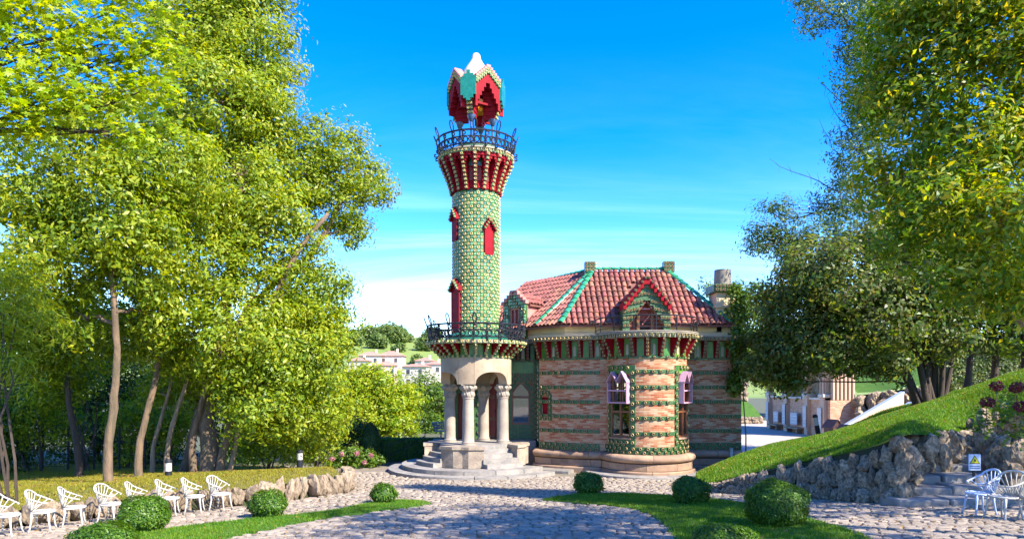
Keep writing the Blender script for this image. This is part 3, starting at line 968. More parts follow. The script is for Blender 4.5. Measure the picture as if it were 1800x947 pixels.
# ------------------------------------------------------------------ entrance steps
TC = (-1.47, 28.0)
ROT = R(-13)
stp = empty('entrance_steps', (TC[0], TC[1], 0), 0, 'curved sandstone entrance steps below the columned porch', 'steps')
FLOOR = 1.12
for r_, z0, z1, nseg in ((3.55, 0, .15, 9), (3.02, .15, .31, 8)):
    a0, a1 = R(-118), R(62)
    for k in range(nseg):
        b0, b1 = a0 + (a1 - a0) * k / nseg + .004, a0 + (a1 - a0) * (k + 1) / nseg - .004
        mb = MB(); ring(mb, TC, r_ - .75, r_, z0 - .03, z1, 6, 0, b0, b1)
        mb.build('step_slab', MATS['step_stone'], stp)
def uw(base, u, w):
    """local radial/side coordinates round the tower axis -> world xy"""
    return (TC[0] + u * sin(base) + w * cos(base), TC[1] - u * cos(base) + w * sin(base))
for base in (ROT - R(45), ROT + R(45)):
    for k in range(4):
        zt = .31 + .162 * (k + 1)
        dist = 2.42 - .30 * k
        pts = [(0.7, -.80), (dist - .10, -.80), (dist - .02, -.4), (dist, 0), (dist - .02, .4), (dist - .10, .80), (0.7, .80)]
        mb = MB().prism([uw(base, *q) for q in pts], zt - .165, zt)
        mb.build('step', MATS['step_stone'], stp)
for base in (ROT, ROT + R(90), ROT - R(90)):
    cells = [[(1.08, 0), (1.92, -.86), (2.12, -.30), (1.4, 0)], [(1.4, 0), (2.12, -.30), (2.06, .05), (2.12, .30)], [(1.08, 0), (1.4, 0), (2.12, .30), (1.92, .86)]]
    for q in cells:
        mb = MB().prism([uw(base, *p) for p in q], .30, FLOOR - .115)
        mb.build('pier_block', MATS['block_stone'], stp)
    q = [(1.0, 0), (1.95, -.92), (2.17, -.33), (2.12, .0), (2.17, .33), (1.95, .92)]
    MB().prism([uw(base, *p) for p in q], FLOOR - .114, FLOOR - .002).build('coping_slab', MATS['block_stone'], stp)
mb = MB(); mb.prism([uw(ROT + R(90) * 0, 1.48 * cos(t), 1.48 * sin(t)) for t in [2 * pi * k / 40 for k in range(40)]], .2, FLOOR)
mb.build('porch_floor', MATS['step_stone'], stp)
MB().box(-3.4, 1.0, 28.9, 29.95, -.02, FLOOR - .004).build('porch_floor', MATS['step_stone'], stp)

# ------------------------------------------------------------------ the tower
tw = empty('tiled_tower', (TC[0], TC[1], FLOOR), 0, 'tall round tower sheathed in green and sunflower tiles above a columned porch', 'tower')
# columns
shaft = [(.285, 0), (.285, .05), (.25, .06), (.265, .09), (.25, .12), (.236, .14), (.232, .5), (.225, 1.2), (.212, 1.80), (.232, 1.815), (.232, 1.85), (.212, 1.86)]
for k, a in enumerate((ROT, ROT + R(90), ROT - R(90), ROT + R(180))):
    cx, cy = uw(a, 1.13, 0)
    col = autosmooth(MB().lathe([(r_, FLOOR + z) for r_, z in shaft], 28, c=(cx, cy)).build('column', MATS['column_stone'], tw), 35)
    prof = []
    nz = 22
    for i in range(nz + 1):
        t = i / nz
        prof.append((.212 + .105 * t ** 1.7 + .012 * sin(t * pi * 3), FLOOR + 1.86 + .46 * t))
    def leafy(aa, z, z0=FLOOR + 1.86):
        t = (z - z0) / .46
        ph = 0 if t < .45 else pi / 8
        k_ = .5 + .5 * cos(8 * (aa + ph))
        wave = sin(min(1, (t % .5) / .5) * pi)
        return 1 + .20 * (k_ ** .7) * wave * (.7 + .5 * t) + .05 * cos(16 * aa + t * 9)
    cap = autosmooth(MB().lathe(prof, 64, c=(cx, cy), mod=leafy).build('capital', MATS['column_stone'], col), 50)
    MB().cbox(cx - .27, cx + .27, cy - .27, cy + .27, FLOOR + 2.318, FLOOR + 2.38, .015).build('abacus', MATS['column_stone'], col)
SPR, CRN, DTOP = 3.50, 3.98, 4.55
# arcaded drum: one voussoir block per quarter
colang = [ROT + R(90) * k for k in range(4)]
def zbot(a):
    d = min(abs(((a - c_ + pi) % (2 * pi)) - pi) for c_ in colang)
    hw = R(15)
    if d < hw: return SPR
    t = (R(45) - d) / (R(45) - hw)
    return SPR + (CRN - SPR) * math.sqrt(max(0, 1 - t ** 2.6))
cuts = [R(-45), R(-13), R(13), R(45)]
for q in range(12):
    a0 = ROT + R(90) * (q // 3) + cuts[q % 3] + .0035; a1 = ROT + R(90) * (q // 3) + cuts[q % 3 + 1] - .0035
    N = 20; vs, fs = [], []
    for i in range(N + 1):
        a = a0 + (a1 - a0) * i / N
        zb = zbot(a)
        for (r_, z) in ((1.06, zb), (1.44, zb), (1.44, DTOP), (1.06, DTOP)):
            vs.append((TC[0] + r_ * sin(a), TC[1] - r_ * cos(a), z))
    for i in range(N):
        for k in range(4):
            l_ = (k + 1) % 4
            fs.append((4 * i + k, 4 * i + 4 + k, 4 * i + 4 + l_, 4 * i + l_))
    fs += [(0, 1, 2, 3), (4 * N + 3, 4 * N + 2, 4 * N + 1, 4 * N)]
    autosmooth(MB().add(vs, fs).build('arch_stone', MATS['drum_stone'], tw), 30)
MB().lathe([(1.2, DTOP - .12), (1.2, DTOP - .02)], 40, c=TC).build('porch_ceiling', MATS['drum_stone'], tw)
# lower balcony: ring of corbels, deck, railing
DECK1 = 5.22
mb = MB(); ring(mb, TC, 1.0, 1.47, DTOP + .002, DTOP + .10, 72); mb.build('tile_course', MATS['tile_leaf'], tw)
for k in range(40):
    put_tile(tw, arcf(TC, 1.475, 2 * pi * k / 40 + .02, DTOP + .05), .10)
mb = MB(); ring(mb, TC, 1.0, 1.44, DTOP + .10, DECK1 - .14, 72); mb.build('frieze_wall', MATS['tile_panel'], tw)
for k in range(26):
    a = 2 * pi * k / 26 + .05
    stepped_corbel(tw, arcf(TC, 1.44, a, DTOP + .10), .13, 4, DECK1 - .14 - DTOP - .10, depth0=.10, depth1=.50)
mb = MB(); ring(mb, TC, 1.0, 2.02, DECK1 - .138, DECK1, 72); mb.build('balcony_deck', MATS['cornice_stone'], tw)
for k in range(60):
    put_tile(tw, arcf(TC, 2.03, 2 * pi * k / 60, DECK1 - .07), .13)

def railing(parent, c, r0, z0, h, n, lean, a0=0, a1=2 * pi, scroll=.22, loops=True, mat='iron', name='railing'):
    """wrought-iron balcony rail: hoops, uprights, scrolls and looped finials"""
    rail = MB()
    def pt(a, t, z, off=0):
        r_ = r0 + lean * t + off
        return (c[0] + r_ * sin(a), c[1] - r_ * cos(a), z0 + z)
    N = 64
    full = abs(a1 - a0 - 2 * pi) < 1e-6
    for t, rad in ((1.0, .036), (.62, .024), (.18, .03)):
        pts = [pt(a0 + (a1 - a0) * i / N, t, h * t) for i in range(N + 1)]
        rail.tube(pts, rad, 6)
    o = rail.build('hoop_rail', MATS[mat], parent)
    for i in range(n if full else n + 1):
        a = a0 + (a1 - a0) * i / n
        mb = MB()
        mb.tube([pt(a, 0, 0), pt(a, .5, h * .5), pt(a, 1, h), pt(a, 1.05, h + .04)], .032, 6)
        if loops:
            da = scroll / r0
            def loop(sx, zc, rx, rz, off=0.02, turns=1.0, rad=.023):
                pts = []
                for k in range(15):
                    th = 2 * pi * turns * k / 14
                    sc = 1 - .35 * k / 14 if turns > 1 else 1
                    pts.append(pt(a + sx * da * .5 + da * rx * sc * sin(th), (zc + rz * sc * cos(th)) / h, zc + rz * sc * cos(th), off))
                mb.tube(pts, rad, 5)
            loop(-1, h * .42, .46, h * .20, turns=1.3); loop(1, h * .42, .46, h * .20, turns=1.3)
            loop(0.5, h * .82, .34, h * .13, turns=1.2)
            # leaf-shaped finial loop
            fin = []
            for k in range(13):
                th = 2 * pi * k / 12
                fin.append(pt(a + da * .30 * sin(th) + da * .18, 1.0 + .20 * (1 - cos(th)), h + .19 * (1 - cos(th)), .05 * (1 - cos(th))))
            if i % 2 == 0: mb.tube(fin, .024, 5)
            # outward scroll at the foot
            pts = [pt(a, 0, .02, -.02), pt(a, 0, -.03, .10), pt(a, 0, -.02, .19), pt(a, 0, .06, .20), pt(a, 0, .07, .13)]
            mb.tube(pts, .032, 5)
        mb.build('baluster', MATS[mat], o)
    return o
railing(tw, TC, 1.90, DECK1, .62, 24, .10)
# shaft with chequered tiles
SH0, SH1, SR = DECK1, 11.22, .945
core = autosmooth(MB().lathe([(SR - .012, SH0 - .05), (SR - .012, SH1 + 1.85)], 72, c=TC).build('shaft', MATS['tile_leaf'], tw))
MB().lathe([(1.30, DECK1 + .002), (1.30, DECK1 + .22), (1.12, DECK1 + .30), (.98, DECK1 + .36)], 60, c=TC).build('green_skirting', MATS['tile_teal'], tw)
# windows of the tower: (angle, z bottom, z top, half width)
TWIN = [(R(36), 8.72, 9.82, .20), (R(-62), 9.33, 10.32, .23), (R(-58), 5.40, 7.45, .32)]
NA = 44
ts = 2 * pi * SR / NA
nrow = int((SH1 - SH0) / ts)
green = MB(); fl_near, fl_far = [], []
gl_near = []
for j in range(nrow):
    z = SH0 + ts * (j + .5)
    for i in range(NA):
        a = 2 * pi * i / NA
        a = (a + pi) % (2 * pi) - pi
        bad = False
        for (wa, z0, z1, hw) in TWIN:
            da = abs((a - wa + pi) % (2 * pi) - pi) * SR
            if da < hw + .02 and z0 - .05 < z < z1 + .32: bad = True
        if bad: continue
        M = arcf(TC, SR, a, z)
        if (i + j) % 2 == 0: (fl_near if abs(a) < R(100) else fl_far).append((abs(a), M))
        else: pillow(green, M, ts * .96)
for _, M in fl_near + fl_far: put_tile(core, M, ts * .95)
tag(green.build('green_tiling', MATS['tile_green'], core), kind='stuff')
# tower windows: red recess, shutter, stepped tiled hood
for (wa, z0, z1, hw) in TWIN:
    M = arcf(TC, SR - .02, wa, z0)
    hgt = z1 - z0
    w = MB()
    w.box(-hw - .02, -hw + .02, -.25, .05, 0, hgt); w.box(hw - .02, hw + .02, -.25, .05, 0, hgt)
    w.box(-hw + .02, hw - .02, -.25, .07, -.06, .02)
    o = w.build('window', MATS['brick_red'], tw, M=M)
    MB().box(-hw + .02, hw - .02, .0, .035, .02, hgt).build('shutter', MATS['brick_red'], o, M=M)
    hood = MB()
    lv = 4
    st_ = (hw + .10) / lv
    for k in range(lv):
        zb = hgt + k * .11 - .22
        hood.box(-hw - .10 + k * st_, -hw - .10 + (k + 1) * st_, -.1, .13, zb, zb + .18)
        hood.box(hw + .10 - (k + 1) * st_, hw + .10 - k * st_, -.1, .13, zb, zb + .18)
    hood.box(-hw + .0, hw - .0, -.1, .04, hgt - .12, hgt + .10)
    hd = hood.build('stepped_hood', MATS['brick_red'], o, M=M)
    for k in range(lv):
        zb = hgt + k * .11 - .22 + .09
        for sx in (-1, 1):
            if k == lv - 1 and sx == 1: pass
            link('sunflower_tile', sunflower(st_ * .98 if st_ < .13 else .125, False), o, M @ Matrix.Translation((sx * (hw + .10 - (k + .5) * st_), .15, zb)))
# upper gallery: tall flaring brackets with red recesses
G0, G1 = SH1, 12.56
NB = 18
mb = MB(); ring(mb, TC, .90, .985, G0 + .05, G1, 72); mb.build('gallery_wall', MATS['brick_red'], tw)
for k in range(NB):
    a = 2 * pi * (k + .5) / NB
    M = arcf(TC, .983, a, G0 + .35)
    ar = [(-.12, 0), (.12, 0), (.12, .34), (.06, .48), (0, .54), (-.06, .48), (-.12, .34)]
    m2 = MB(); n = len(ar)
    m2.add([(x, .012, z) for x, z in ar] + [(x, -.01, z) for x, z in ar], [tuple(range(n))[::-1]] + [(i, (i + 1) % n, n + (i + 1) % n, n + i) for i in range(n)])
    m2.build('blind_arch', MATS['wood_red'], tw, M=M)
    M = arcf(TC, .986, a, G0 + .92)
    MB().box(-.15, .15, 0, .03, 0, .30).build('green_panel', MATS['tile_teal'], tw, M=M)
for k in range(NB):
    a = 2 * pi * k / NB + .02
    steps = 9
    M = arcf(TC, .98, a, G0)
    m2 = MB(); hh = (G1 - G0) / steps
    def dep(i): return .06 + .46 * (i / (steps - 1)) ** 1.25
    for i in range(steps):
        m2.box(-.10, .10, -.04, dep(i), i * hh, (i + 1) * hh)
    cb_ = m2.build('bracket', MATS['brick_red'], tw, M=M)
    for i in range(steps):
        put_tile(cb_, M @ Matrix.Translation((0, dep(i) + .021, (i + .5) * hh)), .108)
    if k % 1 == 0:      # arch blocks that close the bay between two brackets near the top
        M2 = arcf(TC, .98, a + pi / NB, G1 - .40)
        m3 = MB()
        for i, (dx, z0, z1) in enumerate(((.17, .06, .22), (.11, .16, .32), (.05, .27, .40))):
            for sx in (-1, 1):
                xa, xb = sorted((sx * (dx + .06), sx * (dx - .06)))
                m3.box(xa, xb, .10, .42 + .03 * i, z0, z1)
        m3.build('arch_block', MATS['brick_red'], tw, M=M2)
mb = MB(); ring(mb, TC, .3, 1.50, G1 + .002, G1 + .13, 72); mb.build('gallery_cornice', MATS['cornice_stone'], tw)
for k in range(60):
    put_tile(tw, arcf(TC, 1.515, 2 * pi * k / 60, G1 + .066), .11)
DECK2 = G1 + .13
mb = MB(); ring(mb, TC, .3, 1.57, DECK2 + .001, DECK2 + .06, 72); mb.build('gallery_deck', MATS['cornice_stone'], tw)
railing(tw, TC, 1.50, DECK2 + .06, .60, 22, .12)
MB().lathe([(.95, DECK2 + .05), (.95, DECK2 + .30), (.82, DECK2 + .40), (.5, DECK2 + .46), (0.0, DECK2 + .5)], 40, c=TC).build('green_dome', MATS['tile_teal'], tw)
# lantern on four iron posts
LZ = 14.2
la = empty('lantern', (TC[0], TC[1], LZ)); la.parent = tw; la.matrix_parent_inverse = PM(tw).inverted()
for k in range(4):
    a = ROT + R(90) * k
    cx, cy = uw(a, .70, 0)
    m = MB().lathe([(.10, DECK2 + .05), (.10, DECK2 + .14), (.05, DECK2 + .18), (.045, LZ - .22), (.08, LZ - .18), (.13, LZ - .08), (.17, LZ + .02), (.17, LZ + .06)], 14, c=(cx, cy))
    autosmooth(m.build('post', MATS['iron_blue'], tw), 40)
    # finial loops of the post
    m2 = MB()
    ox, oy = uw(a, .98, .1)
    m2.tube([(cx, cy, DECK2 + .35), ((cx + ox) / 2, (cy + oy) / 2, DECK2 + .75), (ox, oy, DECK2 + 1.0), ((cx + ox) / 2 + .02, (cy + oy) / 2, DECK2 + 1.02), (cx, cy, DECK2 + .6)], .014, 5)
    m2.build('scroll', MATS['iron_blue'], tw)
# corner piers stepping outwards, faces closed by stepped gables
NS = 9; SHH = .155
for k in range(4):
    a = ROT + R(90) * k
    pier = MB()
    for i in range(NS):
        rr0 = .60; rr1 = .84 + .27 * min(1, i / 5)
        hw0 = .17 + .0 * i
        z0 = LZ + .05 + SHH * i
        hw = .13 + .36 * (i / (NS - 1)) * .55
        pier.prism([uw(a, rr0 - .25, -hw), uw(a, rr1, -hw * .9), uw(a, rr1, hw * .9), uw(a, rr0 - .25, hw)], z0, z0 + SHH)
    po = pier.build('corner_pier', MATS['brick_red'], tw)
    # glazed shield on the outer corner and tiles down its tapering foot
    Mf = frame((*uw(a, 1.13, 0), LZ - .13), (sin(a), -cos(a), 0))
    sh = MB()
    out = [(-.08, .60), (.08, .60), (.08, .70), (.20, .70), (.20, .82), (.31, .82), (.31, 1.55), (.20, 1.55), (.20, 1.66), (.07, 1.66), (.07, 1.80), (-.07, 1.80), (-.07, 1.66), (-.20, 1.66), (-.20, 1.55), (-.31, 1.55), (-.31, .82), (-.20, .82), (-.20, .70), (-.08, .70)]
    n = len(out)
    sh.add([(x, .03, z) for x, z in out] + [(x, -.06, z) for x, z in out], [tuple(range(n))[::-1]] + [(i, (i + 1) % n, n + (i + 1) % n, n + i) for i in range(n)])
    sh.build('teal_shield', MATS['tile_teal'], po, M=Mf)
    for i in range(5):
        for s in (-1, 1):
            rr1 = .84 + .27 * min(1, i / 5)
            put_tile(po, frame((*uw(a, rr1 + .022, s * .065), LZ + .05 + SHH * (i + .5)), (sin(a), -cos(a), 0)), .115)
    # face between this pier and the next: stepped chevron (arch below, gable above)
    am = a + R(45)
    dist = .97
    Mf = frame((*uw(am, dist, 0), LZ), (sin(am), -cos(am), 0))
    m = MB()
    COLS = 6; cw = .56 / COLS
    tl = []
    for s in (-1, 1):
        for i in range(COLS):
            x0, x1 = s * (i * cw), s * ((i + 1) * cw)
            xa, xb = min(x0, x1), max(x0, x1)
            ztop = 1.88 - .09 * i
            zarch = 1.27 - .18 * i if i < 5 else .28
            m.box(xa, xb, -.22, .0, zarch, ztop)
            m.box(xa, xb, -.26, .07, ztop, ztop + .10, 1)
            nt = int((ztop - zarch) / .118)
            for t in range(min(nt, 2)):
                if True: tl.append((s * (i + .5) * cw, ztop - .062 - .118 * t))
    fo = m.build('gable_face', [MATS['brick_red'], MATS['brick_pink']], tw, M=Mf)
    gp = MB()
    for s in (-1, 1):
        for i in range(COLS):
            ztop = 1.88 - .09 * i
            zarch = max(1.27 - .18 * i, ztop - .245)
            x0, x1 = sorted((s * (i * cw), s * ((i + 1) * cw)))
            gp.box(x0, x1, .001, .012, zarch, ztop - .002)
    gp.build('tile_facing', MATS['tile_leaf'], fo, M=Mf)
    for (x, z) in tl:
        put_tile(fo, Mf @ Matrix.Translation((x, .03, z)), .098)
    # lower lip of the opening
    MB().box(-.34, .34, -.5, -.30, .52, .60).build('inner_beam', MATS['brick_red'], tw, M=Mf)
MB().lathe([(.34, LZ + .40), (.42, LZ + .62), (.42, LZ + .85), (.3, LZ + .9)], 8, c=TC).build('amber_glazing', MATS['amber'], tw)
MB().lathe([(.85, LZ + 1.18), (.85, LZ + 1.23)], 8, c=TC).build('lantern_ceiling', MATS['brick_red'], tw)
autosmooth(MB().lathe([(.66, LZ + 1.30), (.68, LZ + 1.62), (.60, LZ + 1.95), (.44, LZ + 2.2), (.29, LZ + 2.42), (.19, LZ + 2.6), (.165, LZ + 2.76), (.12, LZ + 2.82), (0, LZ + 2.84)], 28, c=TC).build('white_finial', MATS['white_glaze'], tw), 40)
bpy.data.objects.remove(la)
# ------------------------------------------------------------------ the house
ho = empty('brick_house', (4.9, 30, 0), 0, 'banded brick house with green sunflower-tile courses, round bay and red tiled roof', 'house')
DARKT[0] = True
BC, BR = (5.32, 27.15), 1.59                 # round bay
KC, KR = (4.92, 32.8), 5.9                  # gently bowed wing beside the tower
ZP, ZF, ZC = 0.84, 4.5, 5.25                # plinth top, frieze foot, cornice foot

class Arc:
    def __init__(s, c, r, a0, a1): s.c, s.r, s.a0, s.a1, s.L = c, r, a0, a1, (a1 - a0) * r
    def at(s, q):
        a = s.a0 + q / s.r
        return (s.c[0] + s.r * sin(a), s.c[1] - s.r * cos(a)), (sin(a), -cos(a))
    def s_of(s, a): return (a - s.a0) * s.r
class Line:
    def __init__(s, p0, p1):
        s.p0, s.p1 = p0, p1
        d = (p1[0] - p0[0], p1[1] - p0[1]); s.L = math.hypot(*d); s.d = (d[0] / s.L, d[1] / s.L); s.n = (s.d[1], -s.d[0])
    def at(s, q): return (s.p0[0] + s.d[0] * q, s.p0[1] + s.d[1] * q), s.n
def pf(path, q, z, off=0.0):
    (x, y), n = path.at(q)
    return frame((x + n[0] * off, y + n[1] * off, z), (n[0], n[1], 0))

def wall(path, z0, z1, name, mat, parent, openings=(), thick=.28, step=.18, uoff=0.0):
    """wall along a path with rectangular openings (s0, s1, z0, z1); UV in metres"""
    ss = set([0.0, path.L]); zs = set([z0, z1])
    if isinstance(path, Arc):
        n = max(2, int(path.L / step)); ss |= set(path.L * i / n for i in range(n + 1))
    for (a, b, c_, d) in openings:
        ss = set(q for q in ss if not (a - .03 < q < a + .03 or b - .03 < q < b + .03)) | {a, b}; zs |= {c_, d}
    ss, zs = sorted(ss), sorted(zs)
    def hole(i, j):
        if i < 0 or j < 0 or i >= len(ss) - 1 or j >= len(zs) - 1: return True
        q, z = (ss[i] + ss[i + 1]) / 2, (zs[j] + zs[j + 1]) / 2
        return any(a < q < b and c_ < z < d for (a, b, c_, d) in openings)
    V, UV = [], []
    for q in ss:
        (x, y), n = path.at(q)
        for z in zs:
            V += [(x, y, z), (x - n[0] * thick, y - n[1] * thick, z)]; UV += [(q + uoff, z), (q + uoff + .1, z + .02)]
    nz = len(zs)
    id_ = lambda i, j, k: (i * nz + j) * 2 + k
    fs = []
    for i in range(len(ss) - 1):
        for j in range(nz - 1):
            if hole(i, j): continue
            fs.append((id_(i, j, 0), id_(i + 1, j, 0), id_(i + 1, j + 1, 0), id_(i, j + 1, 0)))
            fs.append((id_(i, j, 1), id_(i, j + 1, 1), id_(i + 1, j + 1, 1), id_(i + 1, j, 1)))
            if hole(i - 1, j): fs.append((id_(i, j, 0), id_(i, j + 1, 0), id_(i, j + 1, 1), id_(i, j, 1)))
            if hole(i + 1, j): fs.append((id_(i + 1, j, 0), id_(i + 1, j, 1), id_(i + 1, j + 1, 1), id_(i + 1, j + 1, 0)))
            if hole(i, j - 1): fs.append((id_(i, j, 0), id_(i, j, 1), id_(i + 1, j, 1), id_(i + 1, j, 0)))
            if hole(i, j + 1): fs.append((id_(i, j + 1, 0), id_(i + 1, j + 1, 0), id_(i + 1, j + 1, 1), id_(i, j + 1, 1)))
    return MB().add(V, fs).build(name, MATS[mat], parent, uvs=UV)

def sweep(path, prof, s0, s1, mb=None, step=.16, jit=0.0):
    """closed profile [(out, z)] along the path"""
    mb = mb or MB()
    n = max(1, int((s1 - s0) / step)) if isinstance(path, Arc) else 1
    k = len(prof); vs, fs = [], []
    for i in range(n + 1):
        (x, y), nn = path.at(s0 + (s1 - s0) * i / n)
        for (o, z) in prof: vs.append((x + nn[0] * o, y + nn[1] * o, z))
    for i in range(n):
        for j in range(k):
            l_ = (j + 1) % k
            fs.append((i * k + j, (i + 1) * k + j, (i + 1) * k + l_, i * k + l_))
    fs += [tuple(range(k)), tuple(range(n * k, n * k + k))[::-1]]
    return mb.add(vs, fs)

bayw = Arc(BC, BR, R(-112), R(112))
bulk = Arc(KC, KR, R(-40), R(-4))
(bx0, by0), _ = bulk.at(0)
ret = Line((bx0, 29.75), (bx0, by0))                 # short return beside the porch
ent = Line((-2.75, 29.75), (bx0, 29.75))             # wall behind the porch
wing = Line((6.45, 27.6), (9.27, 27.6))
wside = Line((9.268, 27.885), (9.268, 36))
lside = Line((-2.75, 36), (-2.75, 29.75))
back = Line((9.27, 36), (-2.75, 36))

# windows of the bay
WA = (R(-50), R(56)); WHW = .50; WZ0, WZ1 = 1.47, 3.90
bop = [(bayw.s_of(a) - WHW, bayw.s_of(a) + WHW, WZ0, WZ1) for a in WA]
wall(bayw, ZP - .02, ZF, 'bay_wall', 'brick', ho, bop)
sl_a = R(-37.2); slit = (bulk.s_of(sl_a) - .17, bulk.s_of(sl_a) + .17, 2.20, 2.98)
wall(bulk, ZP - .02, ZF, 'bowed_wall', 'brick', ho, [slit], uoff=3)
wall(ret, ZP - .02, ZF, 'return_wall', 'tile_leaf', ho)
wall(wing, ZP - .02, ZF, 'wing_wall', 'brick', ho, uoff=9)
wall(wside, 0, ZC, 'side_wall', 'brick', ho, uoff=14)
wall(lside, 0, ZC, 'side_wall', 'brick', ho, uoff=14)
wall(back, 0, ZC, 'rear_wall', 'brick', ho, uoff=14)

# entrance wall: door and pointed window openings
xs0 = 2.75
DOOR = (-1.12 + xs0, -.20 + xs0, FLOOR, 3.85)
PWIN = (-.02 + xs0, .80 + xs0, 1.75, 3.62)
LWIN = (-2.35 + xs0, -1.85 + xs0, FLOOR, 3.1)
wall(ent, 0, ZC, 'porch_wall', 'tile_leaf', ho, [DOOR, PWIN, LWIN])

# plinth: three courses of sandstone blocks, the top one a fat roll
def plinth(path, s0, s1, out, blk, seed, h=1.0):
    rr = random.Random(seed)
    roll = [(-.10, .52 * h)] + [(out - .16 + .20 * cos(t), .69 * h + .155 * h * sin(t)) for t in [-pi / 2 + pi * k / 8 for k in range(9)]] + [(-.10, .845 * h)]
    mid = [(-.1, .245 * h), (out - .10, .245 * h), (out - .085, .26 * h), (out - .085, .50 * h), (out - .10, .515 * h), (-.1, .515 * h)]
    low = [(-.1, -.05), (out + .01, -.05), (out + .03, .20 * h), (out - .01, .238 * h), (-.1, .238 * h)]
    for pr, bl in ((roll, blk * 1.5), (mid, blk), (low, blk * 1.25)):
        s = s0
        while s < s1 - .05:
            e = min(s1, s + bl * rr.uniform(.75, 1.25))
            if s1 - e < .3: e = s1
            o = sweep(path, pr, s + .006, e - .006).build('plinth_stone', MATS['plinth_stone'], ho)
            autosmooth(o, 35)
            s = e
plinth(bayw, .35, bayw.L - .35, .30, .95, 3)
plinth(bulk, -.10, bulk.L * .74, .26, .95, 4)
plinth(Line((bx0 + .0, 29.2), (bx0, by0 + .02)), 0, 29.2 - by0 - .02, .24, .8, 5)
plinth(wing, .1, wing.L, .20, 1.0, 6)
# low stone ledge that runs round the foot of the house
for path, s0, s1, off in ((bayw, .9, bayw.L - .75, .92), (bulk, .15, bulk.L * .46, .95)):
    s = s0
    while s < s1:
        e = min(s1, s + .85)
        sweep(path, [(.2, -.06), (off, -.06), (off, .11), (off - .02, .125), (.2, .125)], s + .006, e - .006).build('ledge_slab', MATS['step_stone'], ho)
        s = e

# tile bands
def band(path, z, h, s0, s1, rows=1, gap=.285, tile=.128, phase=0.0):
    sweep(path, [(-.02, z - h / 2), (.018, z - h / 2), (.018, z + h / 2), (-.02, z + h / 2)], s0, s1).build('leaf_tile_band', MATS['tile_leaf'], ho)
    for r_ in range(rows):
        zz_ = z + (r_ - (rows - 1) / 2) * h / rows
        s = s0 + .09 + (gap / 2 if r_ % 2 else 0) + phase
        while s < s1 - .06:
            put_tile(ho, pf(path, s, zz_, .036), tile)
            s += gap
BANDS = [3.98 - .585 * k for k in range(5)]
wl0, wr0 = bop[0], bop[1]
for z in BANDS:
    band(bayw, z, .145, wl0[1] + .19, wr0[0] - .19)
    band(bulk, z - .02, .145, .03, bulk.L * .72)
    band(wing, z - .02, .145, .12, wing.L)
for path, s0, s1 in ((bayw, .5, bayw.L - .5), (bulk, .03, bulk.L * .72), (wing, .12, wing.L)):
    band(path, 1.0, .28, s0, s1, 2, .27, .13)
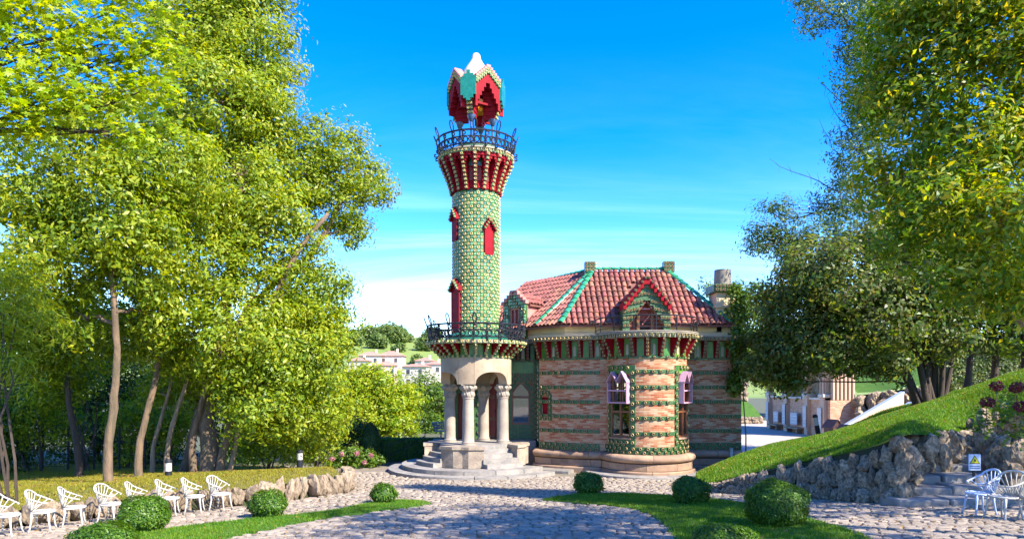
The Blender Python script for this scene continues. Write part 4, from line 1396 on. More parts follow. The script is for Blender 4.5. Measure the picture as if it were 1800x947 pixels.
# tiled surrounds of the bay windows
for k, (a, b, c_, d) in enumerate(bop):
    for (u0, u1) in ((a - .19, a - .005), (b + .005, b + .19)):
        sweep(bayw, [(-.02, 1.145), (.02, 1.145), (.02, 4.22), (-.02, 4.22)], u0, u1).build('leaf_tile_jamb', MATS['tile_leaf'], ho)
        z = 1.3
        while z < 4.2:
            put_tile(ho, pf(bayw, (u0 + u1) / 2, z, .038), .145); z += .292
    sweep(bayw, [(-.02, d), (.021, d), (.021, 4.218), (-.02, 4.218)], a - .005, b + .005).build('green_lintel', MATS['tile_panel'], ho)
    for q in (.15, .4, .65, .9): put_tile(ho, pf(bayw, a + q, 4.13, .038), .145)
    sweep(bayw, [(-.02, 1.146), (.021, 1.146), (.021, c_ - .06), (-.02, c_ - .06)], a - .004, b + .004).build('leaf_tile_apron', MATS['tile_leaf'], ho)
    for q in range(4):
        put_tile(ho, pf(bayw, a + .13 + .25 * q, 1.30, .038), .135)
        if q < 3: put_tile(ho, pf(bayw, a + .25 + .25 * q, 1.22, .038), .12)
    sweep(bayw, [(-.22, c_ - .06), (.07, c_ - .06), (.07, c_ - .003), (-.22, c_ + .01)], a - .03, b + .03).build('window_sill', MATS['plinth_stone'], ho)
    # the window itself, flat, set into the opening
    M = pf(bayw, (a + b) / 2, c_, -.12)
    w, H = b - a - .02, d - c_
    fr = MB(); x0, x1 = -w / 2, w / 2
    fr.box(x0, x0 + .07, -.05, .05, 0, H); fr.box(x1 - .07, x1, -.05, .05, 0, H)
    fr.box(x0 + .07, x1 - .07, -.05, .05, 0, .08); fr.box(x0 + .07, x1 - .07, -.05, .05, H - .08, H)
    wo_ = fr.build('window', MATS['wood_brown'], ho, M=M)
    m2 = MB(); m2.box(-.035, .035, -.045, .06, .08, H - .08); m2.build('mullion', MATS['wood_brown'], wo_, M=M)
    for zt in (.98, 1.36, 1.9):
        for sx in (-1, 1):
            xa, xb = sorted((sx * .035, sx * (w / 2 - .07)))
            MB().box(xa, xb, -.04, .05, zt - .035, zt + .035).build('transom', MATS['wood_brown'], wo_, M=M)
    for sx in (-1, 1):
        xa, xb = sorted((sx * .035, sx * (w / 2 - .07)))
        MB().box(xa, xb, -.006, .006, .08, H - .08).build('pane', MATS['glass'], wo_, M=M)
    for xc, ww in ((-.22, .12), (.16, .08)):
        cu_ = MB()
        N = 8
        vs = []
        for i in range(N + 1):
            xx = xc - ww / 2 + ww * i / N; yy = -.10 + .018 * cos(i * 2.4)
            vs += [(xx, yy, .08), (xx, yy, 1.35)]
        cu_.add(vs, [(2 * i, 2 * i + 2, 2 * i + 3, 2 * i + 1) for i in range(N)])
        cu_.build('curtain', MATS['curtain'], wo_, M=M)
    MB().box(x0 - .1, x1 + .1, -.62, -.60, -.1, H).build('dark_backing', MATS['dark_inside'], wo_, M=M)  # flat sheet behind the glass, the unlit room's shade is in its colour
    # lavender hood over the upper half: posts, bars and two little gables
    hz0, hz1 = 1.30, 2.08
    Mh = pf(bayw, (a + b) / 2, c_, -.05)
    dp = .20
    ho_ = MB().box(-w / 2 + .046, w / 2 - .046, .0, dp - .08, hz0, hz0 + .02).build('window_hood', MATS['lavender'], ho, M=Mh)
    for sx in (-1, 1):
        xa, xb = sorted((sx * (w / 2), sx * (w / 2 - .045)))
        MB().box(xa, xb, 0, dp, hz0, hz1).build('hood_cheek', MATS['lavender'], ho_, M=Mh)
    for zt in (hz0, 1.76): MB().box(-w / 2 + .045, w / 2 - .045, dp - .07, dp - .002, zt, zt + .055).build('hood_bar', MATS['lavender'], ho_, M=Mh)
    for xc in (-w / 4, w / 4):
        for sx in (-1, 1):
            gq = w / 4 + .02
            ex = xc + sx * gq
            m3 = MB()
            prof = [(xc, 2.46), (ex, hz1 - .01), (ex, hz1 + .05), (xc, 2.53)]
            vs = [(x, .0, z) for x, z in prof] + [(x, dp + .04, z) for x, z in prof]
            m3.add(vs, [(0, 1, 2, 3), (7, 6, 5, 4), (0, 4, 5, 1), (1, 5, 6, 2), (2, 6, 7, 3), (3, 7, 4, 0)])
            m3.build('hood_gable', MATS['lavender'], ho_, M=Mh)
        MB().box(xc - .03 + (.0), xc + .03, dp - .12, dp - .07, hz0 + .05, 2.4).build('hood_post', MATS['wood_brown'], ho_, M=Mh)
# red slit window with stepped tile surround
M = pf(bulk, (slit[0] + slit[1]) / 2, slit[2], -.12)
o = MB().box(-.17, .17, -.03, .03, 0, slit[3] - slit[2]).build('slit_shutter', MATS['brick_red'], ho, M=M)
Mo = pf(bulk, (slit[0] + slit[1]) / 2, slit[2], .012)
for (x, z) in [(-.25, -.07), (-.25, .15), (-.25, .37), (-.25, .6), (-.25, .8), (-.16, .93), (0, 1.02), (.16, .93), (.25, .8), (.25, .6), (.25, .37), (.25, .15), (.25, -.07), (0, -.07)]:
    put_tile(ho, Mo @ Matrix.Translation((x, .024, z)), .13)
    MB().box(x - .085, x + .085, -.02, .005, z - .11, z + .11).build('leaf_tile', MATS['tile_leaf'], ho, M=Mo)

# porch wall tiles: bright green panels above, sunflowers scattered below
for xa, xb in ((.45, 1.45), (2.72, 3.70)):
    MB().box(-xb, -xa, .002, .03, 3.98, 4.46).build('green_panel', MATS['tile_panel'], ho, M=frame((-2.75, 29.75, 0), (0, -1, 0)) )
def ptile(x, z, s=.14): put_tile(ho, frame((x, 29.75 - .024, z), (0, -1, 0)), s)
for r_ in range(3):
    for k in range(5): ptile(.02 + .24 * k + (.12 if r_ % 2 else 0), 3.9 - .16 * r_)
for z in [3.4 - .235 * k for k in range(10)]:
    ptile(.92, z); ptile(1.05, z - .12)
for z in (3.62, 3.5): ptile(.84, z)
for x in (-2.3, -2.05, -1.8, -1.6, -1.4): ptile(x, 3.42); ptile(x + .1, 3.28)
for x in (-1.72, -1.45, -1.25):
    for z in (1.4, 1.8, 2.2, 2.6, 3.0): ptile(x, z)
for k in range(9): put_tile(ho, pf(ret, ret.L - .12, 1.2 + .36 * k, .03), .14); put_tile(ho, pf(ret, ret.L - .5, 1.35 + .36 * k, .03), .14)

# front door: tall panelled leaf with a turned post
M = frame((-.66, 29.75 + .16, FLOOR), (0, -1, 0))
d_ = MB(); d_.box(-.46, -.38, -.05, .16, 0, 2.73); d_.box(.38, .46, -.05, .16, 0, 2.73); d_.box(-.38, .38, -.05, .16, 2.60, 2.73)
do = d_.build('door', MATS['wood_brown'], ho, M=M)
for sx in (-1, 1):
    xa, xb = sorted((sx * .012, sx * .378))
    MB().cbox(xa, xb, -.03, .03, 0.01, 2.6, .008).build('door_leaf', MATS['wood_brown'], do, M=M)
    for z0, z1 in ((.15, .8), (.95, 1.75), (1.9, 2.45)):
        MB().cbox(xa + .06, xb - .06, .028, .05, z0, z1, .01).build('door_panel', MATS['wood_red'], do, M=M)
autosmooth(MB().lathe([(.05, 0), (.05, .2), (.035, .25), (.05, .9), (.035, 1.5), (.06, 1.55), (.035, 1.6), (.05, 2.1), (.05, 2.6)], 12, c=(0, .09)).build('turned_post', MATS['wood_brown'], do, M=M), 40)
MB().tube([(.06, .06, 1.15), (.06, .10, 1.15), (.06, .10, 1.3), (.06, .06, 1.3)], .012, 6).build('handle', MATS['iron'], do, M=M)
# pointed window beside the porch
M = frame((.39, 29.75 + .10, 1.75), (0, -1, 0))
w = .41
fr = MB(); fr.box(-w, -w + .08, -.05, .09, 0, 1.45); fr.box(w - .08, w, -.05, .09, 0, 1.45); fr.box(-w + .08, w - .08, -.05, .09, 0, .09); fr.box(-w + .08, w - .08, -.05, .09, 1.14, 1.24)
pw = fr.build('pointed_window', MATS['wood_brown'], ho, M=M)
for sx in (-1, 1):
    vs = [(sx * w, -.05, 1.45), (sx * (w - .09), -.05, 1.42), (0, -.05, 1.78), (0, -.05, 1.87)]
    vs += [(x, .09, z) for x, _, z in vs]
    MB().add(vs, [(0, 1, 2, 3), (7, 6, 5, 4), (0, 4, 5, 1), (1, 5, 6, 2), (2, 6, 7, 3), (3, 7, 4, 0)]).build('arch_frame', MATS['wood_brown'], pw, M=M)
    MB().add([(sx * w, .02, 1.45), (0, .02, 1.87), (sx * w, .02, 1.87), (sx * w, -.02, 1.45), (0, -.02, 1.87), (sx * w, -.02, 1.87)], [(0, 1, 2), (5, 4, 3), (0, 3, 4, 1), (1, 4, 5, 2), (2, 5, 3, 0)]).build('spandrel', MATS['tile_leaf'], pw, M=M)
MB().box(-w + .08, w - .08, -.006, .006, .09, 1.14).build('pane', MATS['glass'], pw, M=M)
MB().add([(-w + .08, .004, 1.24), (w - .08, .004, 1.24), (w - .09, .004, 1.42), (0, .004, 1.78), (-w + .09, .004, 1.42)], [(0, 1, 2, 3, 4)]).build('pane', MATS['glass'], pw, M=M)
MB().box(-w - .2, w + .2, -.7, -.68, -.4, 2).build('dark_backing', MATS['dark_inside'], pw, M=M)  # near-black sheet that paints in the dark of the room
# narrow door at the far end of the porch
M = frame((-2.10, 29.75 + .12, FLOOR), (0, -1, 0))
nd = MB().cbox(-.25, .25, -.03, .03, 0, 1.98, .01).build('narrow_door', MATS['wood_red'], ho, M=M)
MB().box(-.25, -.17, .031, .07, 0, 1.98).build('door_post', MATS['wood_brown'], nd, M=M)

# frieze: green panels between red stepped corbels, cornice of tiles
def frieze(path, s0, s1, gap, out, seed, tilegap=.165, cream=False):
    sweep(path, [(-.28, ZF + .002), (.0, ZF + .002), (.0, ZC), (-.28, ZC)], s0, s1).build('frieze_wall', MATS['brick_red'], ho)
    n = max(1, round((s1 - s0) / gap)); gp_ = (s1 - s0) / n
    sweep(path, [(-.01, ZF - .02), (.035, ZF - .02), (.035, ZF + .055), (-.01, ZF + .055)], s0, s1).build('leaf_tile_course', MATS['tile_leaf'], ho)
    for i in range(n):
        m = s0 + gp_ * (i + .5)
        sweep(path, [(-.02, ZF + .06), (.014, ZF + .06), (.014, ZC - .02), (-.02, ZC - .02)], m - gp_ / 2 + .12, m + gp_ / 2 - .12).build('green_panel', MATS['tile_panel'], ho)
        if i % 2 == 1:
            Mx = pf(path, m, ZF + .12, .016)
            ar = [(-.05, 0), (.05, 0), (.05, .34), (0, .42), (-.05, .34)]
            m2 = MB(); m2.add([(x, .012, z) for x, z in ar] + [(x, -.01, z) for x, z in ar], [(4, 3, 2, 1, 0)] + [(k, (k + 1) % 5, 5 + (k + 1) % 5, 5 + k) for k in range(5)])
            m2.build('blind_niche', MATS['cornice_stone'], ho, M=Mx)
        put_tile(ho, pf(path, m, ZF + .018, .045), .11)
    for i in range(n + 1):
        stepped_corbel(ho, pf(path, s0 + gp_ * i, ZF + .06, 0), .15, 5, ZC - ZF - .06, depth0=.06, depth1=out - .06, tile=.105)
    sweep(path, [(-.3, ZC + .002), (out, ZC + .002), (out, ZC + .15), (out + .04, ZC + .155), (out + .04, ZC + .20), (-.3, ZC + .20)], s0 - .1, s1 + .05).build('cornice', MATS['cornice_stone'], ho)
    s = s0
    while s < s1:
        put_tile(ho, pf(path, s, ZC + .077, out + .02), .125); s += tilegap
frieze(bayw, R(12) * BR, bayw.L - R(12) * BR, .50, .40, 1)
frieze(bulk, .02, bulk.L * .76, .50, .34, 2)
frieze(wing, .30, wing.L - .02, .50, .34, 3)
frieze(Line((-.2, 29.75), (bx0, 29.75)), .05, 1.3, .42, .30, 4)
frieze(Line((9.27, 27.6), (9.27, 29.5)), .02, 1.9, .50, .34, 5)
# flat leads / terrace behind the cornices
TZ = ZC + .14
MB().prism([(BC[0] + 1.98 * cos(t), BC[1] + 1.98 * sin(t)) for t in [2 * pi * k / 48 for k in range(48)]], TZ - .1, TZ + .075).build('balcony_floor', MATS['cornice_stone'], ho)
MB().box(-2.75, 9.27, 29.7, 36, TZ - .1, TZ + .02).build('terrace', MATS['cornice_stone'], ho)
MB().prism([(bx0 + .1, 29.8), (bx0 + .1, 28.35)] + [bulk.at(bulk.L * q)[0] for q in (.15, .3, .45, .6, .8)] + [(9.2, 27.62), (9.2, 29.8)], TZ - .1, TZ + .024).build('terrace', MATS['cornice_stone'], ho)
# slab edge and rail of the bay balcony
sweep(bayw, [(.1, ZC + .205), (.46, ZC + .205), (.46, ZC + .235), (.44, ZC + .25), (.1, ZC + .25)], R(10) * BR, bayw.L - R(10) * BR).build('balcony_slab', MATS['concrete'], ho)
rl = MB(); zb = ZC + .25; rr_ = BR + .38
def bpt(a, z, o=0): return (BC[0] + (rr_ + o) * sin(a), BC[1] - (rr_ + o) * cos(a), zb + z)
A0, A1 = R(-96), R(96)
for z, rad in ((.56, .026), (.40, .013), (.26, .013), (.12, .013)):
    rl.tube([bpt(A0 + (A1 - A0) * i / 40, z) for i in range(41)], rad, 6)
ro = rl.build('balcony_rail', MATS['iron'], ho)
for i in range(9):
    a = A0 + (A1 - A0) * i / 8
    MB().tube([bpt(a, 0), bpt(a, .57)], .024, 6).build('baluster', MATS['iron'], ro)
for s_ in (-1, 1):
    for k in range(2):
        a = s_ * R(96 - 9 * k)
        MB().tube([bpt(a, .40), bpt(a, .52, .12), bpt(a, .50, .24), bpt(a, .42, .26), bpt(a, .40, .18), bpt(a, .46, .15)], .022, 6).build('scroll', MATS['iron'], ro)

# attic walls (cream plaster) under the eaves
EZ = 5.93
att = [(-1.4, 32.3), (1.34, 28.75), (2.15, 27.86), (8.55, 27.86), (8.55, 35.5)]
for a, b in zip(att[:-1], att[1:]):
    ln = Line(a, b)
    wall(ln, TZ + .022, EZ + .02, 'attic_wall', 'plaster_cream', ho, thick=.2)
    sweep(ln, [(0, TZ + .06), (.05, TZ + .06), (.05, TZ + .2), (.0, TZ + .24)], 0, ln.L).build('plaster_moulding', MATS['plaster_cream'], ho)

# ------------------------------------------------------------------ roof
rf = empty('roof', (4.9, 30.5, EZ)); rf.parent = ho; rf.matrix_parent_inverse = PM(ho).inverted()
RZ = 8.58
R1, R2, R0 = Vector((3.63, 30.5, RZ)), Vector((6.86, 30.5, RZ)), Vector((.73, 34.2, RZ - .18))
EB, EC, EL = Vector((1.95, 27.46, EZ)), Vector((1.0, 28.55, EZ)), Vector((-1.9, 32.2, EZ))
ER = Vector((8.85, 27.46, EZ)); ERB = Vector((9.0, 33.5, EZ)); R3 = Vector((6.9, 34.5, RZ))
faces = {'front': (EB, ER, R2, R1), 'corner': (EC, EB, R1), 'left': (EL, EC, R1, R0), 'right': (ER, ERB, R2)}
mb = MB()
dn = Vector((0, 0, -.05))
for k, q in faces.items():
    q = [p + dn for p in q]
    low_ = [p + Vector((0, 0, -.07)) for p in q]
    n = len(q)
    mb.add(q + low_, [tuple(range(n)), tuple(range(n, 2 * n))[::-1]] + [(i, n + i, n + (i + 1) % n, (i + 1) % n) for i in range(n)])
mb.add([R1 + dn, R2 + dn, R3 + dn, R0 + dn, ERB + dn, Vector((9, 36, EZ)), Vector((0, 36, EZ)), EL + dn], [(0, 1, 2, 3), (1, 4, 5, 2), (3, 2, 5, 6), (3, 6, 7)])
mb.build('roof_boards', MATS['roof_deck'], rf)
# barrel tile, local x across, y up the slope, z out
TWD, TLN = .205, .46
def barrel(mat, w0=.108, w1=.088, h=.085, ln=TLN, name='roof_tile'):
    n = 6; vs = []
    for (yy, ww, lift) in ((0, w0, .028), (ln, w1, 0)):
        for i in range(n + 1):
            t = pi * i / n
            vs.append((ww * cos(t), yy, h * sin(t) * (ww / w0) + lift))
        for i in range(n + 1):
            t = pi * i / n
            vs.append(((ww - .016) * cos(t), yy, (h - .016) * sin(t) * (ww / w0) + lift))
    N = n + 1
    fs = [(i, 2 * N + i, 2 * N + i + 1, i + 1) for i in range(n)] + [(N + i, N + i + 1, 3 * N + i + 1, 3 * N + i) for i in range(n)] + [(i, i + 1, N + i + 1, N + i) for i in range(n)]
    me = MB().add(vs, [q[::-1] for q in fs]).mesh(name, MATS[mat])
    me.polygons.foreach_set('use_smooth', [True] * len(me.polygons))
    try: me.set_sharp_from_angle(angle=R(40))
    except Exception: pass
    return me
ROOFT, RIDGET = barrel('roof_tile'), barrel('tile_ridge', .13, .115, .10, .42, 'ridge_tile')
rr = random.Random(9)
def tile_face(e0, e1, top, skip=None, col=.232, expo=.385):
    """e0->e1 eave; tiles laid in columns straight up the slope, clipped to the polygon (e0, e1, *top)"""
    ex = (e1 - e0).normalized()
    nrm = ex.cross(top[0] - e0).normalized()
    if nrm.z < 0: nrm = -nrm
    up = nrm.cross(ex).normalized()
    if up.z < 0: up = -up
    poly = [((p - e0).dot(ex), (p - e0).dot(up)) for p in [e0, e1] + list(top)]
    H = max(q[1] for q in poly)
    x0, x1 = min(q[0] for q in poly), max(q[0] for q in poly)
    k = x0 + col / 2
    while k < x1:
        y = -.06
        while y < H:
            if in_poly(k, y + .22, poly) or (y < 0 and in_poly(k, .05, poly)):
                p = e0 + ex * k + up * y
                if skip is None or not skip(p):
                    j = rr.uniform(-.012, .012)
                    M = Matrix(((ex.x, up.x, nrm.x, p.x), (ex.y, up.y, nrm.y, p.y), (ex.z, up.z, nrm.z, p.z), (0, 0, 0, 1))) @ Matrix.Translation((j, 0, -.01)) @ Matrix.Rotation(rr.uniform(-.025, .025), 4, 'Z')
                    link('roof_tile', ROOFT, rf, M)
            y += expo
        k += col
GX = 5.33      # gable axis
def in_gable(p): return abs(p.x - GX) < 1.0 and p.z < 7.75 - abs(p.x - GX) * 1.25
tile_face(EB, ER, [R2, R1], in_gable)
tile_face(EC, EB, [R1])
tile_face(EL, EC, [R1, R0], lambda p: (p - Vector((.75, 30.5, 6.5))).length < .75 and p.z < 6.9)
def ridge_line(a, b, step=.36):
    d = (b - a); L = d.length; d.normalize()
    sd = d.cross(Vector((0, 0, 1))).normalized(); nn = sd.cross(d).normalized()
    n = int(L / step)
    for i in range(n):
        p = a + d * (i * L / n)
        M = Matrix(((sd.x, d.x, nn.x, p.x), (sd.y, d.y, nn.y, p.y), (sd.z, d.z, nn.z, p.z), (0, 0, 0, 1))) @ Matrix.Translation((0, 0, .03))
        link('ridge_tile', RIDGET, rf, M)
ridge_line(R1, R2); ridge_line(EB, R1); ridge_line(EC, R1); ridge_line(ER, R2); ridge_line(R0, R1)

# small chequered chimneys on the ridge ends
def stack(p, w, h, name='ridge_stack'):
    o = MB().box(p.x - w / 2, p.x + w / 2, p.y - w / 2, p.y + w / 2, p.z - .3, p.z + h).build(name, MATS['tile_leaf'], ho)
    for k in range(3):
        for i in range(3):
            put_tile(o, frame((p.x - w / 2 + w * (k + .5) / 3, p.y - w / 2 - .021, p.z - .10 + (h + .1) * (i + .5) / 3), (0, -1, 0)), w / 3.1)
            put_tile(o, frame((p.x + w / 2 + .021, p.y - w / 2 + w * (k + .5) / 3, p.z - .10 + (h + .1) * (i + .5) / 3), (1, 0, 0)), w / 3.1)
stack(R1 + Vector((-.18, 0, 0)), .44, .36); stack(R2 + Vector((.1, 0, 0)), .44, .38)

# big chimney at the right-hand corner
cx, cy = 8.78, 28.4
ch = MB().cbox(cx - .44, cx + .44, cy - .5, cy + .5, TZ, 7.25, .02).build('chimney', MATS['plaster_cream'], ho)
MB().cbox(cx - .50, cx + .50, cy - .6, cy + .6, 6.62, 6.72, .015).build('chimney_moulding', MATS['plaster_cream'], ch)
MB().cbox(cx - .56, cx + .56, cy - .64, cy + .64, 7.252, 7.58, .02).build('chimney_cap', MATS['tile_leaf'], ch)
for k in range(7):
    for z in (7.34, 7.50): put_tile(ch, frame((cx - .45 + .15 * k, cy - .661, z), (0, -1, 0)), .13)
autosmooth(MB().lathe([(.34, 7.57), (.34, 8.05), (.33, 8.24), (.27, 8.24), (.27, 8.0)], 24, c=(cx - .02, cy)).build('chimney_pot', MATS['concrete'], ch), 40)

# ------------------------------------------------------------------ gable over the bay balcony
gy = 27.02
M = frame((GX, gy, TZ + .08), (0, -1, 0))     # local x points left, y out, z up
GH = 7.70 - TZ - .08
gd = empty('gable_dormer', (GX, gy, TZ)); gd.parent = ho; gd.matrix_parent_inverse = PM(ho).inverted()
cw = .135
ncol = 7
body = MB(); tl = []
for s_ in (-1, 1):
    for i in range(ncol):
        x0, x1 = sorted((s_ * i * cw, s_ * (i + 1) * cw))
        zt = GH - .26 - .165 * i
        za = GH - .88 - .20 * i if i < 5 else 0
        za = max(za, 0)
        body.box(x0, x1, -.9, 0, za, zt)
        body.box(x0, x1, -.95, .16, zt, zt + .30, 1)
        nt = 9
        for t in range(nt):
            z = zt - .075 - .14 * t
            if z < za + .03: break
            if (t + i) % 2 == 0: tl.append((s_ * (i + .5) * cw, z))
body.build('gable_body', [MATS['tile_leaf'], MATS['brick_red']], gd, M=M)
for (x, z) in tl: put_tile(gd, M @ Matrix.Translation((x, .021, z)), .122)
for s_ in (-1, 1):
    for i in range(ncol):
        put_tile(gd, M @ Matrix.Translation((s_ * (i + .5) * cw, .181, GH - .26 - .165 * i + .25)), .095)
# recess: timber infill, posts, struts, dark panel for the opening
inf = MB().box(-.66, .66, -.52, -.48, 0, GH - .8).build('timber_infill', MATS['wood_red'], gd, M=M)
for x in (-.28, .28):
    pst = MB().box(x - .06, x + .06, -.44, -.30, 0, 1.35).build('timber_post', MATS['wood_brown'], gd, M=M)
    for z in (.2, .45, .75): put_tile(gd, M @ Matrix.Translation((x, -.28, z)), .10)
MB().box(-.60, .60, -.34, -.26, 1.02, 1.07).build('tie_beam', MATS['lavender'], gd, M=M)
MB().box(-.25, .25, -.30, -.24, 1.26, 1.30).build('collar_beam', MATS['brick_pink'], gd, M=M)
for s_ in (-1, 1):
    MB().tube([(s_ * .12, -.3, .42), (s_ * -.18, -.3, .78)] if s_ == 1 else [(-.55, -.2, .95), (-.85, -.2, .55)], .018, 6).build('strut', MATS['brick_pink'], gd, M=M)
MB().box(-.20, .20, -.478, -.46, .0, .55).build('dark_opening_panel', MATS['dark_inside'], gd, M=M)  # shade of the opening put into a near-black panel
for s_ in (-1, 1):
    prof = [(s_ * .02, GH - .84), (s_ * .72, GH - 1.84), (s_ * .72, GH - 1.93), (s_ * .02, GH - .94)]
    vs = [(x, -.5, z) for x, z in prof] + [(x, -.05, z) for x, z in prof]
    MB().add(vs, [(0, 1, 2, 3), (7, 6, 5, 4), (0, 4, 5, 1), (1, 5, 6, 2), (2, 6, 7, 3), (3, 7, 4, 0)]).build('barge_board', MATS['wood_brown'], gd, M=M)
# little roof of the gable running back into the main roof
rg = MB()
for s_ in (-1, 1):
    vs = [(0, -.9, GH - .02), (s_ * 1.02, -.9, GH - 1.24), (s_ * 1.02, -3.0, GH - 1.24), (0, -3.0, GH - .02)]
    rg.add(vs + [(x, y, z - .06) for x, y, z in vs], [(0, 1, 2, 3), (7, 6, 5, 4), (0, 4, 5, 1), (1, 5, 6, 2), (2, 6, 7, 3), (3, 7, 4, 0)])
rg.build('dormer_roof', MATS['roof_deck'], gd, M=M)
for s_ in (-1, 1):
    for kk in range(2):
        for j in range(3):
            sl = Vector((s_ * .64, 0, -.77)).normalized()
            p0 = Vector((0, -1.1 - .25 * j, GH + .02)) + sl * (.55 + .42 * kk)
            up = -sl; ex = Vector((0, 1, 0)); nrm = ex.cross(up)
            if nrm.z < 0: nrm = -nrm; ex = -ex
            ML = Matrix(((ex.x, up.x, nrm.x, p0.x), (ex.y, up.y, nrm.y, p0.y), (ex.z, up.z, nrm.z, p0.z), (0, 0, 0, 1)))
            link('roof_tile', ROOFT, gd, M @ ML)

# ------------------------------------------------------------------ tiled dormer beside the tower
nd_ = Vector((-.62, -.78, 0)).normalized()
dp = Vector((.10, 29.75, TZ + .03))
M = frame(dp, nd_)                              # local x points left as seen from outside, y out
dd = empty('tiled_dormer', dp); dd.parent = ho; dd.matrix_parent_inverse = PM(ho).inverted()
w = .62; DH = 2.0
opening = (-.24, .24, .25, 1.38)
b_ = MB()
for (x0, x1, z0, z1) in ((-w, opening[0], 0, DH - .45), (opening[1], w, 0, DH - .45), (opening[0], opening[1], 0, opening[2]), (opening[0], opening[1], opening[3], DH - .45)):
    b_.box(x0, x1, -.14, 0, z0, z1)
for k in range(4): b_.box(-w + .15 * k + .0, w - .15 * k, -.14, 0, DH - .45 + .13 * k, DH - .45 + .13 * (k + 1))
b_.build('dormer_front', MATS['tile_leaf'], dd, M=M)
pl_ = MB()
for j in range(15):
    for i in range(9):
        x, z = -w + .069 + .138 * i, .07 + .138 * j
        if opening[0] - .05 < x < opening[1] + .05 and opening[2] - .05 < z < opening[3] + .07: continue
        if z > DH - .40 and abs(x) > w - (z - DH + .45) / .13 * .15 - .02: continue
        if (i + j) % 2: pillow(pl_, M @ Matrix.Translation((x, .006, z)), .13)
        else: put_tile(dd, M @ Matrix.Translation((x, .02, z)), .13) if (i * 3 + j) % 4 == 0 else pillow(pl_, M @ Matrix.Translation((x, .006, z)), .13)
tag(pl_.build('green_tiling', MATS['tile_green'], dd), kind='stuff')
MB().box(-.24, .24, -.12, -.08, .25, 1.38).build('window_panel', MATS['wood_red'], dd, M=M)
fr = MB()
for q in ((-.24, -.19, .25, 1.38), (.19, .24, .25, 1.38), (-.19, .19, .25, .31), (-.19, .19, 1.32, 1.38), (-.025, .025, .31, 1.32)): fr.box(q[0], q[1], -.079, -.03, q[2], q[3])
fr.build('window_frame', MATS['brick_pink'], dd, M=M)
for k in range(4):
    for s_ in (-1, 1):
        x0, x1 = sorted((s_ * (w - .15 * k + .06), s_ * (w - .15 * k - .10)))
        MB().box(x0, x1, -.16, .08, DH - .45 + .13 * k, DH - .45 + .13 * (k + 1) + .03).build('stepped_coping', MATS['brick_pink'], dd, M=M)
MB().box(-w + .42, w - .42, -.16, .08, DH + .075, DH + .16).build('stepped_coping', MATS['brick_pink'], dd, M=M)
for s_ in (-1, 1):
    x0, x1 = sorted((s_ * w, s_ * (w - .12)))
    MB().box(x0, x1, -2.6, -.142, 0, DH - .45).build('dormer_cheek', MATS['brick_pink'], dd, M=M)
rg = MB()
for s_ in (-1, 1):
    vs = [(0, -.17, DH + .02), (s_ * (w + .12), -.17, DH - .50), (s_ * (w + .12), -2.8, DH - .50), (0, -2.8, DH + .02)]
    rg.add(vs + [(x, y, z - .05) for x, y, z in vs], [(0, 1, 2, 3), (7, 6, 5, 4), (0, 4, 5, 1), (1, 5, 6, 2), (2, 6, 7, 3), (3, 7, 4, 0)])
rg.build('dormer_roof', MATS['roof_deck'], dd, M=M)
sl = Vector((-1 * (w + .12), 0, -.52)).normalized()
for j in range(9):
    for kk in range(2):
        p0 = Vector((0, -.25 - .232 * j, DH + .04)) + sl * (.48 + .40 * kk)
        up = -sl; ex = Vector((0, 1, 0)); nrm = ex.cross(up)
        if nrm.z < 0: nrm = -nrm; ex = -ex
        ML = Matrix(((ex.x, up.x, nrm.x, p0.x), (ex.y, up.y, nrm.y, p0.y), (ex.z, up.z, nrm.z, p0.z), (0, 0, 0, 1)))
        link('roof_tile', ROOFT, dd, M @ ML)
# white plaque on the plinth of the wing
MB().box(8.72, 8.84, 27.30, 27.33, .62, .95).build('wall_plaque', MATS['white_paint'], ho)
# ------------------------------------------------------------------ trees and shrubs
def leaf_geo(pts, nrm, L, W, rg):
    n = len(pts)
    nn = nrm + rg.normal(0, .45, (n, 3)); nn[:, 2] += .35
    nn /= np.linalg.norm(nn, axis=1)[:, None] + 1e-9
    d = rg.normal(0, 1, (n, 3)); d[:, 2] -= .25
    d -= nn * (d * nn).sum(1)[:, None]
    d /= np.linalg.norm(d, axis=1)[:, None] + 1e-9
    s = np.cross(nn, d)
    k = rg.uniform(.45, 1.4, n)[:, None]
    l_, w = L * k, W * k
    v = np.empty((n, 4, 3))
    v[:, 0] = pts
    v[:, 1] = pts + d * l_ * .45 + s * w * .5 + nn * w * .18
    v[:, 2] = pts + d * l_ - nn * l_ * .10
    v[:, 3] = pts + d * l_ * .45 - s * w * .5 + nn * w * .18
    return v.reshape(-1, 3)

def lobe_clumps(lobes, per_m2, rg, shell=(.55, 1.02), zmin=None):
    C, N, I = [], [], []
    for k, (c, r) in enumerate(lobes):
        rx, ry, rz = r
        ar = 4 * pi * ((rx * ry) ** 1.6 / 3 + (rx * rz) ** 1.6 / 3 + (ry * rz) ** 1.6 / 3) ** (1 / 1.6)
        n = max(4, int(ar * per_m2))
        d = rg.normal(0, 1, (n, 3)); d /= np.linalg.norm(d, axis=1)[:, None]
        ph = rg.uniform(0, 6, 3)
        bump = 1 + .16 * np.sin(d[:, 0] * 4 + ph[0]) * np.sin(d[:, 1] * 4 + ph[1]) + .14 * np.sin(d[:, 2] * 5 + ph[2])
        q = rg.uniform(shell[0] ** 2, shell[1] ** 2, n) ** .5
        C.append(np.array(c) + d * np.array(r) * (q * bump)[:, None]); N.append(d); I += [k] * n
    return np.concatenate(C), np.concatenate(N), np.array(I)

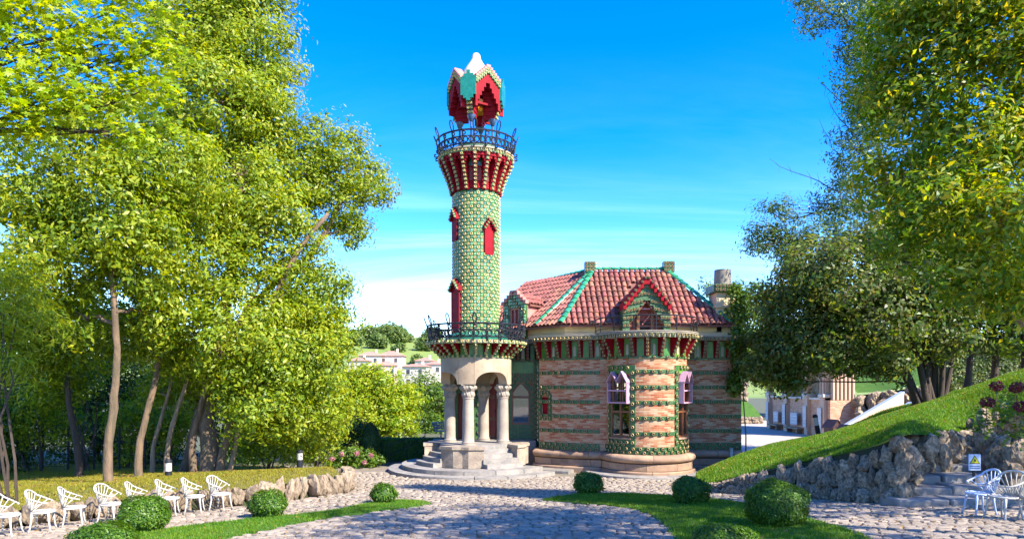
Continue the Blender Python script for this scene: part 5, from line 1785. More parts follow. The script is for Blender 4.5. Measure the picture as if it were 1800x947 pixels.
def crown_mesh(lobes, mat, rg, L, W, per_m2=5, per=26, sig=.26, shell=(.55, 1.02), name='crown', gap=0.0):
    C, N, I = lobe_clumps(lobes, per_m2, rg, shell)
    if gap:
        k = rg.uniform(0, 1, len(C)) > gap; C, N, I = C[k], N[k], I[k]
    cnt = rg.integers(int(per * .6), int(per * 1.5), len(C))
    base = np.repeat(C, cnt, 0); nb = np.repeat(N, cnt, 0)
    sg = np.repeat(rg.uniform(.6, 1.4, len(C)) * sig, cnt)[:, None]
    off = np.clip(rg.normal(0, 1, base.shape), -1.7, 1.7)
    pts = base + off * sg * np.array((1, 1, .7))
    v = leaf_geo(pts, nb * .6 + off * .55, L, W, rg)
    me = mesh_np(name, v, np.arange(len(pts) * 4).reshape(-1, 4), MATS[mat])
    return me, C, I

def wob(a, b, n, amt, rr, sag=0.0):
    a, b = Vector(a), Vector(b)
    L = (b - a).length
    out = []
    for i in range(n + 1):
        t = i / n
        p = a.lerp(b, t)
        f_ = sin(t * pi) * amt * L
        p += Vector((rr.uniform(-1, 1), rr.uniform(-1, 1), rr.uniform(-.5, .5))) * f_ + Vector((0, 0, sag * sin(t * pi) * L))
        out.append(p)
    return out

def tree(name, label, cat, base, trunks, lobes, leaf, bark='bark', L=.13, W=.05, per_m2=5, per=26, sig=.26, seed=1, group=None, twigs=2, shell=(.55, 1.02), gap=0.0, limbr=.07):
    """trunks: list of (points, r0, r1); lobes: list of (centre, radii)"""
    rr = random.Random(seed); rg = np.random.default_rng(seed)
    root = empty(name, base, 0, label, cat, group)
    tips = []
    for (pts, r0, r1) in trunks:
        pts = [Vector(p) for p in pts]
        dense = []
        for i in range(len(pts) - 1):
            for k in range(4):
                p0, p1, p2_, p3 = pts[max(i - 1, 0)], pts[i], pts[i + 1], pts[min(i + 2, len(pts) - 1)]
                t = k / 4
                q = 0.5 * ((2 * p1) + (p2_ - p0) * t + (2 * p0 - 5 * p1 + 4 * p2_ - p3) * t * t + (3 * p1 - p0 - 3 * p2_ + p3) * t ** 3)
                dense.append(q + Vector((rr.uniform(-1, 1), rr.uniform(-1, 1), 0)) * r0 * .10)
        dense.append(pts[-1])
        n = len(dense)
        rad = [(r0 + (r1 - r0) * (i / (n - 1)) ** .8) * (1 + rr.uniform(-.08, .08)) for i in range(n)]
        rad[0] *= 1.45
        if n > 2: rad[1] *= 1.12
        o = MB().tube(dense, rad, 12).build('trunk', MATS[bark], root)
        o.data.polygons.foreach_set('use_smooth', [True] * len(o.data.polygons))
        tips += [(dense[i], rad[i]) for i in range(n // 3, n)]
    me, C, I = crown_mesh(lobes, leaf, rg, L, W, per_m2, per, sig, shell, gap=gap)
    link('crown', me, root)
    for k, (c, r) in enumerate(lobes):
        c = Vector(c)
        if not tips: break
        p, pr = min(tips, key=lambda t: (t[0] - c).length + max(0, t[0].z - c.z) * 2)
        path = wob(p, c, 7, .07, rr, .05)
        m = MB()
        r0 = min(limbr, pr * .75)
        m.tube(path, [r0 * (1 - .65 * i / 7) for i in range(8)], 6)
        cl = C[I == k]
        if len(cl):
            for q in cl[rr.sample(range(len(cl)), min(len(cl), twigs * 5))]:
                s_ = path[rr.randint(4, 7)]
                m.tube(wob(s_, Vector(q), 3, .08, rr), [r0 * .30, r0 * .22, r0 * .14, .004], 4, cap=False)
        m.build('limb', MATS[bark], root)
    return root

def LB(lst, k=1.0, dz=1.0, dy=.85):
    """(px, py, distance, radius in photo pixels) -> lobes in metres"""
    out = []
    for (x, y, d, r) in lst:
        m = r / F * d * k
        out.append((P(x, y, d), (m, m * dy, m * dz)))
    return out

def bank_z(x, y):
    return 0.72
def Q(px, d, z): return Vector(((px - 900) / F * d, d, z))

# --- left: old evergreen oak with a gnarled bole
b = Q(366, 21.5, .42)
tree('oak_tree', 'huge spreading evergreen oak with a gnarled knotty bole on the mossy bank', 'tree', b,
     [([b, b + Vector((.05, 0, 1.0)), b + Vector((-.1, .1, 2.1)), b + Vector((.15, .2, 3.6)), b + Vector((.5, .5, 6.5)), b + Vector((.8, .8, 9.5))], .36, .12),
      ([b + Vector((-.35, -.1, 0)), b + Vector((-.45, -.15, 1.0)), b + Vector((-.25, -.2, 2.0)), b + Vector((.35, -.3, 3.6)), b + Vector((1.6, 0, 6.2))], .14, .06),
      ([b + Vector((.35, -.1, 0)), b + Vector((.55, -.2, 1.0)), b + Vector((.95, -.25, 2.4)), b + Vector((1.5, -.1, 4.4)), b + Vector((2.6, .2, 7.0)), b + Vector((3.6, .6, 8.6))], .15, .06)],
     LB([(430, 70, 23, 88), (370, 180, 22, 105), (455, 180, 23, 62), (455, 265, 23, 60), (410, 330, 22, 105), (330, 420, 21, 100), (470, 420, 22, 88), (548, 520, 23, 75), (515, 620, 22, 92), (415, 580, 21, 105), (585, 600, 23, 38), (562, 700, 23, 52), (455, 700, 21, 70), (350, 40, 23, 95), (430, -50, 23, 75), (500, 730, 22, 55)]),
     'leaf_oak', 'bark', .145, .062, 3.9, 96, .27, 41, limbr=.09)
# a second stem of the group carrying the lobe that reaches over the path
b = Q(322, 22.6, .38)
tree('oak_tree', 'slender oak whose far limb carries a separate leafy lobe against the sky', 'tree', b,
     [([b, b + Vector((.3, .1, 1.5)), b + Vector((.8, .2, 3.5)), b + Vector((2.4, .3, 6.0)), b + Vector((4.2, .4, 7.6)), P(610, 330, 23.6)], .16, .07)],
     LB([(560, 255, 23.5, 50), (610, 290, 23.5, 58), (655, 320, 23.5, 42), (592, 360, 23.5, 58), (545, 330, 23.3, 48), (622, 410, 23.5, 26), (520, 290, 23, 40)]),
     'leaf_oak', 'bark', .135, .058, 5.0, 64, .22, 43, gap=.15, twigs=3)
# tall pale stems to the left
def stem_tree(px_, d, top, leaf, lob, label, r0=.15, bark='bark_pale', lean=(0, 0), seed=3, **k):
    b = Q(px_, d, .42)
    t = Vector((b.x + lean[0], b.y + lean[1], top))
    mids = [b.lerp(t, q) + Vector((sin(q * 5 + px_) * .14, cos(q * 4 + px_) * .1, 0)) for q in (.2, .4, .6, .8)]
    return tree('slender_tree', label, 'tree', b, [([b] + mids + [t], r0, r0 * .45)], LB(lob), leaf, bark, seed=seed, group='slender trees on the mossy bank', **k)
stem_tree(193, 17.7, 6.6, 'leaf_oak', [(200, 380, 17.6, 100), (110, 450, 17.8, 95), (250, 460, 18.6, 80), (290, 300, 19.0, 90), (190, 260, 17.8, 90), (265, 550, 19.4, 56), (60, 330, 17.6, 90), (140, 560, 18.6, 48)], 'tall slender tree with a straight pale trunk and a broken stub branch', .14, 'bark', seed=51, L=.15, W=.065, per_m2=4.0, per=78)
stem_tree(243, 20.5, 6.0, 'leaf_oak', [(280, 610, 21, 62), (210, 590, 21.5, 55), (150, 570, 21.5, 70)], 'thin leaning tree with mottled bark between the straight pale trunk and the gnarled oak', .13, 'bark', (.55, .1), 52, L=.15, W=.065, per_m2=4, per=70)
stem_tree(268, 22.5, 5.5, 'leaf_bright', [(320, 640, 23, 48), (280, 690, 24, 40)], 'thin curving sapling beside the bollard lamp', .085, 'bark_pale', (.7, .1), 53, L=.14, W=.06, per=50)
stem_tree(292, 21.8, 5.0, 'leaf_bright', [(350, 690, 22.8, 38), (395, 650, 22, 42)], 'forked sapling with two crossing stems next to the gnarled oak', .10, 'bark_pale', (.9, .0), 54, L=.14, W=.06, per=50)
stem_tree(398, 21.6, 5.0, 'leaf_oak', [(480, 640, 22, 60), (525, 680, 23, 45)], 'pale sapling leaning to the path side of the gnarled oak', .10, 'bark_pale', (1.3, .2), 55, L=.14, W=.06, per=50)
stem_tree(140, 22.0, 6.0, 'leaf_oak', [(60, 600, 22, 80), (110, 660, 23, 50), (10, 540, 21, 80)], 'dark slim tree by the wire fence at the back of the bank', .12, 'bark_dark', (-.6, .3), 56, L=.15, W=.065, per=60)
rr = random.Random(4)
# broken stub branches on the straight trunk
stb = bpy.data.objects['slender_tree']
for pts_ in ([(213, 505, 18.7), (190, 500, 18.6), (165, 505, 18.3), (148, 515, 18.1)], [(205, 480, 18.8), (190, 465, 18.6), (165, 458, 18.2)]):
    q_ = [P(*p) for p in pts_]
    MB().tube(q_, [.075, .065, .05, .04][:len(q_)], 8).build('stub_branch', MATS['bark'], stb)
# --- maple reaching in from the left, close to the viewer
b = Vector((-10.6, 10.2, g(-10.6, 10.2) - .05))
def star_leaf(pts, rg, s):
    """five-pointed maple leaves"""
    n = len(pts)
    nn = rg.normal(0, .5, (n, 3)); nn[:, 2] += .9; nn[:, 1] -= .35
    nn /= np.linalg.norm(nn, axis=1)[:, None]
    d = rg.normal(0, 1, (n, 3)); d -= nn * (d * nn).sum(1)[:, None]; d /= np.linalg.norm(d, axis=1)[:, None]
    e = np.cross(nn, d)
    k = s * rg.uniform(.6, 1.25, n)[:, None]
    ang = np.array([-150, -105, -75, -38, -18, 0, 18, 38, 75, 105, 150]) * pi / 180
    rad = np.array([.34, .62, .36, .86, .44, 1.05, .44, .86, .36, .62, .34])
    v = np.empty((n, 12, 3)); v[:, 0] = pts
    for i in range(11):
        v[:, i + 1] = pts + (d * math.cos(ang[i]) + e * math.sin(ang[i])) * k * rad[i] - nn * k * .16 * rad[i] ** 2
    f = np.concatenate([np.stack([np.arange(n) * 12, np.arange(n) * 12 + i, np.arange(n) * 12 + i + 1], 1) for i in range(1, 11)])
    return v.reshape(-1, 3), f
mlob = LB([(60, 40, 11, 95), (170, 80, 11.2, 90), (250, 160, 11.6, 62), (110, 170, 11, 80), (285, 90, 11.8, 42), (20, 190, 10.6, 80), (215, 10, 11.4, 80), (290, 225, 12, 32), (215, 235, 11.6, 40), (-60, 120, 10.6, 110), (-90, -40, 10.6, 130)], dz=.8)
tr_ = tree('maple_tree', 'maple with big yellow-green star-shaped leaves hanging over the white chairs', 'tree', b,
     [([b, b + Vector((.1, 0, 2)), b + Vector((-.1, .2, 4)), b + Vector((.4, .3, 6.2)), b + Vector((1.2, .5, 8.2))], .24, .10)], mlob[:0] + [], 'leaf_maple') if False else empty('maple_tree', b, 0, 'maple with big yellow-green star-shaped leaves hanging over the white chairs', 'tree')
o = MB().tube([b, b + Vector((.1, 0, 2)), b + Vector((-.1, .2, 4)), b + Vector((.4, .3, 6.2)), b + Vector((1.2, .5, 8.2))], [.3, .24, .22, .18, .1], 12).build('trunk', MATS['bark'], tr_)
rg = np.random.default_rng(77)
C, N, I = lobe_clumps(mlob, 9, rg, (.3, 1.0))
cnt = rg.integers(10, 22, len(C)); base = np.repeat(C, cnt, 0)
pts = base + rg.normal(0, .17, base.shape) * np.array((1, 1, .45))
v, f = star_leaf(pts, rg, .10)
link('crown', mesh_np('crown', v, f, MATS['leaf_maple']), tr_)
for k, (c, r) in enumerate(mlob):
    m = MB(); p0 = Vector((-10.4 + .08 * k, 10.5, 6.0 + .15 * k))
    pa = wob(p0, c, 7, .05, rr, .04); m.tube(pa, [.035 * (1 - .1 * i) for i in range(8)], 6)
    for q in C[I == k][:6]: m.tube(wob(pa[rr.randint(3, 7)], Vector(q), 3, .06, rr), [.014, .010, .006, .003], 4, cap=False)
    m.build('limb', MATS['bark_dark'], tr_)

# --- light feathery shrub at the left edge
def shrub(name, label, lobes, leaf, L, W, per_m2, per, sig, seed, cat='shrub', group=None, stems=5, bark='bark_dark', shell=(.3, 1.02), z0=None):
    rr = random.Random(seed); rg = np.random.default_rng(seed)
    c0 = Vector(lobes[0][0]); zb = z0 if z0 is not None else min(c[2] - r[2] for c, r in lobes) 
    root = empty(name, (c0.x, c0.y, zb), 0, label, cat, group)
    me, C, I = crown_mesh(lobes, leaf, rg, L, W, per_m2, per, sig, shell, 'foliage')
    link('foliage', me, root)
    for k in range(stems):
        c, r = lobes[k % len(lobes)]
        q = Vector(C[rr.randrange(len(C))])
        MB().tube(wob((c0.x + rr.uniform(-.15, .15), c0.y + rr.uniform(-.1, .1), zb - .05), q, 5, .05, rr), [.035, .03, .025, .018, .012, .006], 5).build('stem', MATS[bark], root)
    return root
shrub('bamboo_clump', 'feathery bright bamboo-like shrub at the edge of the mossy bank', LB([(20, 520, 15, 60), (60, 560, 15.4, 55), (0, 640, 15, 50), (25, 470, 15, 40)]), 'leaf_bright', .20, .028, 5, 30, .28, 61, z0=.85)
# --- dark wood behind the bank
woods = [(40, 31, [(0, 690, 31, 80), (70, 700, 30, 70), (60, 620, 32, 80), (20, 780, 30, 60)]),
         (170, 30, [(130, 700, 30, 70), (200, 680, 31, 75), (150, 770, 29.5, 65), (220, 760, 30, 55)]),
         (300, 32, [(270, 720, 32, 70), (330, 700, 32, 70), (290, 790, 31, 45), (250, 640, 33, 80)]),
         (430, 31, [(400, 720, 31, 65), (460, 740, 31, 60), (420, 790, 30.5, 40), (400, 650, 32, 70)]),
         (540, 32, [(520, 750, 32, 55), (560, 740, 33, 45), (520, 800, 31, 30), (560, 800, 31, 25)]),
         (-60, 24, [(-60, 700, 24, 90), (-40, 790, 23.5, 60), (0, 800, 24, 40)])]
wl_ = ['dark tree behind the wire fence, shading the far corner of the bank', 'dark tree behind the straight pale trunk', 'dark tree seen between the thin saplings', 'dark tree behind the gnarled oak', 'dark bushy tree behind the end of the low stone wall', 'dark tree at the outer end of the wire fence']
for k, (px_, d, lob) in enumerate(woods):
    b = Q(px_, d, .1)
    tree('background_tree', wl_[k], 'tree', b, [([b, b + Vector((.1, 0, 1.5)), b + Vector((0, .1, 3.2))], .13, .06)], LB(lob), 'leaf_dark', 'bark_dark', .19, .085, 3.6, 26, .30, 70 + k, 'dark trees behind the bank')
for k, (lob, leaf, lab) in enumerate([
        ([(470, 765, 23.4, 48), (430, 785, 23.8, 34), (510, 775, 23.8, 40)], 'leaf_bright', 'sunlit leafy shrub on the path side of the gnarled oak'),
        ([(555, 770, 25, 42), (585, 755, 25.5, 36), (535, 795, 25, 26)], 'leaf_oak', 'sunlit leafy shrub by the bollard lamps at the house end of the bank'),
        ([(300, 760, 26, 40), (260, 735, 26, 38), (325, 730, 26.4, 34)], 'leaf_bright', 'sunlit shrub between the thin saplings behind the bank'),
        ([(225, 790, 25.6, 28), (240, 745, 26, 34), (205, 740, 26.4, 30)], 'leaf_oak', 'sunlit shrub just behind the straight pale trunk'),
        ([(70, 700, 24, 52), (120, 740, 25, 40), (20, 740, 24, 44)], 'leaf_oak', 'leafy green shrub in front of the wire fence'),
        ([(150, 650, 24, 42), (110, 630, 24.4, 40)], 'leaf_bright', 'bright leafy bough shrub behind the feathery clump')]):
    zz0 = .25
    shrub('undergrowth_shrub', lab, LB(lob), leaf, .14, .06, 5, 34, .24, 400 + k, group='shrubs under the trees of the bank', z0=zz0)
# --- middle distance, left of the steps
b = Q(655, 42, -.03)
tree('round_tree', 'round yellow-green tree behind the clipped hedge', 'tree', b, [([b, b + Vector((0, 0, .9)), b + Vector((.1, 0, 2.0))], .12, .07)],
     LB([(650, 722, 42, 52), (690, 715, 42, 46), (622, 690, 42, 46), (662, 678, 42, 40), (635, 752, 41.5, 46), (700, 755, 42, 38), (600, 730, 41.5, 40), (640, 665, 42.5, 26), (720, 700, 43, 28)]), 'leaf_lime', 'bark', .20, .095, 5, 28, .26, 81)
b = Q(765, 52, -.03)
tree('round_tree', 'pale green tree with dark lower branches behind the left porch column', 'tree', b, [([b, b + Vector((0, 0, 1.2)), b + Vector((.1, 0, 2.6))], .14, .07)],
     LB([(748, 690, 52, 36), (770, 710, 51, 34), (745, 740, 51, 34), (770, 760, 50, 32), (750, 775, 50, 24), (800, 720, 52, 34), (815, 760, 51, 30)]), 'leaf_ivy', 'bark', .22, .10, 3.6, 26, .3, 82)
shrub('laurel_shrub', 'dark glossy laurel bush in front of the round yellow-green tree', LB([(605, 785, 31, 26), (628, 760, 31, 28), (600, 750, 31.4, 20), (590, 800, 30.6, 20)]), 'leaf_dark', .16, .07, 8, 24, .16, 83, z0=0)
# clipped cone of yew
rgc = np.random.default_rng(84)
def clipped(name, label, pts_n, leaf, L, W, seed, core, cat, group=None, base=None, cmat='wall_earth'):
    rg = np.random.default_rng(seed)
    pts, nrm = pts_n
    root = empty(name, base, 0, label, cat, group)
    link('foliage', mesh_np('foliage', leaf_geo(pts + rg.normal(0, L * .25, pts.shape), nrm * 1.2, L, W, rg), np.arange(len(pts) * 4).reshape(-1, 4), MATS[leaf]), root)
    core.build('inner_dark_core', MATS['leaf_dark'], root)  # solid dark core added to block the view through the leaves
    return root
mk('twig_core', (0.012, 0.028, 0.006), (0.02, 0.04, 0.01), 6, 0.95)
def cone_pts(c, r, h, n, rg):
    t = rg.uniform(0, 1, n) ** .7; a = rg.uniform(0, 2 * pi, n)
    rad = r * np.clip((1 - t) * 1.9, 0, 1) ** .6 * (1 - .25 * (1 - t))
    p = np.stack([c[0] + rad * np.cos(a), c[1] + rad * np.sin(a), c[2] + h * t], 1)
    return p, np.stack([np.cos(a), np.sin(a), .4 + 0 * a], 1)
c = Q(652, 30.6, 0)
clipped('clipped_yew', 'dark clipped yew cone at the corner of the hedge', cone_pts(c, .55, 1.75, 7000, rgc), 'leaf_dark', .07, .035, 85, MB().lathe([(.45, 0), (.50, .5), (.42, 1.1), (.2, 1.55), (0, 1.7)], 14, c=(c.x, c.y)), 'shrub', base=c)
# hydrangea with pink heads
hyd = shrub('hydrangea_bush', 'low hydrangea bush with faded pink flower heads beside the path', LB([(590, 812, 28.6, 20), (625, 806, 28.8, 22), (655, 808, 29, 18), (610, 800, 29, 18)], dz=.8), 'leaf_ivy', .13, .08, 16, 22, .12, 86, z0=.02)
rr = random.Random(8)
for (px_, py_) in ((652, 800), (628, 796), (600, 797), (584, 806), (640, 812)):
    c = P(px_, py_, 28.2)
    rg = np.random.default_rng(px_); d = rg.normal(0, 1, (90, 3)); d /= np.linalg.norm(d, axis=1)[:, None]
    link('flower_head', mesh_np('flower_head', leaf_geo(np.array(c) + d * .085, d, .05, .05, rg), np.arange(360).reshape(-1, 4), MATS['petal_pink']), hyd)
# clipped hedge
def box_pts(x0, x1, y0, y1, z1, n, rg):
    k = rg.uniform(0, 1, n); P_, N_ = [], []
    w, d = x1 - x0, y1 - y0
    tot = w * z1 + w * d + 2 * d * z1
    out, nr = np.empty((n, 3)), np.zeros((n, 3))
    u, v = rg.uniform(0, 1, (2, n))
    f1 = k < w * z1 / tot; f2 = (~f1) & (k < (w * z1 + w * d) / tot); f3 = ~(f1 | f2); f4 = f3 & (rg.uniform(0, 1, n) > .5)
    out[f1] = np.stack([x0 + w * u[f1], np.full(f1.sum(), y0), z1 * v[f1]], 1); nr[f1] = (0, -1, 0)
    out[f2] = np.stack([x0 + w * u[f2], y0 + d * v[f2], np.full(f2.sum(), z1)], 1); nr[f2] = (0, 0, 1)
    out[f3] = np.stack([np.where(f4[f3], x0, x1), y0 + d * u[f3], z1 * v[f3]], 1); nr[f3] = np.stack([np.where(f4[f3], -1, 1), 0 * u[f3], 0 * u[f3]], 1)
    return out, nr
rg = np.random.default_rng(87)
clipped('clipped_hedge', 'neatly clipped green hedge beside the entrance steps', box_pts(-6.2, -2.9, 31.6, 32.5, .95, 15000, rg), 'leaf_hedge', .075, .04, 88, MB().box(-6.15, -2.95, 31.66, 32.45, -.02, .90), 'hedge', base=(-4.5, 32, 0))
# --- box balls on the grass strips
def ball(px_, pyb, rpx, label, seed, sq=.78):
    b = GP(px_, pyb)
    r = rpx / F * b.y
    rg = np.random.default_rng(seed)
    n = int(3800 + 9000 * r * r * 2)
    L = max(.036, .075 * min(1, b.y / 22))
    n = int(4 * pi * r * r / (L * L * .5 * .5) * 1.7)
    d = rg.normal(0, 1, (n, 3)); d /= np.linalg.norm(d, axis=1)[:, None]
    ph = rg.uniform(0, 6, 4)
    lump = 1 + .06 * np.sin(d[:, 0] * 5 + ph[0]) + .06 * np.sin(d[:, 1] * 6 + ph[1]) + .06 * np.sin(d[:, 2] * 7 + ph[2]) + .03 * np.sin(d[:, 0] * 13 + ph[3]) * np.sin(d[:, 2] * 12) + rg.normal(0, .03, n)
    lump = lump + (rg.uniform(0, 1, n) > .985) * rg.uniform(.02, .09, n)      # stray shoots
    pts = np.array((b.x, b.y, b.z + r * sq * .96)) + d * np.array((r, r, r * sq)) * lump[:, None] * .97
    k = pts[:, 2] > b.z + .01
    core = MB().lathe([(r * .85 * sin(t), b.z + r * sq * .96 - r * sq * .85 * cos(t)) for t in [pi * i / 10 for i in range(11)]], 18, c=(b.x, b.y))
    return clipped('box_ball', label, (pts[k], d[k]), 'leaf_box', L, L * .55, seed, core, 'bush', 'clipped box balls on the grass strips', b)
ball(674, 884, 22, 'small clipped box ball near the pointed tip of the strip beside the white chairs', 91)
ball(471, 909, 31, 'clipped box ball in front of the last white chairs by the low stone wall', 92)
ball(253, 934, 41, 'clipped box ball against the row of white chairs, beside the biggest ball', 93)
ball(180, 1012, 61, 'biggest clipped box ball on the grass strip beside the row of white chairs', 94)
ball(1033, 868, 25, 'small clipped box ball at the tip of the grass strip facing the round bay', 95)
ball(1213, 885, 32, 'clipped box ball beside the low end of the grey rockery wall', 96)
ball(1363, 924, 53, 'largest clipped box ball, on the grass strip in front of the grey rockery wall', 97)
ball(1272, 1008, 58, 'clipped box ball on the broad end of the grass strip by the grey rockery', 98)

# --- right: many-stemmed tree on the crest of the lawn
b = P(1625, 708, 24.6) - Vector((0, 0, .15))
tk = []
rr = random.Random(12)
for (dx, tx, ty, r0) in [(-.15, 1545, 590, .17), (-.05, 1500, 560, .10), (.0, 1575, 540, .13), (.1, 1600, 500, .14), (.2, 1620, 520, .12), (.3, 1640, 480, .14), (.4, 1655, 540, .10), (.5, 1680, 560, .10), (.25, 1590, 600, .08), (-.2, 1560, 640, .07)]:
    a = b + Vector((dx * 1.2, rr.uniform(-.2, .3), 0)); e = P(tx, ty, 24.4 + rr.uniform(-.6, .8))
    m1 = a.lerp(e, .35) + Vector((.10, 0, .25)); m2 = a.lerp(e, .7) + Vector((.12, 0, .20))
    tk.append(([a, m1, m2, e], r0, r0 * .4))
tree('many_stemmed_tree', 'broad dark many-stemmed tree arching from the crest of the green lawn', 'tree', b, tk,
     LB([(1560, 560, 24, 82), (1465, 600, 25, 72), (1400, 570, 26, 66), (1372, 630, 26, 52), (1368, 520, 27, 40), (1500, 500, 24.4, 88), (1610, 500, 24, 80), (1425, 490, 25.5, 72), (1560, 630, 24, 40), (1655, 590, 24, 55), (1385, 672, 25.6, 30), (1356, 590, 26.5, 36), (1680, 520, 24, 60), (1560, 430, 25, 70), (1330, 650, 26.5, 28)], 1.0, .85),
     'leaf_plum', 'bark_dark', .16, .085, 4.2, 56, .28, 101, limbr=.06)
b = Q(1640, 29.5, .1)
tree('blue_green_tree', 'tall tree with bluish leaves and bare twigs, behind the many-stemmed tree', 'tree', b,
     [([b, b + Vector((-.3, 0, 3)), b + Vector((-1.0, -.2, 6)), P(1560, 330, 28.5), P(1530, 200, 28), P(1515, 60, 27.5)], .2, .07)],
     LB([(1342, 420, 28, 34), (1372, 385, 28, 36), (1395, 430, 28, 40), (1480, 350, 28, 52), (1500, 260, 27.5, 46), (1512, 165, 27, 40), (1440, 18, 27, 44), (1520, 70, 27, 60), (1440, 430, 27.5, 46), (1560, 0, 27, 70), (1550, 200, 27.5, 60)]),
     'leaf_gum', 'bark', .15, .06, 5, 40, .26, 102, twigs=6, gap=.2, limbr=.05)
# bare twigs poking out on the sky side
bt = bpy.data.objects['blue_green_tree']
for (x0, y0, x1, y1) in [(1480, 340, 1352, 278), (1490, 300, 1440, 210), (1500, 190, 1440, 145), (1470, 110, 1478, 60), (1470, 360, 1400, 350), (1500, 240, 1455, 170), (1510, 120, 1490, 75)]:
    m = MB(); a, e = P(x0, y0, 28), P(x1, y1, 27.6)
    pa = wob(a, e, 6, .05, rr, -.03); m.tube(pa, [.03, .026, .02, .016, .012, .008, .004], 5)
    for k in range(2, 6):
        for s_ in (-1, 1):
            m.tube([pa[k], pa[k] + Vector((rr.uniform(-.35, .1), rr.uniform(-.2, .2), s_ * rr.uniform(.1, .35)))], [.009, .003], 4, cap=False)
    m.build('bare_twig', MATS['bark_dark'], bt)
def N7(l): return [(x, y, d * .70, r) for x, y, d, r in l]
b = Vector((11.6, 12.7, 1.05))
tree('chestnut_tree', 'tall bright-leaved tree with a thin pale curving trunk, leaning over the lawn', 'tree', b,
     [([b, P(1870, 650, 12.8), P(1790, 560, 12.8), P(1740, 430, 13), P(1705, 300, 13.1), P(1690, 170, 13.3), P(1700, 20, 13.4)], .085, .04)],
     LB(N7([(1590, 70, 20, 85), (1700, 60, 19, 95), (1790, 130, 18, 95), (1620, 210, 19.4, 88), (1720, 250, 18, 95), (1560, 320, 19.4, 62), (1650, 360, 18, 85), (1765, 400, 17, 90), (1585, 430, 18.6, 52), (1700, 490, 17.6, 70), (1800, 520, 17, 70), (1560, 150, 20, 60), (1640, -40, 19.5, 90), (1760, -40, 18.5, 100), (1880, 250, 18, 130), (1900, 60, 18, 140)])),
     'leaf_chestnut', 'bark_pale', .145, .055, 9, 34, .19, 103, twigs=4, shell=(.3, 1.05), gap=.15, limbr=.04)
dk = [(1745, 30, [(1700, 560, 30, 70), (1755, 570, 30, 70), (1740, 480, 30, 90), (1690, 480, 31, 80)], 'dark tree on two straight trunks behind the crest of the lawn'),
      (1700, 29, [(1640, 560, 29, 60), (1660, 450, 30, 80), (1600, 420, 31, 80), (1620, 350, 31, 90)], 'dark tree just behind the many-stemmed tree'),
      (1797, 28, [(1800, 580, 28, 60), (1830, 500, 28, 90), (1790, 450, 29, 90), (1760, 330, 30, 110)], 'dark tree beside the tall bright-leaved tree')]
for k, (px_, d, lob, lab) in enumerate(dk):
    b = P(px_, 676, d) - Vector((0, 0, .3))
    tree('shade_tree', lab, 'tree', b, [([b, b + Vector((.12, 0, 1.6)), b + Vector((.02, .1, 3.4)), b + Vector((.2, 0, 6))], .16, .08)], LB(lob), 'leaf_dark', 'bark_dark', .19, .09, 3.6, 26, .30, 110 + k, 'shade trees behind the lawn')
# trees of the same garden beside and behind the viewer, whose dappled shade lies on the paving and the lawn
for k, (x, y, h, r, lab) in enumerate([(12.5, 6.0, 13.0, 2.6, 'leafy shade tree beside the path on the sunny side of the paving'), (16.5, 9.5, 12.0, 2.8, 'tall leafy shade tree above the end of the rockery'), (10.2, 4.8, 12.6, 2.3, 'low leafy shade tree beside the path, next to the one on the sunny side'), (8.0, 6.0, 12.4, 2.0, 'slim leafy shade tree by the path, nearest to the grass strips')]):
    b = Vector((x, y, g(x, y) - .1))
    if k == 1: b.z = 3.0
    rr2 = random.Random(300 + k)
    lob = []
    for j in range(7):
        a = 2 * pi * j / 7 + k
        lob.append((b + Vector((r * .75 * cos(a) * (j > 0), r * .75 * sin(a) * (j > 0), h - b.z - r * (.4 + .55 * (j % 3)))), (r * .62, r * .62, r * .5)))
    tree('shade_tree', lab, 'tree', b, [([b, b + Vector((.1, 0, 2.2)), b + Vector((0, .1, 4.5)), b + Vector((.1, 0, h - b.z - 1.2))], .2, .07)], lob, 'leaf_chestnut', 'bark', .24, .11, 1.2, 18, .25, 310 + k, 'trees on the sunny side of the garden')
# hedge wall far behind the crest
rg = np.random.default_rng(120)
pts_, nr_ = box_pts(24.5, 42, 38, 39.5, 3.4, 24000, rg); pts_[:, 2] += 2.6
clipped('tall_hedge', 'tall loose hedge closing the garden behind the lawn crest', (pts_, nr_), 'leaf_plum', .16, .09, 121, MB().box(24.6, 41.9, 38.1, 39.4, 2.3, 5.9), 'hedge', base=(28, 38.7, 2.4))
# tree beyond the house, right of the chimney
b = Q(1296, 44, 0)
tree('garden_tree', 'light green tree behind the right-hand corner of the house', 'tree', b, [([b, b + Vector((0, 0, 2)), b + Vector((-.3, 0, 5)), b + Vector((-.5, 0, 7.5))], .2, .09)],
     LB([(1310, 560, 44, 34), (1335, 610, 43, 34), (1305, 620, 43, 28), (1290, 520, 45, 26), (1330, 530, 44, 34), (1248, 505, 46, 16), (1350, 660, 43, 26), (1360, 560, 44, 30)]), 'leaf_ivy', 'bark', .24, .11, 3.4, 24, .32, 122)
for k, (px_, d, r, lab) in enumerate([(1350, 74, 40, 'dark green tree above the terrace wall, behind the house corner'), (1420, 78, 46, 'dark green tree behind the brick loggia'), (1500, 70, 44, 'dark green tree behind the rocky bank'), (1570, 62, 44, 'dark green tree above the bright upper lawn'), (1640, 56, 44, 'dark green tree behind the tall hedge')]):
    b = Q(px_, d, 3.0)
    tree('courtyard_tree', lab, 'tree', b, [([b, b + Vector((0, 0, 1.5)), b + Vector((.2, 0, 3.5))], .2, .1)], LB([(px_, 615, d, r), (px_ - r * .7, 640, d, r * .7), (px_ + r * .7, 638, d - 1, r * .75), (px_, 655, d - 1, r * .6), (px_ + r * .4, 590, d + 1, r * .7)]), 'leaf_hedge', 'bark_dark', .34, .18, 1.5, 22, .5, 330 + k, 'trees beyond the courtyard')
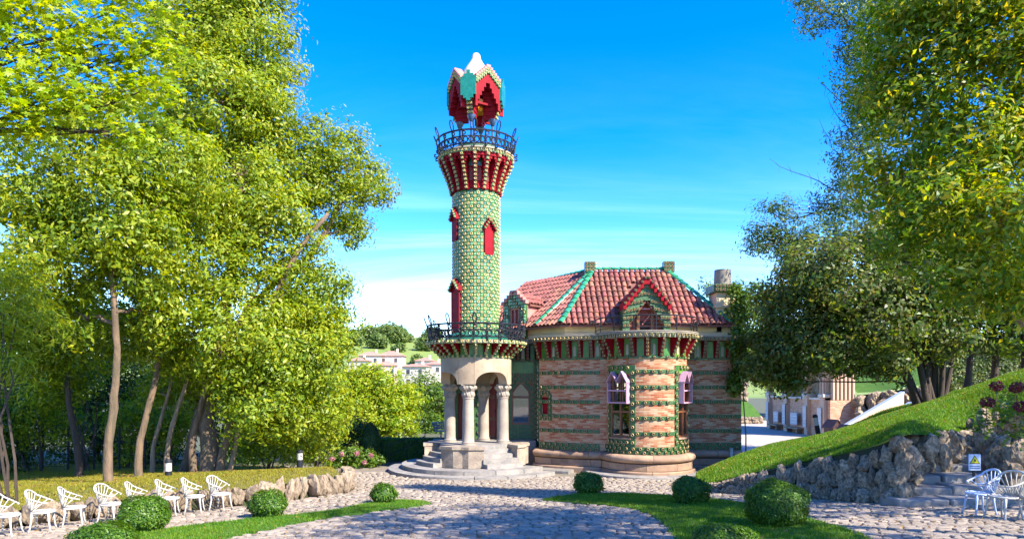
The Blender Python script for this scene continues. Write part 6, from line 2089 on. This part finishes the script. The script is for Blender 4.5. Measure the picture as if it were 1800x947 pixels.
# ivy on the corner of the house
rg = np.random.default_rng(123)
iv = []
for k in range(46):
    t = rg.uniform(0, 1)
    iv.append((P(1290 + 14 * rg.normal() * .5 + 6, 505 + 190 * t, 27.35), (.20, .14, .26)))
ivo = empty('ivy', (9.2, 27.4, 0), 0, 'ivy climbing the right-hand corner of the house to the chimney', 'ivy')
me, C, I = crown_mesh(iv, 'leaf_ivy', rg, .12, .09, 20, 9, .10, (.2, 1.0), 'foliage'); link('foliage', me, ivo)
st_ = [Vector((9.36, 27.35, 0))] + [Vector((9.32 + .06 * sin(k), 27.36, .7 * k)) for k in range(1, 11)]
MB().tube(st_, [.03 - .002 * k for k in range(len(st_))], 6).build('stem', MATS['bark'], ivo)
# red hydrangeas on the lawn at the right edge
for k, (px_, py_, d) in enumerate([(1735, 706, 15.2), (1788, 680, 14.6), (1796, 714, 14.2), (1752, 678, 15.8)]):
    c = P(px_, py_, d)
    zb = c.z - .75
    rg = np.random.default_rng(130 + k)
    root = empty('red_hydrangea', (c.x, c.y + .1, zb), 0, 'dark red hydrangea head on a leafy stem above the rockery', 'flower', 'red hydrangeas above the rockery')
    MB().tube([(c.x, c.y + .1, zb), (c.x + .02, c.y + .05, zb + .4), (c.x, c.y, c.z)], [.012, .010, .008], 6).build('stem', MATS['bark'], root)
    d_ = rg.normal(0, 1, (220, 3)); d_ /= np.linalg.norm(d_, axis=1)[:, None]
    link('flower_head', mesh_np('flower_head', leaf_geo(np.array(c) + d_ * np.array((.13, .13, .10)), d_, .05, .05, rg), np.arange(880).reshape(-1, 4), MATS['petal_dark_red']), root)
    lp = np.array((c.x, c.y + .08, zb + .25)) + rg.normal(0, 1, (60, 3)) * np.array((.16, .14, .16))
    link('foliage', mesh_np('foliage', leaf_geo(lp, np.tile((0, -.3, 1.0), (60, 1)), .17, .10, rg), np.arange(240).reshape(-1, 4), MATS['leaf_ivy']), root)
# --- hill: trees
rr = random.Random(140)
hl = ['standing on the skyline of the ridge', 'in the wood half way down the slope', 'just above the red village roofs']
ht = [(650, 596, 215, 14), (672, 592, 225, 13), (690, 590, 230, 14), (705, 592, 232, 11), (640, 604, 205, 13), (660, 606, 205, 14), (680, 606, 200, 15), (696, 606, 200, 16), (714, 606, 205, 10), (625, 612, 190, 12), (665, 620, 185, 14), (700, 622, 180, 9), (745, 622, 185, 13), (760, 618, 190, 14), (732, 634, 160, 9), (752, 600, 215, 10), (765, 588, 235, 10), (610, 602, 200, 14), (590, 606, 200, 18), (560, 610, 200, 18)]
ht = [(x, y, d * 1.6, r) for x, y, d, r in ht]
for k, (px_, py_, d, r) in enumerate(ht):
    m = r / F * d
    c = P(px_, py_, d)
    zb = hillz(c.x, c.y)
    b = Vector((c.x, c.y, zb))
    ct = Vector((c.x, c.y, max(c.z, zb + m * .9)))
    lob = [(ct, (m, m, m * .95)), (ct + Vector((m * .6, 0, -m * .25)), (m * .6, m * .6, m * .55)), (ct + Vector((-m * .6, 0, -m * .2)), (m * .6, m * .6, m * .6))]
    tree('hill_tree', 'distant round tree on the green hill, ' + hl[0 if py_ < 600 else 1 if py_ < 612 else 2], 'tree', b, [([b, b.lerp(ct, .5), ct], .45, .2)], lob, 'leaf_far', 'bark_dark', 1.1, .7, .35, 16, .8, 150 + k, 'trees on the far hillside', 1)
# ------------------------------------------------------------------ white garden chairs
def chair_parts(mat):
    """shell-backed cast chair; faces local -y"""
    parts = []
    seat = MB()
    ringp = [(.24 * cos(t) * (1.0 if sin(t) > 0 else 1.02), .23 * sin(t), .44) for t in [2 * pi * k / 28 for k in range(28)]]
    seat.tube(ringp + [ringp[0]], .020, 6)
    parts.append(('seat_ring', seat))
    for k in range(-4, 5):
        x = .05 * k
        yy = .23 * math.sqrt(max(0, 1 - (x / .245) ** 2)) - .01
        parts.append(('seat_slat', MB().box(x - .013, x + .013, -yy, yy, .434, .446)))
    for (sx, sy) in ((-1, -1), (1, -1), (-1, 1), (1, 1)):
        x0, y0 = sx * .19, sy * .15
        m = MB().tube([(x0, y0, .43), (x0 * 1.02, y0 * 1.05, .30), (x0 * 1.12, y0 * 1.2, .12), (x0 * 1.25, y0 * 1.4, 0.0)], [.027, .021, .017, .020], 8)
        m.tube([(x0 * 1.02, y0 * 1.05, .30), (x0 * .75, y0 * .8, .37), (x0 * .35, y0 * .9, .425)], .011, 6)
        parts.append(('leg', m))
    # rim from one arm end, up over the back and down to the other
    def rim(t):      # t in -1..1
        a = t * R(150)
        h = .64 + .27 * max(0, cos(a * .62)) ** 1.6
        w = .30 + .02 * cos(a)
        return Vector((w * sin(a) * (1.0 if abs(a) < R(90) else .98 + .15 * (abs(a) - R(90))), .20 + .12 * (cos(a) - .2) - (.20 if abs(t) > .95 else .26 * max(0, abs(a) - R(80)) / R(70)), h))
    rp = [rim(-1 + 2 * k / 26) for k in range(27)]
    parts.append(('back_rim', MB().tube(rp, [.014 + .008 * sin(pi * k / 26) for k in range(27)], 7)))
    for k in range(11):
        t = -.80 + 1.6 * k / 10
        top = rim(t); a = t * R(62)
        foot = Vector((.17 * sin(a) * 1.1, .16 + .06 * cos(a), .445))
        mid = foot.lerp(top, .5) + Vector((0, .01, 0))
        parts.append(('back_rib', MB().tube([foot, mid, top], [.015, .010, .011], 5)))
    m = MB(); pts = [(-.10, .215, .60), (-.05, .225, .63), (0, .228, .60), (.05, .225, .63), (.10, .215, .60)]
    m.tube(pts, .010, 5); parts.append(('back_scroll', m))
    return [(n, q.mesh(n, MATS[mat], True)) for n, q in parts]
CH = {'w': chair_parts('white_paint'), 'b': chair_parts('blue_paint')}
def chair(p, rz, label, kind='w', group=None):
    o = empty('garden_chair', p, rz, label, 'chair', group)
    o.scale = (.92, .92, .92)
    for n, me in CH[kind]:
        c = bpy.data.objects.new(n, me); COL.objects.link(c); c.parent = o
    return o
tilt = math.atan2(.62, .79)
lc = [(12, 942), (75, 934), (130, 925), (195, 918), (245, 912), (297, 906), (342, 902), (388, 897)]
rr = random.Random(17)
chl = ['white garden chair at the outer end of the row along the low stone wall', 'second white garden chair from the outer end of the row along the low stone wall', 'white garden chair just behind the biggest box ball', 'fourth white garden chair from the outer end of the row along the low wall', 'white garden chair half hidden behind the clipped box ball of the chair row', 'third white garden chair from the inner end of the row along the low wall', 'white garden chair next to the innermost one of the row along the low wall', 'white garden chair at the inner end of the row, towards the house']
for k, (px_, py_) in enumerate(lc):
    chair(GP(px_, py_), R(100) + rr.uniform(-.3, .3), chl[k], group='white chairs along the low stone wall')
chair(GP(1722, 905), R(-96), 'bluish-white garden chair in front of the warning sign', 'b', 'chairs by the rockery steps')
chair(GP(1764, 913), R(-80), 'white garden chair beside the bluish-white one by the rockery steps', 'w', 'chairs by the rockery steps')
chair(GP(1825, 916), R(-84), 'white garden chair farthest from the rockery steps, next to the other white one', 'w', 'chairs by the rockery steps')

# ------------------------------------------------------------------ bollard lamps
def bollard(p, h, label, r=.10):
    o = empty('bollard_lamp', p, 0, label, 'lamp', 'garden bollard lamps')
    autosmooth(MB().lathe([(r, -.25), (r, h * .5)], 20).build('post', MATS['iron'], o, world=False), 40)
    autosmooth(MB().lathe([(r * .96, h * .5), (r * .96, h * .86)], 20).build('diffuser', MATS['white_paint'], o, world=False), 40)
    autosmooth(MB().lathe([(r * 1.08, h * .86), (r * 1.08, h * .93), (r * .7, h * 1.0), (0, h * 1.01)], 20).build('cap', MATS['iron'], o, world=False), 30)
    return o
bollard(P(296, 848, 19.6), .68, 'short black and white bollard lamp on the bank between the saplings and the oak', .095)
bollard(P(527, 824, 22.2), .62, 'short white-headed bollard lamp near the house end of the mossy bank', .095)
bollard(P(556, 822, 27.5), .55, 'dark bollard lamp by the hydrangea bush', .09)
bollard(P(1439, 766, 26.4), .85, 'dark green bollard lamp leaning at the edge of the lawn', .09).rotation_euler = (0, R(-10), 0)

# ------------------------------------------------------------------ warning sign
mk('sign_white', (0.62, 0.68, 0.78), (0.56, 0.62, 0.72), 3, 0.4)
mk('sign_yellow', (0.78, 0.66, 0.02), (0.72, 0.60, 0.02), 3, 0.4)
mk('sign_black', (0.02, 0.03, 0.015), None, 3, 0.5)
mk('sign_blue', (0.04, 0.10, 0.26), None, 3, 0.5)
sp_ = P(1713, 812, 15.0)
sg = empty('warning_sign', (sp_.x, sp_.y, g(sp_.x, sp_.y)), 0, 'small white warning sign with a yellow triangle on a dark post behind the chairs', 'sign')
M = frame(sp_, (-.12, -1, 0))
MB().box(-.02, .02, -.05, -.012, g(sp_.x, sp_.y) - sp_.z - .1, .10).build('post', MATS['iron'], sg, M=M)
MB().cbox(-.125, .125, -.01, .01, -.18, .18, .006).build('board', MATS['sign_white'], sg, M=M)
def tri(h, y): return [(-h * .577, y, -h / 2), (h * .577, y, -h / 2), (0, y, h / 2)]
def plate(poly, y0, y1):
    n = len(poly); return MB().add([(x, y1, z) for x, _, z in poly] + [(x, y0, z) for x, _, z in poly], [tuple(range(n))[::-1], tuple(range(n, 2 * n))] + [(i, (i + 1) % n, n + (i + 1) % n, n + i) for i in range(n)])
Mt = M @ Matrix.Translation((0, 0, .065))
plate(tri(.19, 0), .008, .0125).build('triangle_border', MATS['sign_black'], sg, M=Mt)
plate([(x * .78, y, z * .78 - .006) for x, y, z in tri(.19, 0)], .011, .0150).build('yellow_triangle', MATS['sign_yellow'], sg, M=Mt)
plate([(-.03, 0, -.045), (-.012, 0, -.02), (-.03, 0, -.01), (0, 0, .012), (.012, 0, .0), (.02, 0, -.02), (.008, 0, -.03), (.012, 0, -.05)], .0140, .0175).build('pictogram', MATS['sign_black'], sg, M=Mt)
rr = random.Random(3)
for row_, zz_ in enumerate((-.082, -.125)):      # two lines of lettering too small to read
    x = -.098
    while x < .095:
        w = rr.uniform(.011, .017)
        h = rr.uniform(.018, .024)
        MB().box(-(x + w), -x, .0095, .0125, zz_ - h / 2, zz_ + h / 2).build('letter_mark', MATS['sign_blue'], sg, M=M)
        x += w + .0045

# ------------------------------------------------------------------ wire fence behind the left bank
fe = empty('wire_fence', Q(100, 24.5, .4), 0, 'dark wire fence on thin iron posts behind the mossy bank', 'fence')
fp = []
for k in range(9):
    q = Q(-60 + 45 * k, 25.0 - .12 * k, .25); fp.append(q)
    MB().tube([q - Vector((0, 0, .2)), q + Vector((0, 0, 1.75))], .035, 6).build('post', MATS['iron'], fe)
for z in (.3, .75, 1.2, 1.65):
    MB().tube([q + Vector((0, 0, z)) for q in fp], .009, 4).build('wire', MATS['iron'], fe)
for k in (1, 2): MB().tube([fp[k] + Vector((0, 0, 1.3)), fp[k] + Vector((.75, -.3, -.1))], .028, 6).build('brace', MATS['iron'], fe)

# ------------------------------------------------------------------ handrail and iron planter by the steps
hr = empty('handrail', (-5.1, 29.6, 0), 0, 'thin dark green handrail beside the hedge, left of the entrance steps', 'handrail')
hp = [Vector((-5.3, 29.2, 0)), Vector((-4.6, 29.9, .3)), Vector((-3.9, 30.6, .75))]
for q in hp: MB().tube([q - Vector((0, 0, .3)), q + Vector((0, 0, .85))], .018, 6).build('post', MATS['iron'], hr)
for z in (.45, .85): MB().tube([q + Vector((0, 0, z)) for q in hp], .016, 6).build('rail', MATS['iron'], hr)
# blue iron basket seat on the porch
bs = empty('iron_basket', (-3.05, 29.3, FLOOR), 0, 'dark blue wrought-iron basket railing beside the left porch column', 'railing')
bq = [(-.38 * cos(t) - 3.05, 29.3 + .38 * sin(t)) for t in [2 * pi * k / 16 for k in range(17)]]
for z, s_ in ((.38, .75), (.5, .88), (.62, .96), (.74, 1.0)):
    MB().tube([(-3.05 + (x + 3.05) * s_, 29.3 + (y - 29.3) * s_, FLOOR + z) for x, y in bq], .018, 6).build('hoop', MATS['iron_blue'], bs)
for x, y in bq[:-1]:
    MB().tube([(-3.05 + (x + 3.05) * .75, 29.3 + (y - 29.3) * .75, FLOOR + .38), (x, y, FLOOR + .74)], .012, 5).build('bar', MATS['iron_blue'], bs)
MB().tube([(-3.05, 29.3, FLOOR), (-3.05, 29.3, FLOOR + .38)], .03, 8).build('stem', MATS['iron_blue'], bs)
MB().lathe([(.28, FLOOR + .37), (.28, FLOOR + .385)], 16, c=(-3.05, 29.3)).build('base_plate', MATS['iron_blue'], bs)

# ------------------------------------------------------------------ brick loggia on the far side of the courtyard
brickmat('brick_loggia', (0.66, 0.40, 0.25), (0.60, 0.32, 0.19), (0.50, 0.23, 0.13), (0.56, 0.40, 0.28))
mk('panel_white', (0.55, 0.53, 0.51), (0.50, 0.48, 0.46), 2, 0.5)
mk('panel_print', (0.60, 0.60, 0.60), (0.70, 0.69, 0.67), 30, 0.5)
mk('coping_pale', (0.62, 0.56, 0.46), (0.52, 0.46, 0.38), 3, 0.8, .2, 20)
lg = empty('brick_loggia', (20.7, 49, 0), 0, 'old brick loggia with flaring pilasters and white panels across the courtyard', 'pavilion')
longp = Line((20.7, 55.5), (20.7, 44.82))          # faces the courtyard (to the left)
wall(longp, -.05, 2.45, 'low_wall', 'brick_loggia', lg, thick=.5)
wall(Line((20.7, 44.4), (22.4, 44.4)), -.05, 2.45, 'end_wall', 'brick_loggia', lg, thick=.4, uoff=4)
sweep(longp, [(-.5, 2.45), (.14, 2.45), (.14, 2.60), (-.5, 2.60)], 0, longp.L).build('sill', MATS['coping_pale'], lg)
for dq in (54.6, 51.2, 47.6, 45.1):
    x = 20.7
    pl_ = MB().cbox(x - .24, x + .25, dq - .28, dq + .28, -.05, 2.62, .02).build('pier', MATS['brick_loggia'], lg)
    MB().cbox(x - .34, x + .3, dq - .38, dq + .38, 2.625, 2.85, .03).build('pier_cap', MATS['coping_pale'], pl_)
    for i, dx in enumerate((-.22, -.07, .08)):
        for s_ in (-1, 1):
            m = MB(); yy = dq + s_ * .16
            m.tube([(x + dx, yy, 2.85), (x + dx, yy, 3.7), (x + dx - .12, yy + s_ * .25, 4.2), (x + dx - .2, yy + s_ * .6, 4.62)], .085, 4)
            m.build('rib', MATS['brick_loggia'], pl_)
MB().cbox(20.30, 22.5, 44.2, 55.6, 4.62, 4.80, .03).build('roof_slab', MATS['coping_pale'], lg)
for k in range(6):
    xx = 20.95 + .26 * k
    MB().cbox(xx - .07, xx + .07, 44.42, 44.75, 2.46, 4.615, .02).build('end_rib', MATS['brick_loggia'], lg)
MB().box(22.2, 22.35, 44.8, 55.4, -.05, 4.6).build('rear_wall', MATS['rock_pale'], lg)
for (y0, y1, z0, z1) in ((54.3, 54.85, .65, 2.1), (52.3, 53.2, .6, 1.4), (50.95, 51.5, .5, 2.0), (48.8, 50.0, .6, 1.45), (47.3, 47.85, .5, 2.0), (45.0, 45.6, .5, 1.95)):
    pn = MB().cbox(20.36, 20.40, y0, y1, z0, z1, .01).build('info_panel', MATS['panel_white'], lg)
    m = MB()
    for q in range(3): MB().box(20.353, 20.358, y0 + .1, y1 - .1, z0 + .12 + .22 * q, z0 + .20 + .22 * q).build('print_block', MATS['panel_print'], pn)
for (y0, y1) in ((52.0, 53.8), (48.2, 50.5)):
    MB().cbox(20.1, 20.68, y0, y1, .30, .42, .02).build('bench', MATS['plinth_stone'], lg)
    for yy in (y0 + .2, y1 - .4): MB().cbox(20.2, 20.6, yy, yy + .2, 0, .30, .02).build('bench_foot', MATS['plinth_stone'], lg)

# terraces behind the courtyard
tb = [Vector((x, 60.5 + .25 * (x - 13) * 0, 0)) for x in (12.5, 15, 17.5, 20, 22.2)]
rows = [[p + Vector((0, .2, .62)) for p in tb], [p + Vector((0, 2.4, 1.5)) for p in tb], [p + Vector((0, 4.2, 1.9)) for p in tb]]
T1 = loft(rows, 3)
tag(sheet('grass_terrace', T1, MATS['turf']), kind='structure')
rr = random.Random(61)
ew = empty('edging_wall', (17, 60.4, 0), 0, 'low pale stone edging below the grass terrace across the courtyard', 'wall')
rock_wall(ew, tb, [p + Vector((0, .2, .6)) for p in tb], PALE, .5, rr)
tw2 = empty('terrace_wall', (17, 64.6, 1.8), 0, 'rough stone retaining wall above the grass terrace across the courtyard', 'wall')
bot = [p + Vector((0, 4.3, 1.75)) for p in tb]; top = [p + Vector((0, 4.6, 3.9)) for p in tb]
rock_wall(tw2, bot, top, PALE, .62, rr)
m = MB(); n = len(bot); m.add([p + Vector((0, .3, 0)) for p in bot] + [p + Vector((0, .2, -.1)) for p in top], [(i, i + 1, n + i + 1, n + i) for i in range(n - 1)]); m.build('backing', MATS['wall_earth'], tw2)
# rough bank right of the loggia with bright lawn on top
bot = [Vector((22.3, 43.5, .3)), Vector((23.4, 42.8, .6)), Vector((24.6, 42, 1.1)), Vector((26.0, 41, 1.7))]
top = [Vector((22.4, 44.2, 2.9)), Vector((23.5, 43.5, 3.0)), Vector((24.7, 42.8, 3.3)), Vector((26.2, 41.8, 3.5))]
bw = empty('rocky_bank', bot[0], 0, 'rocky bank beside the brick loggia under a bright strip of lawn', 'wall')
rock_wall(bw, bot, top, ROCKS, .75, rr)
m = MB(); n = len(bot); m.add([p + Vector((.2, .5, -.4)) for p in bot] + [p + Vector((.1, .3, -.1)) for p in top], [(i, i + 1, n + i + 1, n + i) for i in range(n - 1)]); m.build('backing', MATS['wall_earth'], bw)
rows = [[p + Vector((0, .1, .05)) for p in top], [p + Vector((.5, 3, 1.0)) for p in top], [p + Vector((1, 6, 1.7)) for p in top]]
tag(sheet('upper_lawn', loft(rows, 3), MATS['turf']), kind='structure')
# garden staircase with two pale sloping parapets
sc_ = empty('garden_staircase', (17.6, 35.5, 0), 0, 'outdoor staircase with two smooth pale blue-white sloping parapets climbing from the courtyard', 'stairs')
mk('parapet', (0.50, 0.54, 0.60), (0.44, 0.47, 0.52), 2, 0.35, .1, 20)
s0, s1 = P(1492, 752, 36.0), P(1602, 688, 36.8)
for k, off in enumerate((0, 1.35)):
    a, e = s0 + Vector((off * .3, -off * .0 + off, 0)), s1 + Vector((off * .3, off, 0))
    if k == 0: a, e = P(1520, 757, 35.2), P(1605, 706, 35.8)
    w = Vector((0, .42, .0))
    vs = [a, e, e + w, a + w]
    low_ = [Vector((p.x, p.y, p.z - .14)) for p in vs]
    MB().add(vs + low_, [(0, 1, 2, 3), (7, 6, 5, 4), (0, 4, 5, 1), (1, 5, 6, 2), (2, 6, 7, 3), (3, 7, 4, 0)]).build('parapet_coping', MATS['parapet'], sc_)
    vs = [a - Vector((0, -.05, .142)), e - Vector((0, -.05, .142)), Vector((e.x, e.y + .05, -.1)), Vector((a.x, a.y + .05, -.1))]
    vs += [p + Vector((0, .3, 0)) for p in vs]
    MB().add(vs, [(0, 1, 2, 3), (7, 6, 5, 4), (0, 4, 5, 1), (1, 5, 6, 2), (2, 6, 7, 3), (3, 7, 4, 0)]).build('parapet_wall', MATS['brick_loggia'], sc_)
for k in range(12):
    p = s0.lerp(s1, k / 12)
    MB().box(p.x, p.x + .4, 35.75, 36.9, -.05, max(.12, p.z - .55)).build('stair_step', MATS['plinth_stone'], sc_)
# small timber boxes with pitched lids (litter bins)
def bin_house(px_, py_, d, w, h, label):
    p = P(px_, py_, d); p.z = 0
    o = empty('timber_bin', p, R(18), label, 'bin', 'timber bins in the courtyard')
    MB().cbox(-w / 2, w / 2, -w / 2, w / 2, 0, h, .015).build('box', MATS['wood_brown'], o, world=False)
    for s_ in (-1, 1):
        vs = [(0, -w * .62, h + w * .62), (s_ * w * .66, -w * .62, h - .03), (s_ * w * .66, w * .62, h - .03), (0, w * .62, h + w * .62)]
        vs += [(x, y, z - .05) for x, y, z in vs]
        MB().add(vs, [(0, 1, 2, 3), (7, 6, 5, 4), (0, 4, 5, 1), (1, 5, 6, 2), (2, 6, 7, 3), (3, 7, 4, 0)]).build('lid', MATS['wood_brown'], o, world=False)
    MB().add([(-w * .5, -w * .505, h), (w * .5, -w * .505, h), (0, -w * .505, h + w * .52)], [(0, 1, 2)]).build('gable_board', MATS['wood_brown'], o, world=False)
bin_house(1464, 760, 35.5, .62, 1.30, 'taller timber bin with a pitched lid, next to the brick loggia')
bin_house(1486, 757, 34.0, .58, 1.15, 'smaller timber bin with a pitched lid, at the foot of the staircase')

# ------------------------------------------------------------------ village on the hill
mk('render_white', (0.50, 0.44, 0.38), (0.44, 0.39, 0.34), .3, .9, objvar=.06)
mk('render_pink', (0.58, 0.40, 0.36), (0.52, 0.36, 0.32), .3, .9)
mk('roof_far', (0.46, 0.22, 0.15), (0.38, 0.17, 0.12), .6, .85, .3, 2)
mk('window_far', (0.05, 0.055, 0.06), None, 1, .2)
def far_house(px_, py_, d, w, dep, h, rh, label, mat='render_white', rz=0.0, chim=True):
    c = P(px_, py_, d)                          # px/py of the eaves, middle of the front
    zb = min(hillz(c.x, c.y), c.z - h) - .5
    o = empty('village_house', (c.x, c.y, zb), rz, label, 'house', 'village houses below the hill')
    ze = c.z - zb
    MB().box(-w / 2, w / 2, 0, dep, 0, ze).build('wall', MATS[mat], o, world=False)
    e = .5
    vs = [(-w / 2 - e, -e, ze), (w / 2 + e, -e, ze), (w / 2 + e, dep + e, ze), (-w / 2 - e, dep + e, ze), (-w / 2 + dep * .35, dep / 2, ze + rh), (w / 2 - dep * .35, dep / 2, ze + rh)]
    vs[:4] = [(x, y, z + .02) for x, y, z in vs[:4]]
    r_ = MB().add(vs, [(0, 1, 5, 4), (1, 2, 5), (2, 3, 4, 5), (3, 0, 4), (3, 2, 1, 0)]).build('roof', MATS['roof_far'], o, world=False)
    if chim: MB().box(w * .2, w * .2 + .7, dep * .4, dep * .4 + .7, ze + rh * .4, ze + rh + .8).build('chimney', MATS['render_white'], r_, world=False)
    nfl = max(1, int(h / 2.8)); nw = max(2, int(w / 3))
    for fl in range(nfl):
        for k in range(nw):
            x = -w / 2 + w * (k + .5) / nw
            z = ze - 2.3 - 2.9 * fl
            if z < .4: continue
            wn_ = MB().box(x - .5, x + .5, -.06, .05, z, z + 1.4).build('window', MATS['window_far'], o, world=False)
            MB().box(x - .62, x + .62, -.14, .04, z - .12, z - .005).build('sill', MATS['render_white'], wn_, world=False)
far_house(685, 625, 240, 8.6, 9, 5.5, 1.9, 'pinkish village house with a red hipped roof, in the middle of the group', 'render_pink')
far_house(650, 625, 236, 7.4, 7, 6, 1.6, 'white village house against the pink one', 'render_white', .08)
far_house(628, 634, 220, 6.5, 7, 5, 1.2, 'low pale village house at the oak side of the group')
far_house(744, 634, 240, 6.0, 8, 5, 1.4, 'white village house near the tower side of the group', 'render_white', -.1)
far_house(728, 644, 204, 7.5, 6, 6, .9, 'long pale village house with a shallow roof in front of the others', 'render_white', -.15)
far_house(680, 642, 188, 5.5, 6, 5, 1.2, 'small red-roofed village house just above the round tree', 'render_pink', .2)
far_house(762, 640, 211, 5, 6, 5, 1.0, 'narrow pale village house beside the tower')

# ------------------------------------------------------------------ keep the 300 pieces of a kind that show largest, join the rest
def cap_parts(root, kind, joined, keep=300):
    kids, stack_ = [], [root]
    children = {}
    for o in bpy.data.objects:
        if o.parent is not None: children.setdefault(o.parent.name, []).append(o)
    while stack_:
        q = stack_.pop()
        for c in children.get(q.name, ()):
            stack_.append(c)
            if c.name.split('.')[0] == kind: kids.append(c)
    if len(kids) <= keep: return
    eye = Vector((0, 0, EYE))
    sc_ = []
    for o in kids:
        M = PM(o)
        p = M.translation; v = eye - p
        n = M.to_3x3() @ (Vector((0, 1, 0)) if kind == 'sunflower_tile' else Vector((0, 0, 1)))
        f_ = max(0.0, n.normalized().dot(v.normalized()))
        sc_.append((f_ * o.dimensions.x * o.dimensions.x / v.length_squared, o, M))
    sc_.sort(key=lambda t: -t[0])
    mb, mats = MB(), None
    for _, o, M in sc_[keep:]:
        me = o.data
        if mats is None: mats = list(me.materials)
        b0 = len(mb.v)
        mb.v.extend([tuple(M @ v.co) for v in me.vertices])
        for p in me.polygons:
            mb.f.append(tuple(b0 + i for i in p.vertices)); mb.m.append(p.material_index)
        bpy.data.objects.remove(o)
    o = mb.build(joined, mats, root)
    tag(o, kind='stuff')
cap_parts(tw, 'sunflower_tile', 'sunflower_tiling')
cap_parts(ho, 'sunflower_tile', 'sunflower_tiling')
cap_parts(ho, 'roof_tile', 'roof_tiling')
